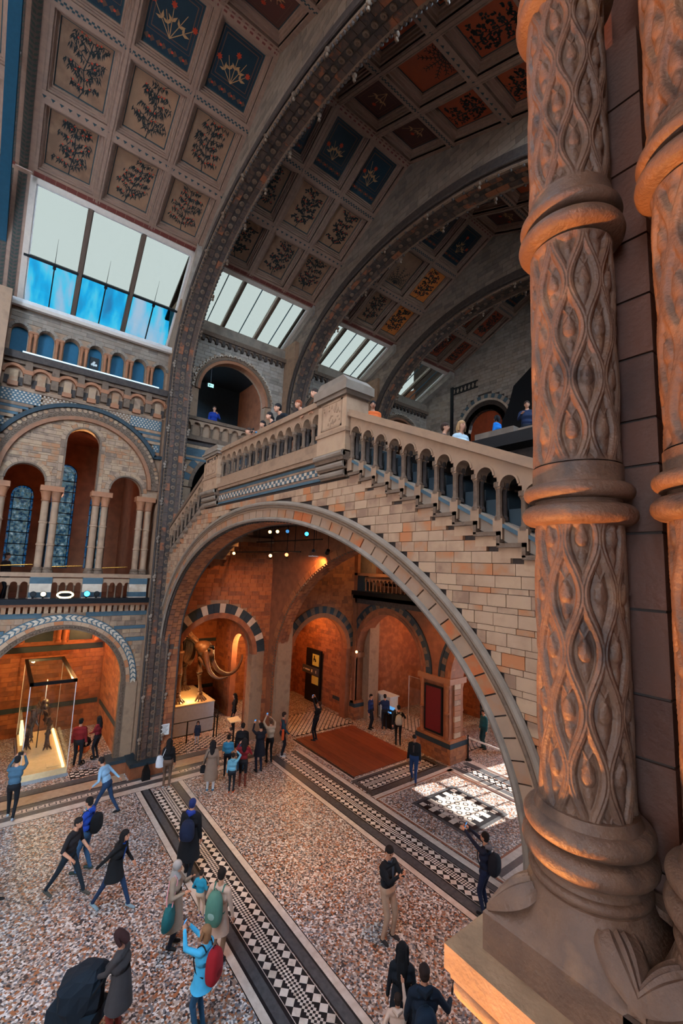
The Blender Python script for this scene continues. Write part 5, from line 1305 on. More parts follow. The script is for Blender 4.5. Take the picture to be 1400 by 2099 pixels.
# ------------------------------------------------------------------ foreground carved column
AX,AY=-.57,1.31; CR=.1175
cc=root('carved_column','massive carved terracotta column with ribbon and bud relief in the foreground','column',(AX,AY,6.93))
Z0=6.93
def relief(u,z,Wd,Pd,z0,z1):
    """height of the interlaced ribbons and buds; u arc length, z height"""
    h=np.zeros_like(u); w=.0150; k0=np.floor(u/(Wd/2))
    best=np.full_like(u,9.0)
    ph=2*np.pi*z/Pd
    for dk in (-1,0,1,2):
        k=k0+dk; sg=np.where(np.mod(k,2)==0,1.0,-1.0); L=k*Wd/2+sg*(Wd/4*.86)*np.cos(ph); d=np.abs(u-L)
        slope=np.abs(Wd/4*.86*2*np.pi/Pd*np.sin(ph)); d=d/np.sqrt(1+slope**2); best=np.minimum(best,d)
    rb=np.clip(1-(best/w)**2,0,1); rib_=np.sqrt(rb)*.0165 - np.exp(-(best/.0028)**2)*.0040*(best<w)- np.exp(-((best-.0075)/.0016)**2)*.0022
    h=rib_
    # buds: cell centres between ribbon k and k+1
    for dk in (-1,0,1):
        k=k0+dk; uc=(k+.5)*Wd/2; odd=np.where(np.mod(k,2)==0,1.0,0.0)
        zc_=np.where(odd>0,Pd/2,0.0); zz=np.mod(z-zc_+Pd/2,Pd)-Pd/2; du=u-uc
        wcell=Wd/2*.62
        lens=np.clip(1-np.abs(zz)/(Pd*.40),0,1); ww=wcell*lens**.8
        inn=np.clip(1-(np.abs(du)/(ww+1e-6))**2,0,1)*(lens>0)
        h=np.maximum(h,inn*.0045)
        wb_=.0190*np.clip(1-np.clip(zz,0,.05)/.040,.05,1)**.6; bud=np.clip(1-(du/wb_)**2-(np.minimum(zz,0)/.024)**2,0,1)*(zz<.034); h=np.maximum(h,bud**.35*.0125)
        tail=np.clip(1-np.abs(zz+.048)/.040,0,1); tl=np.clip(1-(np.abs(du)/(.011*(.35+tail)+1e-6))**2,0,1)*(tail>0); h=np.maximum(h,np.sqrt(tl)*.0085*tail**.5)
        hood=np.clip(1-np.abs(zz-.040)/.028,0,1); hl=np.exp(-((np.abs(du)-.016*(1-hood))/.0035)**2)*(hood>0); h=np.maximum(h,hl*.008)
    edge=np.clip(np.minimum(z-z0,z1-z)/.02,0,1)
    return h*edge-.0135*edge
def carved_shaft(cx,cy,z0,z1,par,phase,nu=360,dz=.0034,r=CR,name='shaft'):
    nz=int((z1-z0)/dz); zs=np.linspace(z0,z1,nz+1); th=np.linspace(0,2*np.pi,nu,endpoint=False); TT,ZZ=np.meshgrid(th,zs); C=2*np.pi*r; Wd=C/8; 
    H=relief(TT*r+phase,ZZ,Wd,.30,z0,z1); R_=r+H-.002
    co=np.stack([cx+R_*np.cos(TT),cy+R_*np.sin(TT),ZZ-Z0],-1).reshape(-1,3)
    i=np.arange(nz)[:,None]*nu; j=np.arange(nu)[None,:]; j2=(j+1)%nu
    f=np.stack([i+j,i+j2,i+nu+j2,i+nu+j],-1).reshape(-1,4)
    me=bpy.data.meshes.new(name); me.vertices.add(len(co)); me.vertices.foreach_set('co',co.ravel()); me.loops.add(f.size); me.loops.foreach_set('vertex_index',f.ravel()); me.polygons.add(len(f)); me.polygons.foreach_set('loop_start',np.arange(0,f.size,4)); me.update(calc_edges=True); me.polygons.foreach_set('use_smooth',np.ones(len(f),bool)); me.materials.append(M['column_stone']); 
    return link(name,me,par)
def torus_prof(r0,z0,rad,n=8): return [(r0+rad*cos(t),z0+rad*sin(t)) for t in np.linspace(-pi/2,pi/2,n)]
def column(cx,cy,par,nu,dz):
    carved_shaft(cx,cy,7.385,8.145,par,.013,nu,dz); carved_shaft(cx,cy,8.315,9.0,par,.03,nu,dz); carved_shaft(cx,cy,9.18,9.87,par,.0,nu,dz); carved_shaft(cx,cy,10.03,10.5,par,.0,max(60,nu//4),.02)
    for zc in (8.17,9.04,9.89):
        p=[(.10,zc-.035),(.119,zc-.03)]+torus_prof(.1215,zc+.0,.0285,9)+[(.113,zc+.0285),(.110,zc+.035),(.113,zc+.0415)]+torus_prof(.1215,zc+.065,.0235,9)+[(.119,zc+.092),(.119,zc+.14),(.10,zc+.15)]
        MB().lathe([(r_,z-Z0) for r_,z in p],(cx,cy,0),96).build('annulet','column_stone',par,smooth=True)
    p=[(.10,7.40),(.122,7.40),(.126,7.385)]+torus_prof(.130,7.350,.026,9)[::-1]+[(.136,7.322)]+torus_prof(.131,7.290,.030,9)[::-1]+[(.128,7.256),(.126,7.244),(.132,7.236)]+torus_prof(.132,7.222,.013,7)[::-1]+[(.138,7.205),(.140,7.198)]
    MB().lathe([(r_,z-Z0) for r_,z in p],(cx,cy,0),96).build('base_mouldings','column_stone',par,smooth=True)
    # bell spreading from the round mouldings to the square plinth
    vs=[]; n=96; L=[(.140,7.20,0.0),(.146,7.185,.05),(.155,7.16,.16),(.166,7.135,.34),(.178,7.115,.6),(.186,7.103,.9),(.188,7.098,1.0)]
    for r_,z,sqr in L:
        for k in range(n):
            t=2*pi*k/n; c,s_=cos(t),sin(t); rs=1/max(abs(c),abs(s_)); rr=r_*((1-sqr)+sqr*min(rs,1.40)); vs.append((cx+rr*c,cy+rr*s_,z-Z0))
    fs=[(i*n+k,i*n+(k+1)%n,(i+1)*n+(k+1)%n,(i+1)*n+k) for i in range(len(L)-1) for k in range(n)]
    MB().add(vs,fs).build('bell','column_stone',par,smooth=True)
    for q in range(4):   # spur leaves at the corners: ribbed tongues lying on the bell
        t0=pi/4+q*pi/2; vs=[]; nu_,nv=13,15
        for i in range(nv):
            f=i/(nv-1); r_=.148+.112*f; half=(.34*(1-f)**.8+.04)*sin(pi*min(1,.25+f*.75))**.5
            for j in range(nu_):
                g_=j/(nu_-1)*2-1; tt=t0+half*g_; rg_=abs(cos(g_*pi*2.5)); zz=7.186-.075*f-.012*g_*g_+.018*sin(pi*f)*(1-g_*g_)+.011*rg_*(1-f*.6)
                vs.append((cx+r_*cos(tt),cy+r_*sin(tt),zz-Z0))
        fs=[(i*nu_+j,i*nu_+j+1,(i+1)*nu_+j+1,(i+1)*nu_+j) for i in range(nv-1) for j in range(nu_-1)]
        MB().add(vs,fs).build('spur_leaf','column_stone',par,smooth=True)
    def slab(h,z0,z1,nm,m): 
        b=MB(); e=.006; b.hexa([(cx-h,cy-h,z0-Z0),(cx+h,cy-h,z0-Z0),(cx+h,cy+h,z0-Z0),(cx-h,cy+h,z0-Z0),(cx-h,cy-h,z1-Z0-e),(cx+h,cy-h,z1-Z0-e),(cx+h,cy+h,z1-Z0-e),(cx-h,cy+h,z1-Z0-e)]); b.hexa([(cx-h,cy-h,z1-Z0-e),(cx+h,cy-h,z1-Z0-e),(cx+h,cy+h,z1-Z0-e),(cx-h,cy+h,z1-Z0-e),(cx-h+e,cy-h+e,z1-Z0),(cx+h-e,cy-h+e,z1-Z0),(cx+h-e,cy+h-e,z1-Z0),(cx-h+e,cy+h-e,z1-Z0)]); b.build(nm,m,par)
    slab(.191,7.005,7.101,'plinth','column_stone')
column(0,0,cc,360,.0034)
# ledge the column stands on, with stepped mouldings below
lg=root('gallery_ledge','worn stone ledge with moulded edge under the foreground column','ledge',(AX,AY,0))
b=MB(); b.box((-.262,-.262,6.945),(.9,.45,7.005)); b.build('ledge_slab','ledge_stone',lg)
b=MB(); b.box((-.25,-.25,6.925),(.9,.45,6.945)); b.box((-.215,-.215,6.86),(.9,.45,6.925)); b.build('ledge_cove','ledge_stone',lg)
path=[((-.225,.45,6.90),(0,0,1),(-1,0,0)),((-.225,-.225,6.90),(0,0,1),(-.707,-.707,0)),((.9,-.225,6.90),(0,0,1),(0,-1,0))]
MB().sweep(path,circ(0,0,.028,10)).build('ledge_roll','ledge_stone',lg,smooth=True)
b=MB(); b.box((-.16,-.16,6.1),(.9,.45,6.86)); b.build('pedestal','ledge_stone',lg)
b=MB(); b.box((-.02,-.62,6.86),(.9,-.262,6.945)); b.build('coping_block','ledge_stone',lg)
b=MB(); b.box((.02,-.60,6.2),(.5,-.27,6.86)); b.build('parapet','ledge_stone',lg)
# core behind the shaft with jointed pilaster, and the partner shaft
pc=root('column_core','dark jointed stone pilaster between the paired foreground columns','pillar',(-.45,1.62,7.005))
MB().box((-.20,.10,0),(.30,.30,3.4)).build('core','column_block',pc); MB().box((-.05,-.085,0),(.035,.10,3.4)).build('core_web','column_block',pc)
z=0.0; hs=[.23,.27,.17,.235,.22,.20,.14,.20,.19,.2,.25,.25,.25]
for h in hs:
    MB().box((-.060,-.165,z+.004),(.045,-.085,z+h-.004)).build('pilaster_block','column_block',pc); z+=h
MB().box((-.055,-.155,0),(.04,-.085,z)).build('pilaster_joint','mortar',pc)
c2=root('carved_column','partner carved column cropped by the right picture edge','column',(AX+.335,AY,6.93))
column(0,0,c2,200,.006)
# ------------------------------------------------------------------ lamps the place has
lamp('bay_spot','SPOT',(-19.3,1.95,5.6),420,ORANGE,spot_size=radians(120),spot_blend=.8,shadow_soft_size=.15,target=(-22.5,1.9,1.0))
lamp('bay_spot_b','POINT',(-23.6,3.4,4.6),120,ORANGE,shadow_soft_size=.1)
lamp('mastodon_spot','SPOT',(-19.4,7.4,5.2),700,ORANGE,spot_size=radians(120),spot_blend=.8,shadow_soft_size=.15,target=(-22.5,8.2,1.2))
lamp('corridor_lamp','POINT',(-21.6,10.75,3.9),300,AMBER,shadow_soft_size=.15)
lamp('gallery_lamp','POINT',(-22.0,1.95,11.2),30,(1,.34,.12),shadow_soft_size=.2)
lamp('vault_lamp','SPOT',(-19.6,1.95,12.2),60,AMBER,spot_size=radians(90),target=(-19.4,1.95,13.4))
lamp('arch_spot','SPOT',(-14.2,10.0,8.4),420,ORANGE,spot_size=radians(110),spot_blend=.6,shadow_soft_size=.06,target=(-17.6,10.7,4.0))
lamp('arch_spot_b','SPOT',(-16.6,8.4,9.2),170,ORANGE,spot_size=radians(110),spot_blend=.7,shadow_soft_size=.06,target=(-18.3,7.0,3.0))
lamp('porch_lamp','POINT',(-16.0,18.8,4.6),170,ORANGE,shadow_soft_size=.15)
lamp('porch_lamp_b','POINT',(-21.5,13.4,5.0),260,ORANGE,shadow_soft_size=.15)
lamp('porch_lamp_c','POINT',(-10.2,18.6,4.0),140,ORANGE,shadow_soft_size=.15)
lamp('pillar_spot','SPOT',(-11.4,12.6,9.2),900,ORANGE,spot_size=radians(50),spot_blend=.7,shadow_soft_size=.08,target=(-13.0,15.6,1.5))
lamp('balcony_lamp','POINT',(-16.5,15.0,8.6),90,AMBER,shadow_soft_size=.1)
lamp('floor_spot','SPOT',(-5.6,8.1,9.6),1500,ORANGE,spot_size=radians(42),spot_blend=.6,shadow_soft_size=.05,target=(-7.6,7.4,0))
lamp('floor_spot_b','SPOT',(-12.0,6.6,9.0),2200,AMBER,spot_size=radians(48),spot_blend=.9,shadow_soft_size=.2,target=(-12.3,7.6,0))
lamp('floor_spot_c','SPOT',(-10.0,4.6,14.0),2000,ORANGE,spot_size=radians(24),spot_blend=.8,shadow_soft_size=.1,target=(-10.6,3.2,0))
lamp('column_uplight','SPOT',(-3.5,-1.4,1.4),6500,(1,.38,.09),spot_size=radians(34),spot_blend=.6,shadow_soft_size=.12,target=(-.55,1.25,8.7))
lamp('column_uplight_b','POINT',(.1,.95,6.5),6,(1,.35,.12),shadow_soft_size=.06)
# ------------------------------------------------------------------ exhibits
def chain(mb,pts,r,n=8): mb.tube(pts,r,n); return mb
def lerp(a,b,t): return tuple(a[i]+(b[i]-a[i])*t for i in range(3))
def bone(mb,a,b,r,ends=1.5,n=8):
    P=[lerp(a,b,t) for t in (0,.06,.16,.5,.84,.94,1)]; mb.tube(P,[r*ends*.7,r*ends,r*1.05,r*.8,r*1.05,r*ends,r*ends*.7],n)
def smooth_path(pts,n=6):
    out=[]
    for i in range(len(pts)-1):
        p0=pts[max(i-1,0)];p1=pts[i];p2=pts[i+1];p3=pts[min(i+2,len(pts)-1)]
        for k in range(n):
            t=k/n; out.append(tuple(.5*((2*p1[j])+(-p0[j]+p2[j])*t+(2*p0[j]-5*p1[j]+4*p2[j]-p3[j])*t*t+(-p0[j]+3*p1[j]-3*p2[j]+p3[j])*t**3) for j in range(3)))
    out.append(tuple(pts[-1])); return out
# glass case
gc=root('glass_case','tall glass display case with black top frame and glowing amber base in the near bay','display case',(-21.6,1.95,0))
X0,X1,Y0,Y1,ZT=-2.2,2.24,-.70,.71,3.33
MB().box((X0-.05,Y0-.05,0),(X1+.05,Y1+.05,.1)).build('plinth','podium_grey',gc)
MB().box((X0,Y0,.1),(X1,Y1,.30)).build('base','podium_top',gc)
MB().box((X0+.1,Y1-.16,.30),(X1-.05,Y1-.08,.36)).build('edge_light','glow_panel',gc); MB().box((X0+.1,Y0+.08,.30),(X0+1.4,Y0+.16,.9)).build('side_light','glow_panel',gc)
for nm,a,b_ in (('pane',(X1-.012,Y0,.3),(X1,Y1,ZT)),('pane',(X0,Y0,.3),(X0+.012,Y1,ZT)),('pane',(X0,Y0,.3),(X1,Y0+.012,ZT)),('pane',(X0,Y1-.012,.3),(X1,Y1,ZT)),('pane',(X0,Y0,ZT),(X1,Y1,ZT+.012))): MB().box(a,b_).build(nm,'glass_case',gc)
for a,b_ in (((X0-.03,Y0-.03,ZT-.02),(X1+.03,Y0+.09,ZT+.09)),((X0-.03,Y1-.09,ZT-.02),(X1+.03,Y1+.03,ZT+.09)),((X1-.09,Y0-.03,ZT-.02),(X1+.03,Y1+.03,ZT+.09)),((X0-.03,Y0-.03,ZT-.02),(X0+.09,Y1+.03,ZT+.09))): MB().box(a,b_).build('top_frame','black_metal',gc)
for y_ in (Y0,Y1):
    for x_ in (X0,X1): MB().box((x_-.012,y_-.012,.3),(x_+.012,y_+.012,ZT)).build('glass_edge','white_sill',gc)
MB().box((1.55,.1,.31),(2.0,.58,.33)).build('label_plate','podium_top',gc)
lamp('case_lamp','POINT',(-20.6,2.3,3.1),150,AMBER,shadow_soft_size=.08); lamp('case_lamp_b','POINT',(-22.6,1.6,3.1),110,AMBER,shadow_soft_size=.08)
_bone0=bone
def bone(mb,a,b,r,ends=1.5,n=8): _bone0(mb,a,b,r*1.45,ends,n)
# two-legged dinosaur skeleton, facing the hall
DSK=1.6
ds=root('dinosaur_skeleton','dark brown two-legged dinosaur skeleton standing inside the glass case','skeleton',(-21.5,1.85,.30))
hip=(-.35,0,1.55); sp=smooth_path([(-2.0,.05,1.25),(-1.2,.0,1.5),hip,(.15,-.02,1.72),(.55,-.04,1.78),(.85,-.03,1.98),(1.02,-.02,2.08)],6)
b=MB(); b.tube(sp,[.03+.04*min(1,i/14) for i in range(len(sp))],8)
for i,p in enumerate(sp): b.ball(p,(.05,.055,.055) if i>8 else (.035,.04,.04),7,5); b.tube([p,(p[0]-.03,p[1],p[2]+(.16 if i>10 else .10))],[.022,.012],5)
b.build('spine','bone_dark',ds,smooth=True,recalc=False)
b=MB()
for k in range(9):
    x=-.05+k*.075; w=.26-.010*abs(k-4)**1.5
    for s_ in (-1,1): b.tube(smooth_path([(x,s_*.03,1.68),(x+.03,s_*w,1.55),(x+.08,s_*w*.95,1.32),(x+.16,s_*w*.45,1.16)],4),[.030]*12+[.018],6)
b.build('ribs','bone_dark',ds,smooth=True,recalc=False)
b=MB(); b.ball((1.13,0,2.10),(.19,.13,.15),10,7); b.ball((1.32,0,2.02),(.19,.09,.10),10,6); b.tube([(1.05,.05,1.98),(1.28,.045,1.93),(1.42,.0,1.95)],[.03,.025,.02],6); b.tube([(1.05,-.05,1.98),(1.28,-.045,1.93),(1.42,0,1.95)],[.03,.025,.02],6)
for s_ in (-1,1): b.ball((1.16,s_*.075,2.13),(.04,.02,.035),7,5); b.ball((1.05,s_*.08,2.05),(.06,.03,.06),7,5)
b.build('skull','bone_dark',ds,smooth=True,recalc=False)
b=MB()
for s_ in (-1,1): b.ball((hip[0],s_*.13,1.55),(.22,.05,.14),9,6); b.tube([(hip[0],s_*.12,1.48),(hip[0]+.25,s_*.15,1.25),(hip[0]+.38,s_*.14,1.18)],[.05,.03,.02],6); b.tube([(hip[0],s_*.12,1.48),(hip[0]-.35,s_*.1,1.15)],[.05,.025],6)
b.build('pelvis','bone_dark',ds,smooth=True,recalc=False)
for s_,kx,fx in ((-1,.22,-.15),(1,.28,.22)):
    b=MB(); h=(hip[0]+.02,s_*.22,1.5); kn=(hip[0]+kx+.1,s_*.32,.98); an=(hip[0]+fx-.15,s_*.32,.48); ft=(hip[0]+fx+.05,s_*.33,.10)
    bone(b,h,kn,.06); bone(b,kn,an,.05); bone(b,(kn[0]-.04,kn[1]+s_*.03,kn[2]),(an[0],an[1]+s_*.03,an[2]),.025)
    for j in (-1,0,1): bone(b,(an[0],an[1]+j*.03,an[2]-.03),(ft[0],ft[1]+j*.06,ft[2]),.026); b.tube([(ft[0],ft[1]+j*.06,ft[2]),(ft[0]+.13,ft[1]+j*.11,.05),(ft[0]+.25,ft[1]+j*.14,.025)],[.038,.034,.012],6)
    b.build('hind_leg','bone_dark',ds,smooth=True,recalc=False)
    b=MB(); sh=(.62,s_*.20,1.45); el=(.52,s_*.30,1.12); ha=(.66,s_*.28,.74+(0 if s_<0 else .2)); b.ball((.5,s_*.2,1.58),(.12,.03,.2),8,6); bone(b,sh,el,.04); bone(b,el,ha,.03)
    for j in (-1,0,1): b.tube([ha,(ha[0]+.05,ha[1]+j*.04,ha[2]-.08),(ha[0]+.07,ha[1]+j*.06,ha[2]-.16)],[.022,.018,.008],5)
    b.build('fore_leg','bone_dark',ds,smooth=True,recalc=False)
MB().tube([(-.35,0,0),(-.35,0,1.5)],.018,6).build('support_rod','black_metal',ds)
MB().tube([(.95,0,2.15),(.85,0,2.9)],.016,6).build('hanging_rod','white_sill',ds)
bone=_bone0
# mastodon on its podium
pd=root('podium','large pale grey podium with glowing top carrying the tusked skeleton','podium',(-22.3,7.76,0))
MB().box((-1.5,-.98,0),(1.54,.98,1.33)).build('podium_body','podium_grey',pd); MB().box((-1.52,-1.0,1.33),(1.56,1.0,1.37)).build('podium_top','podium_top',pd)
for x,y in ((1.2,-.5),(1.25,.3),(.5,-.7)): MB().lathe([(.05,0),(.06,.05),(.03,.06)],(x,y,1.37),10).build('uplight','lamp_warm',pd)
lamp('podium_lamp','POINT',(-21.2,7.6,1.7),40,AMBER,shadow_soft_size=.05)
mt=root('mastodon_skeleton','elephant-like skeleton with long curved tusks on the grey podium','skeleton',(-22.3,7.76,1.37))
sp=smooth_path([(-1.45,-.35,1.75),(-.9,-.3,2.55),(-.2,-.25,2.95),(.5,-.2,3.05),(.95,-.05,2.85),(1.15,.1,2.7)],6)
b=MB(); b.tube(sp,.07,8)
for i,p in enumerate(sp): b.tube([p,(p[0]-.08,p[1],p[2]+.18+.16*exp(-((i-17)/5)**2))],[.06,.03],6); b.ball(p,.10,7,5)
b.build('spine','bone_brown',mt,smooth=True,recalc=False)
b=MB()
for k in range(12):
    x=-.75+k*.12; w=.52-.02*abs(k-6)
    for s_ in (-1,1): b.tube(smooth_path([(x,-.25+s_*.06,2.85),(x,-.25+s_*w,2.5),(x+.05,-.25+s_*w,1.95),(x+.1,-.25+s_*w*.5,1.55)],4),[.032]*12+[.02],6)
b.build('ribs','bone_brown',mt,smooth=True,recalc=False)
b=MB(); c=(1.35,.35,2.45)
b.ball(c,(.34,.38,.34),14,10); b.ball((c[0]+.18,c[1]+.12,c[2]-.22),(.26,.30,.30),12,8); b.ball((c[0]-.05,c[1]-.05,c[2]+.12),(.30,.42,.24),12,8)
for s_ in (-1,1):
    q=(c[0]+.20-s_*.17,c[1]+.20+s_*.20,c[2]-.45); b.tube([(q[0]-.05,q[1]-.03,q[2]+.35),q,(q[0]+.04,q[1]+.04,q[2]-.22)],[.15,.14,.12],10)
b.build('skull','bone_brown',mt,smooth=True,recalc=False)
b=MB()
for s_ in (-1,1): b.ball((c[0]+.33-s_*.14,c[1]+.20+s_*.16,c[2]+.02),(.07,.07,.09),8,6)
b.ball((c[0]+.30,c[1]+.24,c[2]+.12),(.10,.13,.06),9,6); b.build('eye_sockets','iron_dark',mt,smooth=True,recalc=False)
b=MB(); b.tube(smooth_path([(c[0]-.1,c[1]-.2,c[2]-.4),(c[0]+.1,c[1]+.05,c[2]-.75),(c[0]+.28,c[1]+.3,c[2]-.85)],4),[.10]*4+[.08]*5,8); b.build('jaw','bone_brown',mt,smooth=True,recalc=False)
for s_ in (-1,1):
    q=(c[0]+.24-s_*.17,c[1]+.24+s_*.20,c[2]-.62); pts=smooth_path([q,(q[0]+.12-s_*.04,q[1]+.25,q[2]-.42),(q[0]+.16+(-.35 if s_<0 else .0)*0,q[1]+.75,q[2]-.68),(q[0]+.05,q[1]+1.25,q[2]-.52),(q[0]-.1,q[1]+1.55,q[2]-.15),(q[0]-.16,q[1]+1.62,q[2]+.12)],6)
    if s_<0: pts=smooth_path([q,(q[0]+.15,q[1]+.12,q[2]-.40),(q[0]+.36,q[1]+.42,q[2]-.66),(q[0]+.50,q[1]+.85,q[2]-.62)],6)
    MB().tube(pts,[.115-.085*(i/len(pts))**1.4 for i in range(len(pts))],10).build('tusk','bone_brown',mt,smooth=True)
for (hx,hy,kx,fx,fy,front) in ((1.0,-.62,.95,1.05,-.62,1),(1.05,.25,1.15,1.15,.38,1),(-1.0,-.62,-.85,-.95,-.6,0),(-1.0,.2,-.8,-.9,.3,0)):
    b=MB(); top=(hx,hy,2.35 if front else 2.1); kn=(kx,hy+.03,1.25); an=(fx,fy,.42); 
    if front: b.ball((hx-.08,hy,2.35),(.22,.06,.42),10,7)
    else: b.ball((hx,hy*.6,2.2),(.3,.12,.35),10,7)
    bone(b,top,kn,.11); bone(b,kn,an,.085); bone(b,(kn[0]-.09,kn[1]+.05,kn[2]),(an[0]-.06,an[1]+.05,an[2]),.05)
    b.ball((an[0],an[1],.30),(.13,.13,.14),9,6)
    for j in range(5): t=(j-2)*.5; b.tube([(an[0],an[1],.26),(an[0]+.2*cos(t),an[1]+.2*sin(t),.12),(an[0]+.33*cos(t),an[1]+.33*sin(t),.03)],[.065,.055,.03],6)
    b.build('leg','bone_brown',mt,smooth=True,recalc=False)
for x,y,h in ((.2,-.25,2.9),(-.6,-.25,2.7)): MB().tube([(x,y,0),(x,y,h)],.028,6).build('support_rod','black_metal',mt)
# barrier in front of the podium
def barrier(pts,label,h=.95):
    r=root('barrier_rail',label,'barrier',(*pts[0],0)); o=pts[0]
    for p in pts: MB().tube([(p[0]-o[0],p[1]-o[1],0),(p[0]-o[0],p[1]-o[1],h)],.03,8).build('post','black_metal',r)
    for a,b_ in zip(pts,pts[1:]):
        for z in (h-.02,.35): MB().tube([(a[0]-o[0],a[1]-o[1],z),(b_[0]-o[0],b_[1]-o[1],z)],.022,6).build('rail','black_metal',r)
barrier([(-19.85,6.0),(-19.88,7.2),(-19.92,8.45)],'black barrier rail across the front of the grey podium')
barrier([(-19.95,8.6),(-21.2,9.15),(-22.4,9.2),(-23.6,9.2)],'black barrier rail running back beside the grey podium')
lc=root('sign_lectern','slanted pale information panel on a black stand by the barrier','lectern',(-18.9,8.95,0)); MB().tube([(0,0,0),(0,0,1.0)],.04,8).build('stand','black_metal',lc)
MB().hexa([(-.2,-.26,1.0),(.2,-.26,.93),(.2,.26,.93),(-.2,.26,1.0),(-.2,-.26,1.04),(.2,-.26,.97),(.2,.26,.97),(-.2,.26,1.04)]).build('panel','podium_top',lc)
# lit doorway display in the far side of the mastodon bay
dc=root('lit_display','tall lit display of framed pictures beyond the mastodon bay doorway','display',(-21.5,11.3,0))
MB().box((-1.1,.4,0),(1.1,.5,4.0)).build('back_panel','panel_amber',dc)
for x in (-.45,.0,.45): MB().box((x-.03,-.05,0),(x+.03,.05,3.7)).build('mullion','iron_dark',dc)
for z in (2.3,.9): MB().box((-.8,-.04,z),(.8,.04,z+.06)).build('transom','iron_dark',dc)
for k in range(7): MB().box((-.25+.2*(k%2),.36,.8+.42*k),(-.08+.2*(k%2),.4,1.05+.42*k)).build('picture',('white_paper','screen_blue','podium_top')[k%3],dc)
# ------------------------------------------------------------------ lamps and fixtures on the ledge
def fixture(x,y,z,lens,label,aim=(1,0,.2),s=.11):
    r=root('spotlight',label,'spotlight',(x,y,z)); d=Vector(aim).normalized()
    MB().tube([tuple(-d*s*1.3),tuple(-d*s*.2),tuple(d*s*.9)],[s*.55,s*.8,s*.9],12).build('housing','black_metal',r,smooth=True)
    MB().tube([tuple(d*s*.9),tuple(d*s*1.0)],[s*.72,s*.66],12).build('lens',lens,r); MB().box((-.03,-.03,-.14),(.03,.03,0)).build('bracket','black_metal',r)
LX=-18.43
fixture(LX,.93,6.62,'black_plastic','unlit black spotlight on the balcony ledge, leftmost of the pair'); fixture(LX,1.22,6.62,'lamp_white','small white-lit spotlight on the balcony ledge'); fixture(LX,2.54,6.62,'lamp_blue','dazzling blue spotlight on the balcony ledge',s=.13); fixture(LX,2.86,6.62,'black_plastic','unlit black spotlight beside the blue one on the balcony ledge')
ov=root('oval_lamp','oval warm-white floodlight on the balcony ledge','floodlight',(LX,1.88,6.60)); path=[((0,.32*cos(t)*(.75 if abs(cos(t))>.7 else 1),.10*sin(t)),(1,0,0),(0,cos(t),sin(t))) for t in np.linspace(0,2*pi,24,endpoint=False)]
MB().sweep(path,circ(0,0,.035,6),closed=True).build('ring_light','lamp_white',ov,smooth=True); MB().box((-.06,-.26,-.08),(-.02,.26,.08)).build('housing','black_metal',ov); MB().box((-.04,-.05,-.14),(.0,.05,-.05)).build('bracket','black_metal',ov)
for (x,y,z,m_,lb) in ((-15.2,8.2,9.25,'lamp_warm','warm spotlight under the landing, leftmost of the top pair'),(-14.6,8.2,9.24,'lamp_warm','warm spotlight under the landing, second of the top pair'),(-13.86,8.2,9.22,'screen_blue','dim blue spotlight under the landing'),(-12.56,8.2,9.08,'lamp_blue','bright blue spotlight under the landing'),(-18.0,8.0,8.4,'lamp_warm','low warm spotlight near the pier under the landing'),(-15.05,8.2,8.32,'lamp_warm','warm spotlight hanging on a bar under the landing'),(-13.83,8.2,8.36,'lamp_red','red-orange spotlight glowing under the landing')):
    fixture(x,y,z,m_,lb,aim=(.75,-.62,-.25),s=.09)
    MB().tube([(0,0,0),(0,0,9.9-z)],.012,5).build('drop_rod','black_metal',bpy.data.objects[[o.name for o in bpy.data.objects if o.name.startswith('spotlight')][-1]])
lb_=root('lighting_bar','thin black lighting bars hung under the landing','lighting bar',(-15.5,8.2,8.45)); MB().tube([(-2.8,0,0),(2.6,0,0)],.025,6).build('bar','black_metal',lb_); MB().tube([(-2.6,.9,.5),(2.6,.9,.5)],.025,6).build('bar','black_metal',lb_)
for x in (-2.4,2.2): MB().tube([(x,0,0),(x,0,1.45)],.012,5).build('drop_rod','black_metal',lb_); MB().tube([(x,.9,.5),(x,.9,1.45)],.012,5).build('drop_rod','black_metal',lb_)
hg=root('hanging_globe','clear glass globe pendant hanging under the landing','pendant lamp',(-12.1,8.2,8.3)); MB().ball((0,0,0),.16,16,10).build('globe','glass_case',hg,smooth=True); MB().tube([(0,0,.15),(0,0,1.6)],.012,5).build('cord','black_metal',hg); MB().lathe([(.05,.14),(.07,.2),(.02,.24)],n=10).build('cap','black_metal',hg)
MB().arc(0,0,.15,.17,0,2*pi,-.01,.01,20).build('rim','white_sill',hg)
ex=root('exit_sign','small glowing green exit sign in the dark upper gallery','exit sign',(-21.0,7.41,16.9)); MB().box((-.03,-.16,-.1),(.03,.16,.1)).build('box','black_plastic',ex); MB().box((.03,-.14,-.09),(.035,.14,.09)).build('face','exit_sign',ex); MB().box((-.01,-.01,.1),(.01,.01,1.5)).build('hanger','black_plastic',ex)
e=MB(); e.box((.035,-.1,-.05),(.037,-.02,.05)); e.prism([(.02,-.04),(.1,0),(.02,.04)],.035,.037); e.v=[v if i<8 else (v[2],v[0],v[1]) for i,v in enumerate(e.v)]; e.build('symbol','podium_grey',ex)
ps=root('paper_notice','small white paper notice on the bridge pier','notice',(-17.88,5.62,1.5)); MB().box((-.005,-.15,-.2),(.005,.15,.2)).build('sheet','white_paper',ps)
nl=MB()
for k in range(6): nl.box((.005,-.11,.14-.05*k),(.0065,.11-.03*(k%3),.155-.05*k))
nl.build('print','sign_grey',ps)
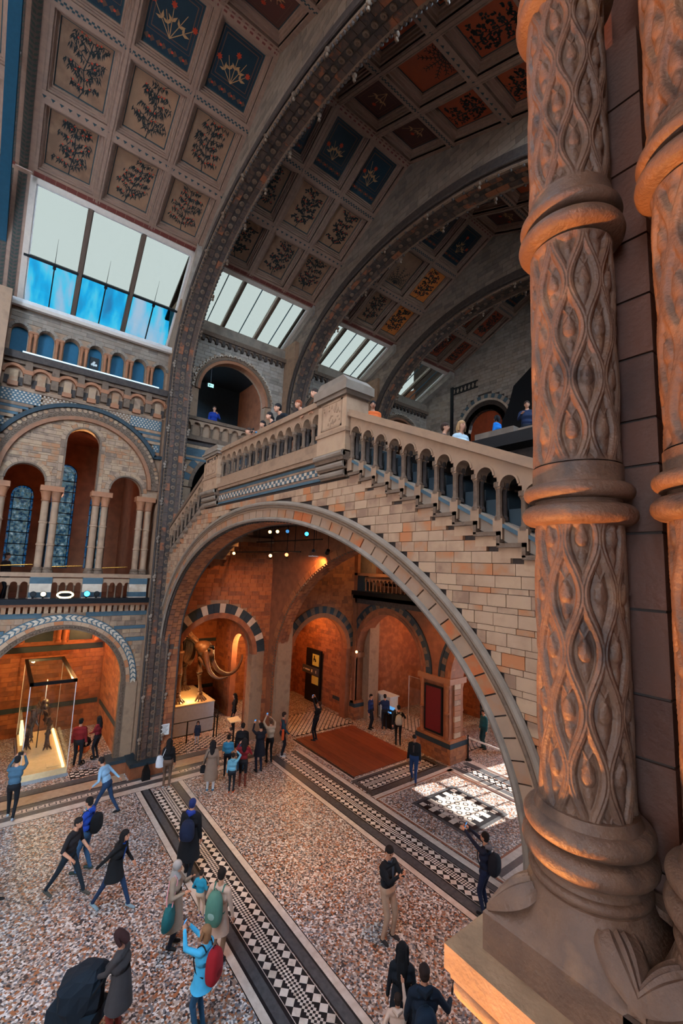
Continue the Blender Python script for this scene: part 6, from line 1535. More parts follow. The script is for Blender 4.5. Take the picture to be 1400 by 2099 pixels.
bg=root('black_bag','slim black bag leaning on the pier plinth','bag',(-17.5,4.95,0)); MB().prism([(-.13,0),(.13,0),(.11,.3),(.05,.45),(-.05,.45),(-.11,.3)],-.08,.08).v; b=MB(lambda u,v,w:(w,u,v)); b.prism([(-.14,0),(.14,0),(.12,.3),(.05,.48),(-.05,.48),(-.12,.3)],-.09,.09); b.build('bag_body','black_plastic',bg); MB().tube([(0,-.05,.47),(0,-.03,.58),(0,.03,.58),(0,.05,.47)],.012,5).build('handle','black_plastic',bg)
# entrance furniture
sg=root('wayfinding_totem','dark wayfinding totem with yellow posters in the arch before the twin pier','sign',(-22.0,15.25,0)); MB().box((-.75,0,0),(.75,.12,3.0)).build('totem_body','iron_dark',sg)
MB().box((-.05,-.02,2.1),(.62,.0,2.75)).build('poster','sign_yellow',sg); MB().box((-.05,-.02,1.05),(.62,.0,1.5)).build('poster','sign_yellow',sg); MB().box((-1.05,-.04,1.55),(.68,-.01,1.98)).build('direction_board','sign_grey',sg)
d=MB(TY(-.02)); d.box((.05,2.4,.0),(.3,2.5,.004)); d.box((.1,2.5,0),(.2,2.66,.004)); d.box((.2,2.32,0),(.34,2.42,.004)); d.box((.05,2.3,0),(.1,2.4,.004)); d.build('print','iron_dark',sg)
d=MB(TY(-.04)); d.prism([(-.95,1.76),(-.85,1.82),(-.85,1.70)],0,.004); d.box((-.75,1.72,0),(-.25,1.80,.004)); d.box((-.1,1.68,0),(.02,1.84,.004)); d.box((.35,1.68,0),(.42,1.84,.004)); d.build('lettering','white_paper',sg)
dk=root('welcome_desk','pale boxy welcome desk inside the entrance arch','desk',(-18.1,17.3,0)); MB().box((-.9,-.3,0),(.9,.3,1.15)).build('desk_body','white_paper',dk); MB().box((-.95,-.35,1.15),(.95,.35,1.2)).build('desk_top','white_paper',dk); MB().box((.1,-.31,.1),(.14,-.3,1.1)).build('seam','sign_grey',dk)
ts=root('ticket_screen','low black kiosk with a blue screen on the entrance floor','kiosk',(-16.6,16.35,0)); MB().box((-.35,-.15,0),(.35,.15,.9)).build('kiosk_body','black_plastic',ts); MB().hexa([(-.33,-.17,.75),(.33,-.17,.75),(.33,.1,.98),(-.33,.1,.98),(-.33,-.2,.78),(.33,-.2,.78),(.33,.07,1.01),(-.33,.07,1.01)]).build('screen','screen_blue',ts)
gs=root('glass_screen','clear glass screen with a steel edge beside the welcome desk','screen',(-16.4,18.2,0)); MB().box((-.6,0,.3),(.6,.02,2.2)).build('pane','glass_case',gs); MB().tube([(-.6,.01,0),(-.6,.01,2.2),(.6,.01,2.2),(.6,.01,0)],.02,6).build('frame','white_sill',gs)
rb_=root('rope_barrier','black posts with a pale belt beside the red-boarded entrance pier','barrier',(-12.0,16.6,0))
for x,y in ((0,0),(2.0,.1),(3.6,.2)): MB().lathe([(.16,0),(.16,.03),(.03,.05),(.03,.95),(.04,1.0)],(x,y,0),12).build('post','black_metal',rb_,smooth=True)
MB().box((0,-.01,.88),(2.0,.01,.95)).build('belt','white_sill',rb_); MB().box((2.0,.09,.88),(3.6,.11,.95)).build('belt','white_sill',rb_)
wl_=root('wall_lamp','glowing wall lamp above the wayfinding totem','wall lamp',(-22.6,14.5,4.75)); MB().lathe([(.05,0),(.12,-.1),(.14,-.3),(.1,-.32)],n=12).build('shade','lamp_warm',wl_,smooth=True); MB().box((-.04,0,-.05),(.04,1.0,.05)).build('arm','iron_dark',wl_)
wl2=root('wall_lamp','small glowing lamp at the twin entrance pier','wall lamp',(-18.2,15.4,3.5)); MB().ball((0,0,0),.07,10,6).build('bulb','lamp_warm',wl2,smooth=True); MB().box((-.02,0,-.02),(.02,.25,.02)).build('arm','iron_dark',wl2)
al=root('arch_lamp','spotlight fixed on the inner arch, washing it orange','spotlight',(-13.6,9.9,8.6)); MB().tube([(0,0,0),(-.15,.05,-.12)],[.07,.09],10).build('housing','black_metal',al); MB().tube([(-.15,.05,-.12),(-.16,.055,-.13)],[.075,.07],10).build('lens','lamp_warm',al); MB().tube([(0,0,.05),(0,0,1.3)],.012,5).build('drop_rod','black_metal',al)
# ------------------------------------------------------------------ people
_cm={}
TMP=bpy.data.scenes.new('scratch')
def cloth(r,g,b,rough=.85):
    k=(r,g,b)
    if k not in _cm: flat('cloth_%d_%d_%d'%k,S(r,g,b),rough,bump=.1); _cm[k]='cloth_%d_%d_%d'%k
    return _cm[k]
SKIN=[(196,140,112),(176,118,90),(140,92,68),(206,152,124)]
def ik(a,t,l1,l2,pole):
    A=Vector(a); T_=Vector(t); d=T_-A; L=min(d.length,(l1+l2)*.999); d=d.normalized(); T_=A+d*L
    x=(l1*l1-l2*l2+L*L)/(2*L); h=sqrt(max(0,l1*l1-x*x)); p=Vector(pole); p=p-d*p.dot(d); p=p.normalized() if p.length>1e-6 else d.orthogonal().normalized()
    return tuple(A+d*x+p*h),tuple(T_)
def cap(mb,a,b,r0,r1,n=8,sq=None):
    A,B=Vector(a),Vector(b); d=(B-A); l=d.length or 1e-6; d=d/l
    pts=[A-d*r0*.9,A-d*r0*.6,A,A+d*l*.5,B,B+d*r1*.6,B+d*r1*.9]; mb.tube([tuple(p) for p in pts],[r0*.3,r0*.78,r0,(r0+r1)/2,r1,r1*.78,r1*.3],n,squash=sq)
def remesh(mb,vox):
    me=mb.mesh('tmp'); o=bpy.data.objects.new('tmp',me); TMP.collection.objects.link(o); m=o.modifiers.new('r','REMESH'); m.mode='VOXEL'; m.voxel_size=vox
    s_=o.modifiers.new('s','SMOOTH'); s_.iterations=3; s_.factor=.5
    TMP.view_layers[0].update(); dg=TMP.view_layers[0].depsgraph; ev=o.evaluated_get(dg); nm=bpy.data.meshes.new_from_object(ev); bpy.data.objects.remove(o); bpy.data.meshes.remove(me); return nm
def hand_mesh(mb,w,d,up,curl=.5,side=1,s=1.0):
    """palm and five fingers; w wrist, d direction of the hand, up back of the hand"""
    W=Vector(w); D=Vector(d).normalized(); U=Vector(up); U=(U-D*U.dot(D)).normalized(); X=D.cross(U)*side
    P=lambda a,b,c:tuple(W+D*(a*s)+X*(b*s)+U*(c*s))
    mb.tube([P(-.02,0,0),P(.0,0,0),P(.04,0,0),P(.085,0,0),P(.095,0,0)],[.022*s,.028*s,.040*s,.040*s,.03*s],8,squash=.5)
    for i,(o,l) in enumerate(((-.030,.070),(-.010,.080),(.010,.076),(.029,.060))):
        p=[];a=0.0;x,z=.085,.0
        for k in range(4): p.append(P(x,o,z)); a+=curl*(.25+.45*k*.6); x+=l/3*cos(a); z-=l/3*sin(a)
        mb.tube(p,[.0095*s,.009*s,.0085*s,.006*s],6)
    mb.tube([P(.02,-.032,-.004),P(.045,-.055,-.014),P(.068,-.058,-.030),P(.085,-.05,-.040)],[.012*s,.011*s,.010*s,.007*s],6)
def person(label,x,y,H=1.7,face=0,top=(40,50,60),legs=(30,34,44),shoe=(30,30,32),skin=0,hair=(36,26,22),hairstyle='short',L=None,R=None,stride=0.0,lean=0.0,head=(0,0),z=0,coat=0,sleeve='long',vox=.02,bulk=1.0,sex='m',shirt=None,feet=None,curl=(.5,.5),hood=None,cat='person',group=None,lhand=None,rhand=None,boots=None,crop=False):
    """L / R: hand targets in body coordinates (forward, left, up) in metres for a 1.75 m figure"""
    k=H/1.75; o=root('person',label,cat,(x,y,z),radians(face),group)
    sc=lambda p:(p[0]*k,p[1]*k,p[2]*k)
    cl_,sl=cos(lean),sin(lean)
    def up(p):        # torso lean about the hip
        dz=p[2]-.92; return sc((p[0]*cl_+dz*sl,p[1],.92+dz*cl_-p[0]*sl))
    mb=MB(); seg=[]   # segments for material choice: (a,b,r,mat)
    sh=.185 if sex=='m' else .165; hw=.095 if sex=='m' else .10
    def C(a,b,r0,r1,m,sq=None): cap(mb,a,b,r0*k,r1*k,8,sq); seg.append((a,b,(r0+r1)/2*k,m))
    # legs
    ft=feet or [(stride*.5,hw),(-stride*.5,-hw)]
    for i,(fx,fy) in enumerate(ft):
        lift=.0; heel=.07 if (stride and fx<0) else 0
        hp=sc((0,hw if i==0 else -hw,.90)); an=(fx*k,fy*k,(.085+heel)*k); kn,an=ik(hp,an,.425*k,.42*k,(1,0,0))
        lm=2; C(hp,kn,.088*bulk,.062*bulk,lm); C(kn,an,.060*bulk,.043*bulk,boots and 3 or lm)
        toe=(an[0]+.145*k,an[1]+(.02 if i==0 else -.02)*k,.035*k); C((an[0]-.045*k,an[1],an[2]-.045*k),toe,.043,.036,3)
    # torso
    C(sc((0,-.05,.93)),sc((0,.05,.93)),.135*bulk,.135*bulk,2 if coat==0 and not crop else 1)
    wst=(.125 if sex=='m' else .112)*bulk
    C(up((0,-.05,1.08)),up((0,.05,1.08)),wst,wst,1); C(up((0,-.075,1.26)),up((0,.075,1.26)),.130*bulk,.130*bulk,1); C(up((-.01,-.12,1.40)),up((-.01,.12,1.40)),.085*bulk,.085*bulk,1)
    if sex=='f': C(up((.07,-.065,1.27)),up((.07,.065,1.27)),.072,.072,1)
    C(up((-.01,0,1.42)),up((.005,0,1.54)),.062,.055,0)
    # arms
    hands=[]
    for i,(t,sd) in enumerate(((L,1),(R,-1))):
        s0=up((-.01,sd*sh,1.40)); tg=t if t else (.06,sd*.26,.80)
        tgt=up(tg) if not t or tg[2]>1.0 else sc(tg); el,wr=ik(s0,tgt,.285*k,.255*k,(-.6,sd*.55,-.9)); 
        C(s0,el,.060*bulk,.047*bulk,1); C(el,wr,.045*bulk,.034*(bulk if sleeve=='long' else 1),1 if sleeve=='long' else 0)
        hands.append((wr,el,sd))
    # head
    hc=up((.025,0,1.645)); hy,hp_=head; hd=Vector((cos(radians(hy))*cos(radians(hp_)),sin(radians(hy))*cos(radians(hp_)),sin(radians(hp_)))); hl=Vector((-sin(radians(hy)),cos(radians(hy)),0)); hu=hd.cross(hl)
    HP=lambda a,b,c: tuple(Vector(hc)+hd*(a*k)+hl*(b*k)+hu*(c*k))
    def E(a,b,c,r): mb.ball(HP(a,b,c),tuple(q*k for q in r),12,9)
    E(-.005,0,.025,(.092,.078,.092)); E(.022,0,-.035,(.070,.060,.075)); E(.045,0,-.075,(.035,.034,.032)); E(.093,0,-.012,(.018,.014,.02)); E(.082,0,.012,(.016,.012,.024))
    for sd in (-1,1): E(-.005,sd*.078,-.005,(.018,.012,.030))
    seg.append((HP(0,0,.03),HP(.02,0,-.07),.09*k,0))
    me=remesh(mb,vox*k if vox<.02 else vox)
    n=len(me.polygons); cen=np.empty(n*3); me.polygons.foreach_get('center',cen); cen=cen.reshape(-1,3); best=np.full(n,9.0); mi=np.zeros(n,int)
    for a,b,r_,m in seg:
        A=np.array(a); B=np.array(b); d=B-A; t=np.clip(((cen-A)@d)/max(1e-9,d@d),0,1); dist=np.linalg.norm(cen-(A+t[:,None]*d),axis=1)-r_; w=dist<best; best[w]=dist[w]; mi[w]=m
    mi[(mi==1)&(cen[:,2]<(.90*k if not crop else 1.0*k))&(best>-9)&(np.abs(cen[:,1])<.2*k)]=2 if coat==0 else 1
    # add hands (kept as unmerged fingers of the same mesh)
    hm=MB()
    for (wr,el,sd),spec,cu in zip(hands,(lhand,rhand),curl):
        d=Vector(wr)-Vector(el); upv=spec or ((0,sd,.3) if abs(d.normalized().z)>.7 else (0,0,1)); hand_mesh(hm,wr,tuple(d.normalized()) ,upv,cu,sd,k*.98)
    # merge
    v=np.empty(len(me.vertices)*3); me.vertices.foreach_get('co',v); v=v.reshape(-1,3); f=[tuple(p.vertices) for p in me.polygons]; off=len(v)
    nm=bpy.data.meshes.new('body'); nm.from_pydata([tuple(q) for q in v]+hm.v,[],f+[tuple(off+i for i in q) for q in hm.f]); mm=list(mi)+[0]*len(hm.f)
    for c in (SKIN[skin],top,legs,shoe): nm.materials.append(M[cloth(*c)] if c is not SKIN[skin] else M[cloth(*c,.5)])
    nm.polygons.foreach_set('material_index',mm); nm.polygons.foreach_set('use_smooth',[True]*len(mm)); link('body',nm,o); bpy.data.meshes.remove(me)
    # face
    fc=MB()
    for sd in (-1,1): fc.ball(HP(.074,sd*.030,.008),(.010*k,.014*k,.008*k),7,5)
    for sd in (-1,1): fc.tube([HP(.082,sd*.016,.030),HP(.080,sd*.032,.034),HP(.070,sd*.048,.028)],.004*k,5)
    fc.build('eyes',cloth(38,28,26),o,smooth=True,recalc=False)
    MB().tube([HP(.079,-.022,-.056),HP(.089,0,-.054),HP(.079,.022,-.056)],[.004*k,.007*k,.004*k],6).build('lips',cloth(150,84,74),o,smooth=True,recalc=False)
    # hair
    if hairstyle!='none':
        hb=MB(); hb.ball(HP(-.016,0,.048),(.098*k,.088*k,.085*k),12,8); hb.ball(HP(-.045,0,.0),(.066*k,.080*k,.082*k),12,8)
        if hairstyle in ('bob','long','vlong'):
            for sd in (-1,1): hb.tube([HP(-.0,sd*.070,.06),HP(-.01,sd*.086,-.02),HP(-.01,sd*.080,-.11)],[.035*k,.040*k,.028*k],8)
            hb.tube([HP(-.05,0,.05),HP(-.085,0,-.06),HP(-.085,0,-.14)],[.07*k,.075*k,.05*k],10)
        if hairstyle in ('long','vlong'):
            ln=.38 if hairstyle=='long' else .62; b0=HP(-.07,0,-.05); e0=up((-.135,0,1.50-ln*.55)); hb.tube([b0,(b0[0]-.05*k,b0[1],b0[2]-.12*k),lerp(b0,e0,.7),e0],[.085*k,.095*k,.085*k,.035*k],10,squash=.55)
            for sd in (-1,1): b1=HP(-.02,sd*.07,-.02); hb.tube([b1,(b1[0]-.02*k,b1[1]+sd*.02*k,b1[2]-.15*k),(b1[0]-.04*k,b1[1]+sd*.02*k,b1[2]-.30*k)],[.035*k,.04*k,.02*k],8)
        if hairstyle=='bun': hb.ball(HP(-.10,0,.06),.045*k,8,6)
        if hairstyle=='tail': hb.tube([HP(-.09,0,.03),HP(-.14,0,-.04),HP(-.13,0,-.18)],[.03*k,.035*k,.012*k],8)
        hb.build('hair',cloth(*hair),o,smooth=True,recalc=False)
    if hairstyle=='none' and hood:
        hb=MB(); hb.ball(HP(-.018,0,.03),(.108*k,.098*k,.112*k),14,10); hb.tube([HP(-.05,0,-.05),up((-.03,0,1.47)),up((-.02,0,1.40))],[.085*k,.105*k,.14*k],12); hb.build('headscarf',cloth(*hood),o,smooth=True)
    elif hood:
        hb=MB(); hb.tube([up((-.04,-.10,1.50)),up((-.10,0,1.47)),up((-.04,.10,1.50))],[.04*k,.07*k,.04*k],8); hb.build('hood',cloth(*hood),o,smooth=True)
    if coat>0:      # coat skirt hanging from the waist to `coat` metres above the floor
        cb=MB(); nn=20; prof=[(1.16,.135,.155),(1.0,.150,.175),(.85,.168,.195),(.5*(.85+coat),.19,.22),(coat,.205,.235)]
        vs=[]
        for zz,rx,ry in prof:
            for q in range(nn):
                t=2*pi*q/nn; wv=1+.05*sin(5*t+zz*7)*(1.2-zz); c=up((rx*bulk*cos(t)*wv,ry*bulk*sin(t)*wv,zz)) if zz>1 else sc((rx*bulk*cos(t)*wv+sl*.05,ry*bulk*sin(t)*wv,zz)); vs.append(c)
        fs=[(i*nn+q,i*nn+(q+1)%nn,(i+1)*nn+(q+1)%nn,(i+1)*nn+q) for i in range(len(prof)-1) for q in range(nn)]
        cb.add(vs,fs); cb.build('coat_skirt',cloth(*top),o,smooth=True)
    if shirt:
        MB().add([up((.135,-.035,1.42)),up((.135,.035,1.42)),up((.150,.02,1.15)),up((.150,-.02,1.15))],[(0,1,2,3)]).build('shirt_front',cloth(*shirt),o)
        MB().tube([up((.05,-.06,1.50)),up((.075,0,1.475)),up((.05,.06,1.50))],.018*k,6).build('collar',cloth(*shirt),o,smooth=True)
    P=dict(o=o,k=k,up=up,sc=sc,hands=hands,HP=HP,face=radians(face)); P['w']=lambda p:(x+p[0]*cos(radians(face))-p[1]*sin(radians(face)),y+p[0]*sin(radians(face))+p[1]*cos(radians(face)),z+p[2])
    return P
def phone(P,label,i=0,tilt=0.3,col='black_plastic'):
    wr,el,sd=P['hands'][i]; d=(Vector(wr)-Vector(el)).normalized(); c=Vector(wr)+d*.10*P['k']; w=P['w'](tuple(c))
    r=root('smartphone',label,'phone',w,P['face']); b=MB(); b.box((-.006,-.038,-.07),(.006,.038,.08)); b.build('case',col,r); MB().box((-.0075,-.034,-.064),(-.006,.034,.074)).build('screen','screen_blue',r); r.rotation_euler=(0,-tilt,P['face'])
def backpack(P,label,col,straps=None,h=.46,trim=None):
    k=P['k']; c=P['up']((-.175,0,1.20)); r=root('backpack',label,'backpack',P['w'](c),P['face']); 
    b=MB(); q_=lambda v,e:(abs(v)**e)*(1 if v>0 else -1); bb=MB(); bb.ball((0,0,0),1.0,18,12); b.add([(-.05*k+.12*k*q_(v[0],.6),(.165-.03*v[2])*k*q_(v[1],.6),-.03*k+h*.5*k*q_(v[2],.7)) for v in bb.v],bb.f); b.build('bag_body',cloth(*col),r,smooth=True)
    b=MB(); b.ball((-.13*k,0,-.10*k),(.05*k,.11*k,.10*k),12,8); b.build('front_pocket',cloth(*(trim or col)),r,smooth=True)
    for sd in (-1,1):
        q=[P['up'](p) for p in ((-.10,sd*.09,1.40),(-.02,sd*.105,1.50),(.09,sd*.115,1.42),(.145,sd*.12,1.26),(.06,sd*.15,1.08),(-.1,sd*.14,1.02))]
        MB().tube([tuple(Vector(p)-Vector(c)) for p in smooth_path(q,3)],.018*k,6,squash=.5).build('strap',cloth(*(straps or col)),r,smooth=True)
    MB().tube([(-.02,-.04*k,h*.45*k),(-.03,0,h*.52*k),(-.02,.04*k,h*.45*k)],.008,5).build('grab_handle',cloth(*(straps or col)),r)
def bag(P,label,col,side=1,zz=.85,size=(.10,.2,.2),strap=None,cat='bag'):
    k=P['k']; c=P['sc']((0.0,side*.30,zz)); r=root('shoulder_bag',label,cat,P['w'](c),P['face']); b=MB()
    s0,s1,s2=(q*k for q in size); n=14
    b.tube([(0,0,-s2),(0,0,-s2*.9),(0,0,0),(0,0,s2*.8),(0,0,s2)],[s1*.5,s1*.85,s1*.9,s1*.7,s1*.5],n,squash=.45); b.v=[(p[1]*1.0,p[0]*.5,p[2]) if False else p for p in b.v]; b.build('bag_body',cloth(*col),r,smooth=True)
    q=[tuple(Vector(P['up'](p))-Vector(c)) for p in ((.06,side*.20,1.15),(.08,side*.12,1.42),(0,side*.08,1.52),(-.1,side*.12,1.40),(-.1,side*.22,1.12))]
    MB().tube([(.05,0,s2*.9)]+q+[(-.05,0,s2*.9)],.012*k,6).build('strap',cloth(*(strap or col)),r,smooth=True)
HUP=dict(L=(.42,.12,1.62),R=(.42,-.12,1.62)); HHI=dict(L=(.38,.10,1.85),R=(.38,-.10,1.85)); HCH=dict(L=(.34,.06,1.32),R=(.34,-.06,1.32))
# --- open floor, left
p=person('man in blue-grey shirt photographing the glass case, at the left edge',-17.15,1.0,1.78,168,top=(66,96,116),legs=(22,24,30),shoe=(150,160,170),hair=(24,22,24),stride=.45,lean=.08,**HUP); 
cmr=root('camera','black camera held up by the man at the glass case','camera',p['w'](p['sc']((.52,0,1.66))),radians(168)); MB().box((-.05,-.07,-.045),(.03,.07,.05)).build('camera_body','black_plastic',cmr); MB().tube([(.03,0,0),(.11,0,0)],[.035,.04],12).build('camera_lens','black_plastic',cmr)
person('walking man in pale blue shirt and jeans leaning forward, by the pier plinth',-15.9,3.35,1.72,228,top=(140,176,204),legs=(34,56,86),shoe=(24,26,30),hair=(30,24,24),stride=.75,lean=.38,L=(.3,.3,.95),R=(-.25,-.32,.95))
person('walker with salmon sleeves cut by the left picture edge',-13.5,.42,1.72,60,top=(178,104,88),legs=(26,40,60),hair=(40,28,24),stride=.6,lean=.12)
p=person('man in bright blue hooded jacket and jeans facing sideways on the mosaic',-13.42,2.46,1.76,232,top=(28,62,150),legs=(52,84,116),shoe=(52,66,62),hair=(22,18,18),head=(-10,-5),hood=(34,72,165),shirt=(70,160,190),bulk=1.08,feet=[(.12,.10),(-.10,-.12)],vox=.014,L=(.25,.2,.92),R=(.2,-.24,.90)); backpack(p,'black backpack worn by the man in the bright blue jacket',(20,22,26))
person('striding dark-clothed walker with bare pink forearms on the left mosaic',-12.75,2.0,1.74,46,top=(34,30,34),legs=(22,34,44),shoe=(70,66,60),hair=(30,24,24),stride=.85,lean=.20,sleeve='short',skin=0,L=(.32,.2,1.05),R=(.25,-.28,1.0),coat=.0,vox=.016)
person('striding walker in black with bright blue mid-layer and flapping coat',-11.72,2.8,1.72,42,top=(18,20,24),legs=(26,48,78),shoe=(120,140,150),hair=(22,20,22),stride=.8,lean=.26,coat=.66,shirt=(30,84,170),L=(.3,.24,.95),R=(-.25,-.3,1.0),vox=.016,hairstyle='long',sex='f')
wb2=person('tall walker in a long black coat and royal blue hood on the chequered strip',-11.75,4.55,1.84,140,top=(16,18,24),legs=(18,22,30),hair=(30,44,96),stride=.35,hood=(34,58,140),coat=.45,bulk=1.15); backpack(wb2,'dark navy backpack on the tall walker in the long black coat',(22,32,58))
p=person('woman in grey headscarf and long beige coat holding a phone',-9.95,3.62,1.62,52,top=(150,132,116),legs=(26,36,52),shoe=(40,42,46),hairstyle='none',hood=(160,154,150),coat=.42,sex='f',L=(.3,.14,1.35),R=(.26,-.16,1.2),vox=.014,bulk=1.1); bag(p,'teal and dark green shoulder bag with pink strap on the woman in beige coat',(30,98,104),-1,.82,(.1,.30,.18),(220,150,160)); phone(p,'phone in the hand of the woman in the grey headscarf',0)
p=person('man in pale pink shirt seen from behind wearing a green backpack',-9.02,4.22,1.74,128,top=(206,172,152),legs=(150,120,98),shoe=(40,40,44),hair=(30,22,20),L=(.25,.34,1.0),R=(.1,-.27,.84),coat=.62,vox=.014); backpack(p,'grey-green rolled backpack with tan straps',(84,128,112),(70,110,98),.62,(150,180,170))
person('small child in turquoise top carried beside the man with the green backpack',-9.48,3.98,.95,128,top=(40,140,168),legs=(206,176,150),shoe=(40,62,140),hair=(44,32,28),z=.62,L=(.1,.2,1.0),R=(.2,-.2,1.1),feet=[(.2,.1),(.15,-.1)])
p=person('woman in turquoise blue shirt and jeans raising a phone to photograph',-7.95,3.5,1.66,212,top=(70,172,214),legs=(38,78,108),shoe=(40,44,50),skin=0,hair=(146,104,72),hairstyle='bob',sex='f',head=(-2,22),L=(.40,.10,1.62),R=(.40,-.06,1.60),vox=.012,crop=False,coat=.78,curl=(.9,.9)); backpack(p,'red backpack with black straps worn by the woman in turquoise',(150,24,34),(22,22,26),.56,(120,20,28)); phone(p,'dark phone held up by the woman in turquoise',0)
p=person('woman in charcoal coat and rust trousers bending to a folded pram',-8.6,2.33,1.68,226,top=(62,58,60),legs=(120,46,38),shoe=(30,30,32),hair=(54,30,30),hairstyle='bob',sex='f',head=(0,-38),lean=.10,coat=.60,L=(.40,.10,1.08),R=(.40,-.05,1.02),vox=.012,curl=(1.0,1.0),bulk=1.06)
# folded pram
pr=root('folding_pram','black folded pram with draped hood, held by the woman in charcoal','pram',(-9.02,1.88,0),radians(226))
b=MB(); n=16; vs=[]
for i,(zz,rx,ry,ox) in enumerate(((.42,.30,.26,.05),(.6,.40,.32,.08),(.85,.40,.33,.05),(1.02,.26,.26,-.06),(1.12,.08,.12,-.16))):
    for q in range(n): t=2*pi*q/n; wv=1+.12*cos(4*t+i); vs.append((ox+rx*cos(t)*wv,ry*sin(t)*wv,zz))
b.add(vs,[(i*n+q,i*n+(q+1)%n,(i+1)*n+(q+1)%n,(i+1)*n+q) for i in range(4) for q in range(n)]+[tuple(range(64,80))]); b.build('hood',cloth(18,30,42),pr,smooth=False)
MB().hexa([(-.3,-.22,.25),(.55,-.2,.22),(.55,.2,.22),(-.3,.22,.25),(-.3,-.24,.5),(.5,-.24,.55),(.5,.24,.55),(-.3,.24,.5)]).build('seat',cloth(20,34,46),pr)
for sd in (-1,1):
    MB().tube([(-.42,sd*.2,1.06),(-.2,sd*.22,.75),(.35,sd*.24,.12)],.015,6).build('frame_tube','black_metal',pr); MB().tube([(-.35,sd*.22,.12),(.1,sd*.23,.6)],.015,6).build('frame_tube','black_metal',pr)
    for xx in (.38,-.38): b=MB(); b.arc(0,0,.06,.11,0,2*pi,-.02,.02,14); b.v=[(v[0]+xx,v[2]+sd*.25,v[1]+.11) for v in b.v]; b.build('wheel','black_plastic',pr)
MB().tube([(-.42,-.2,1.06),(-.44,0,1.08),(-.42,.2,1.06)],.018,6).build('handlebar','black_plastic',pr)
# --- centre
p=person('man in black jacket and stone trousers reading his phone under the bridge',-7.5,7.48,1.84,2,top=(16,22,30),legs=(172,140,118),shoe=(44,40,42),hair=(24,18,18),head=(-8,-22),L=(.33,.10,1.38),R=(.34,-.04,1.36),feet=[(.06,.12),(.02,-.13)],vox=.012,bulk=1.05,skin=0,curl=(.9,.9),shirt=(60,70,84)); phone(p,'phone held by the man in the black jacket',1)
p=person('man in navy with both arms raised to photograph, near the column base',-6.62,9.85,1.78,188,top=(22,30,52),legs=(20,32,60),shoe=(20,22,28),hair=(24,18,18),head=(0,12),L=(.46,.12,1.66),R=(.46,-.02,1.68),vox=.013,hood=(110,112,120),curl=(.8,.8)); backpack(p,'black backpack worn by the man in navy near the column base',(18,22,34)); phone(p,'phone raised by the man in navy near the column base',1)
p=person('woman with very long black hair seen from behind at the bottom edge',-5.68,6.05,1.68,132,top=(16,24,34),legs=(18,26,38),hair=(10,12,18),hairstyle='vlong',sex='f',coat=.3,vox=.014)
p=person('child in pale beige hoodie raising one arm at the bottom edge',-5.45,5.72,1.24,136,top=(206,174,156),legs=(60,60,70),hair=(44,32,28),L=(.1,.28,1.15),R=(.10,-.10,2.02),hood=(214,184,166),vox=.016)
p=person('short-haired man in dark navy jacket at the bottom edge',-5.08,5.92,1.8,140,top=(18,30,46),legs=(20,26,36),hair=(44,30,28),hood=(20,34,50),L=(.15,.26,.9),R=(.25,-.45,1.12),vox=.012,bulk=1.1); backpack(p,'dark blue backpack on the short-haired man at the bottom edge',(20,36,54),(24,44,62),.42)
st=root('selfie_stick','thin black selfie stick in the hand of the short-haired man','selfie stick',p['w'](p['sc']((.36,-.50,1.16))),radians(140)); MB().tube([(0,0,-.08),(0,0,.02)],.014,8).build('grip','black_plastic',st); MB().tube([(0,0,.02),(.02,-.06,.35)],.007,6).build('rod','black_metal',st); MB().box((.01,-.09,.35),(.025,-.03,.48)).build('clamp','black_plastic',st)
# --- group by the mastodon
p=person('woman with dark hair in black top and brown trousers carrying a white tote',-16.55,5.4,1.62,158,top=(20,20,24),legs=(104,80,66),hair=(22,18,20),hairstyle='long',sex='f',bulk=1.05,shoe=(160,160,160)); bag(p,'white tote bag on the shoulder of the woman in brown trousers',(206,206,212),1,.95,(.08,.16,.22))
p=person('woman in long camel trench coat with white trousers',-15.52,6.6,1.66,150,top=(134,112,98),legs=(206,210,216),shoe=(50,110,150),hair=(26,20,22),hairstyle='long',sex='f',coat=.40,bulk=1.1,L=(.1,.3,.9)); bag(p,'small black handbag beside the camel trench coat',(18,18,22),1,.75,(.07,.12,.14))
person('boy in light blue hoodie and orange trainers with one arm raised',-14.98,7.15,1.3,150,top=(96,160,190),legs=(22,30,42),shoe=(214,84,40),hair=(26,22,24),R=(.2,-.15,1.75),hood=(96,160,190),bulk=1.1)
person('woman in dark red top with long dark ponytail and brown boots',-15.18,7.66,1.62,152,top=(120,26,38),legs=(20,22,30),shoe=(96,44,36),boots=True,hair=(24,18,20),hairstyle='long',sex='f',L=(.3,.2,1.45),R=(.25,-.2,1.3))
person('youth in blue patterned shirt between the boy and the red-topped woman',-16.2,7.5,1.45,156,top=(56,132,168),legs=(20,30,44),hair=(22,20,22),sleeve='short')
person('man in black jumper stooping behind the red-topped woman',-16.3,8.1,1.72,150,top=(16,18,24),legs=(30,60,80),hair=(28,22,22),lean=.15,bulk=1.1)
p=person('man in dark navy coat holding up a bright phone',-15.85,8.66,1.78,172,top=(20,24,36),legs=(24,32,54),hair=(20,18,20),coat=.6,**HUP); phone(p,'bright phone held up by the man in the dark navy coat',0)
p=person('woman in beige cardigan with one arm stretched up',-16.35,9.38,1.66,168,top=(176,160,140),legs=(18,22,30),hair=(90,60,44),hairstyle='bun',sex='f',L=(.25,.15,1.8),R=(.3,-.1,1.7)); phone(p,'phone stretched up by the woman in the beige cardigan',0)
p=person('man in dark teal jacket with white trainers beside the inner arch',-16.6,10.12,1.74,60,top=(28,56,74),legs=(20,24,34),shoe=(206,206,212),hair=(40,28,26),head=(20,0),bulk=1.1,R=(.25,-.22,.95)); bag(p,'orange drawstring bag carried by the man in the dark teal jacket',(206,84,40),-1,.95,(.1,.14,.2))
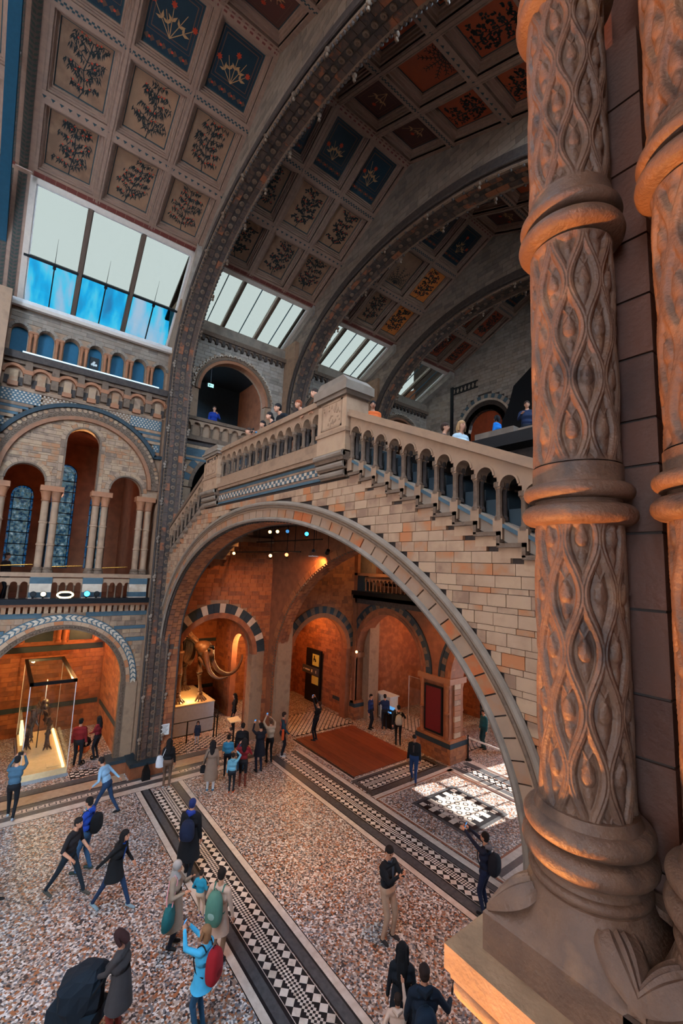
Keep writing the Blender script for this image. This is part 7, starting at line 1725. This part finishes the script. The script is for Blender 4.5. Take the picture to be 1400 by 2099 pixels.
person('small girl in navy coat and pale leggings at the podium barrier',-19.55,7.55,.98,330,top=(24,34,52),legs=(170,176,186),shoe=(40,50,60),hair=(30,22,22),hairstyle='bob',sex='f',coat=.7)
p=person('man in black leaning back with arms raised on the timber platform edge',-17.15,12.2,1.76,205,top=(16,18,24),legs=(16,20,30),hair=(60,36,28),lean=-.22,head=(0,25),**HHI); phone(p,'phone held high by the man on the timber platform',0)
person('walker in dark open jacket and blue jeans coming from the entrance',-11.93,13.15,1.70,300,top=(18,22,28),legs=(30,56,100),shoe=(96,66,52),hair=(26,20,20),skin=1,stride=.25,head=(0,-25),shirt=(70,60,60),bulk=1.1)
# --- entrance background
p=person('dark visitor with a pale backpack standing by the kiosk',-14.75,15.15,1.72,140,top=(20,22,26),legs=(18,22,28),hair=(22,20,22),R=(.35,-.35,1.15)); backpack(p,'pale grey backpack by the entrance kiosk',(170,164,150))
person('shadowy visitor in a long dark coat beside the red-boarded pier',-14.2,16.6,1.72,200,top=(18,16,18),legs=(18,18,22),hair=(20,18,18),coat=.55,bulk=1.1)
person('visitor in deep blue top by the welcome desk, nearer the twin pier',-16.9,15.35,1.66,20,top=(22,36,80),legs=(18,22,34),hair=(22,20,22))
person('visitor in dark blue reaching over the welcome desk',-16.5,15.95,1.66,150,top=(24,40,76),legs=(18,22,34),hair=(22,20,22),L=(.4,.2,1.25))
person('visitor in teal jacket beyond the rope barrier',-12.3,18.2,1.7,250,top=(30,84,92),legs=(24,60,66),hair=(40,30,28),bulk=1.1)
person('visitor in black beyond the rope barrier',-11.5,18.7,1.72,230,top=(18,20,24),legs=(18,22,30),hair=(22,20,22),coat=.5)
person('slim figure in black by the lit display doorway',-20.35,9.6,1.66,250,top=(16,16,20),legs=(18,20,26),hair=(18,16,18),hairstyle='long',sex='f')
# --- couple in the near bay
person('man in dark red jumper with his back turned beside the glass case',-19.95,3.05,1.74,160,top=(124,26,30),legs=(26,28,36),shoe=(150,120,100),hair=(16,14,16),bulk=1.08)
person('woman in dark red jumper with long black hair facing the couple\'s pram',-20.3,3.75,1.62,225,top=(110,24,32),legs=(20,22,30),hair=(14,12,16),hairstyle='long',sex='f',L=(.32,.1,1.05),R=(.32,-.1,1.05))
pb_=root('pushchair','small black pushchair with orange seat between the couple in red','pushchair',(-20.35,3.3,0),radians(215)); MB().ball((0,0,.5),(.25,.18,.2),12,8).build('seat',cloth(214,96,40),pb_,smooth=True); MB().ball((-.05,0,.72),(.22,.2,.2),12,8).build('hood',cloth(20,20,24),pb_,smooth=True)
for sd in (-1,1):
    MB().tube([(-.45,sd*.17,1.0),(.0,sd*.19,.5),(.3,sd*.2,.1)],.014,6).build('frame_tube','black_metal',pb_)
    for xx in (.3,-.25): b=MB(); b.arc(0,0,.05,.09,0,2*pi,-.015,.015,12); b.v=[(v[0]+xx,v[2]+sd*.21,v[1]+.09) for v in b.v]; b.build('wheel','white_sill' if xx>0 else 'black_plastic',pb_)
# --- on the bridge and upper galleries
ZL=10.45
person('child peering over the landing rail, lowest head of the row',-11.62,5.62,1.58,-90,top=(150,160,170),legs=(40,40,50),hair=(60,42,34),z=ZL,lean=.42)
p=person('girl with dark tied hair filming over the landing rail',-10.8,5.62,1.58,-80,top=(40,130,180),legs=(30,34,44),hair=(24,18,20),hairstyle='tail',sex='f',z=ZL,lean=.4,L=(.45,.1,1.45),R=(.42,-.1,1.4)); phone(p,'phone held by the girl filming over the landing rail',0)
person('woman with tied-back hair beside the girl on the landing',-10.32,5.63,1.72,-90,top=(20,24,34),legs=(20,24,34),hair=(30,22,22),hairstyle='tail',sex='f',z=ZL,lean=.42)
person('man in dark jacket with a yellow cap tag leaning over the landing rail',-9.85,5.66,1.84,-90,top=(16,20,28),legs=(20,24,34),hair=(24,18,20),z=ZL,lean=.45,bulk=1.1)
person('red-haired visitor at the landing rail beside the blue coats',-8.85,5.63,1.64,-90,top=(40,44,60),legs=(20,24,34),hair=(140,70,40),z=ZL,lean=.42)
p=person('visitor in royal blue coat bending over the landing rail by the tall newel',-8.1,5.7,1.74,-90,top=(26,56,140),legs=(20,24,34),hair=(50,36,30),z=ZL,lean=.55,bulk=1.15,L=(.4,.2,1.25),R=(.4,-.2,1.25)); backpack(p,'blue and yellow backpack on the royal blue coat',(24,54,130),(190,150,50),.4,(190,150,50))
person('masked boy in orange jacket on the landing behind the tall newel',-7.5,6.6,1.5,-40,top=(214,96,40),legs=(30,40,60),hair=(18,16,18),z=ZL)
person('blonde woman in white and pale blue walking down the right-hand flight',-5.4,7.2,1.68,-10,top=(190,206,214),legs=(60,80,110),hair=(170,128,88),hairstyle='bob',sex='f',z=9.4)
person('visitor in dark navy beside the blonde woman on the flight',-5.95,7.35,1.66,20,top=(20,28,44),legs=(20,24,36),hair=(60,40,32),z=9.55)
person('visitor with dark hair and bright blue top behind the broad newel',-8.05,12.7,1.66,180,top=(20,110,190),legs=(20,30,50),hair=(18,16,20),hairstyle='bob',sex='f',z=11.62)
person('man in navy sweater leaning on the broad newel balustrade',-6.9,12.55,1.78,-60,top=(24,36,66),legs=(20,26,40),hair=(60,40,32),z=11.62,L=(.3,.2,1.2),R=(.35,-.15,1.25),bulk=1.1)
person('man in blue shirt alone on the dark upper gallery beside the nearest rib',-19.35,7.1,1.74,-20,top=(24,54,140),legs=(20,24,34),hair=(50,36,30),z=13.5,L=(.3,.15,1.3))
person('blurred dark figure behind the brass rail of the first-floor gallery',-20.2,.1,1.72,60,top=(40,30,30),legs=(20,22,28),hair=(60,40,32),z=6.28)

bpy.data.scenes.remove(TMP)
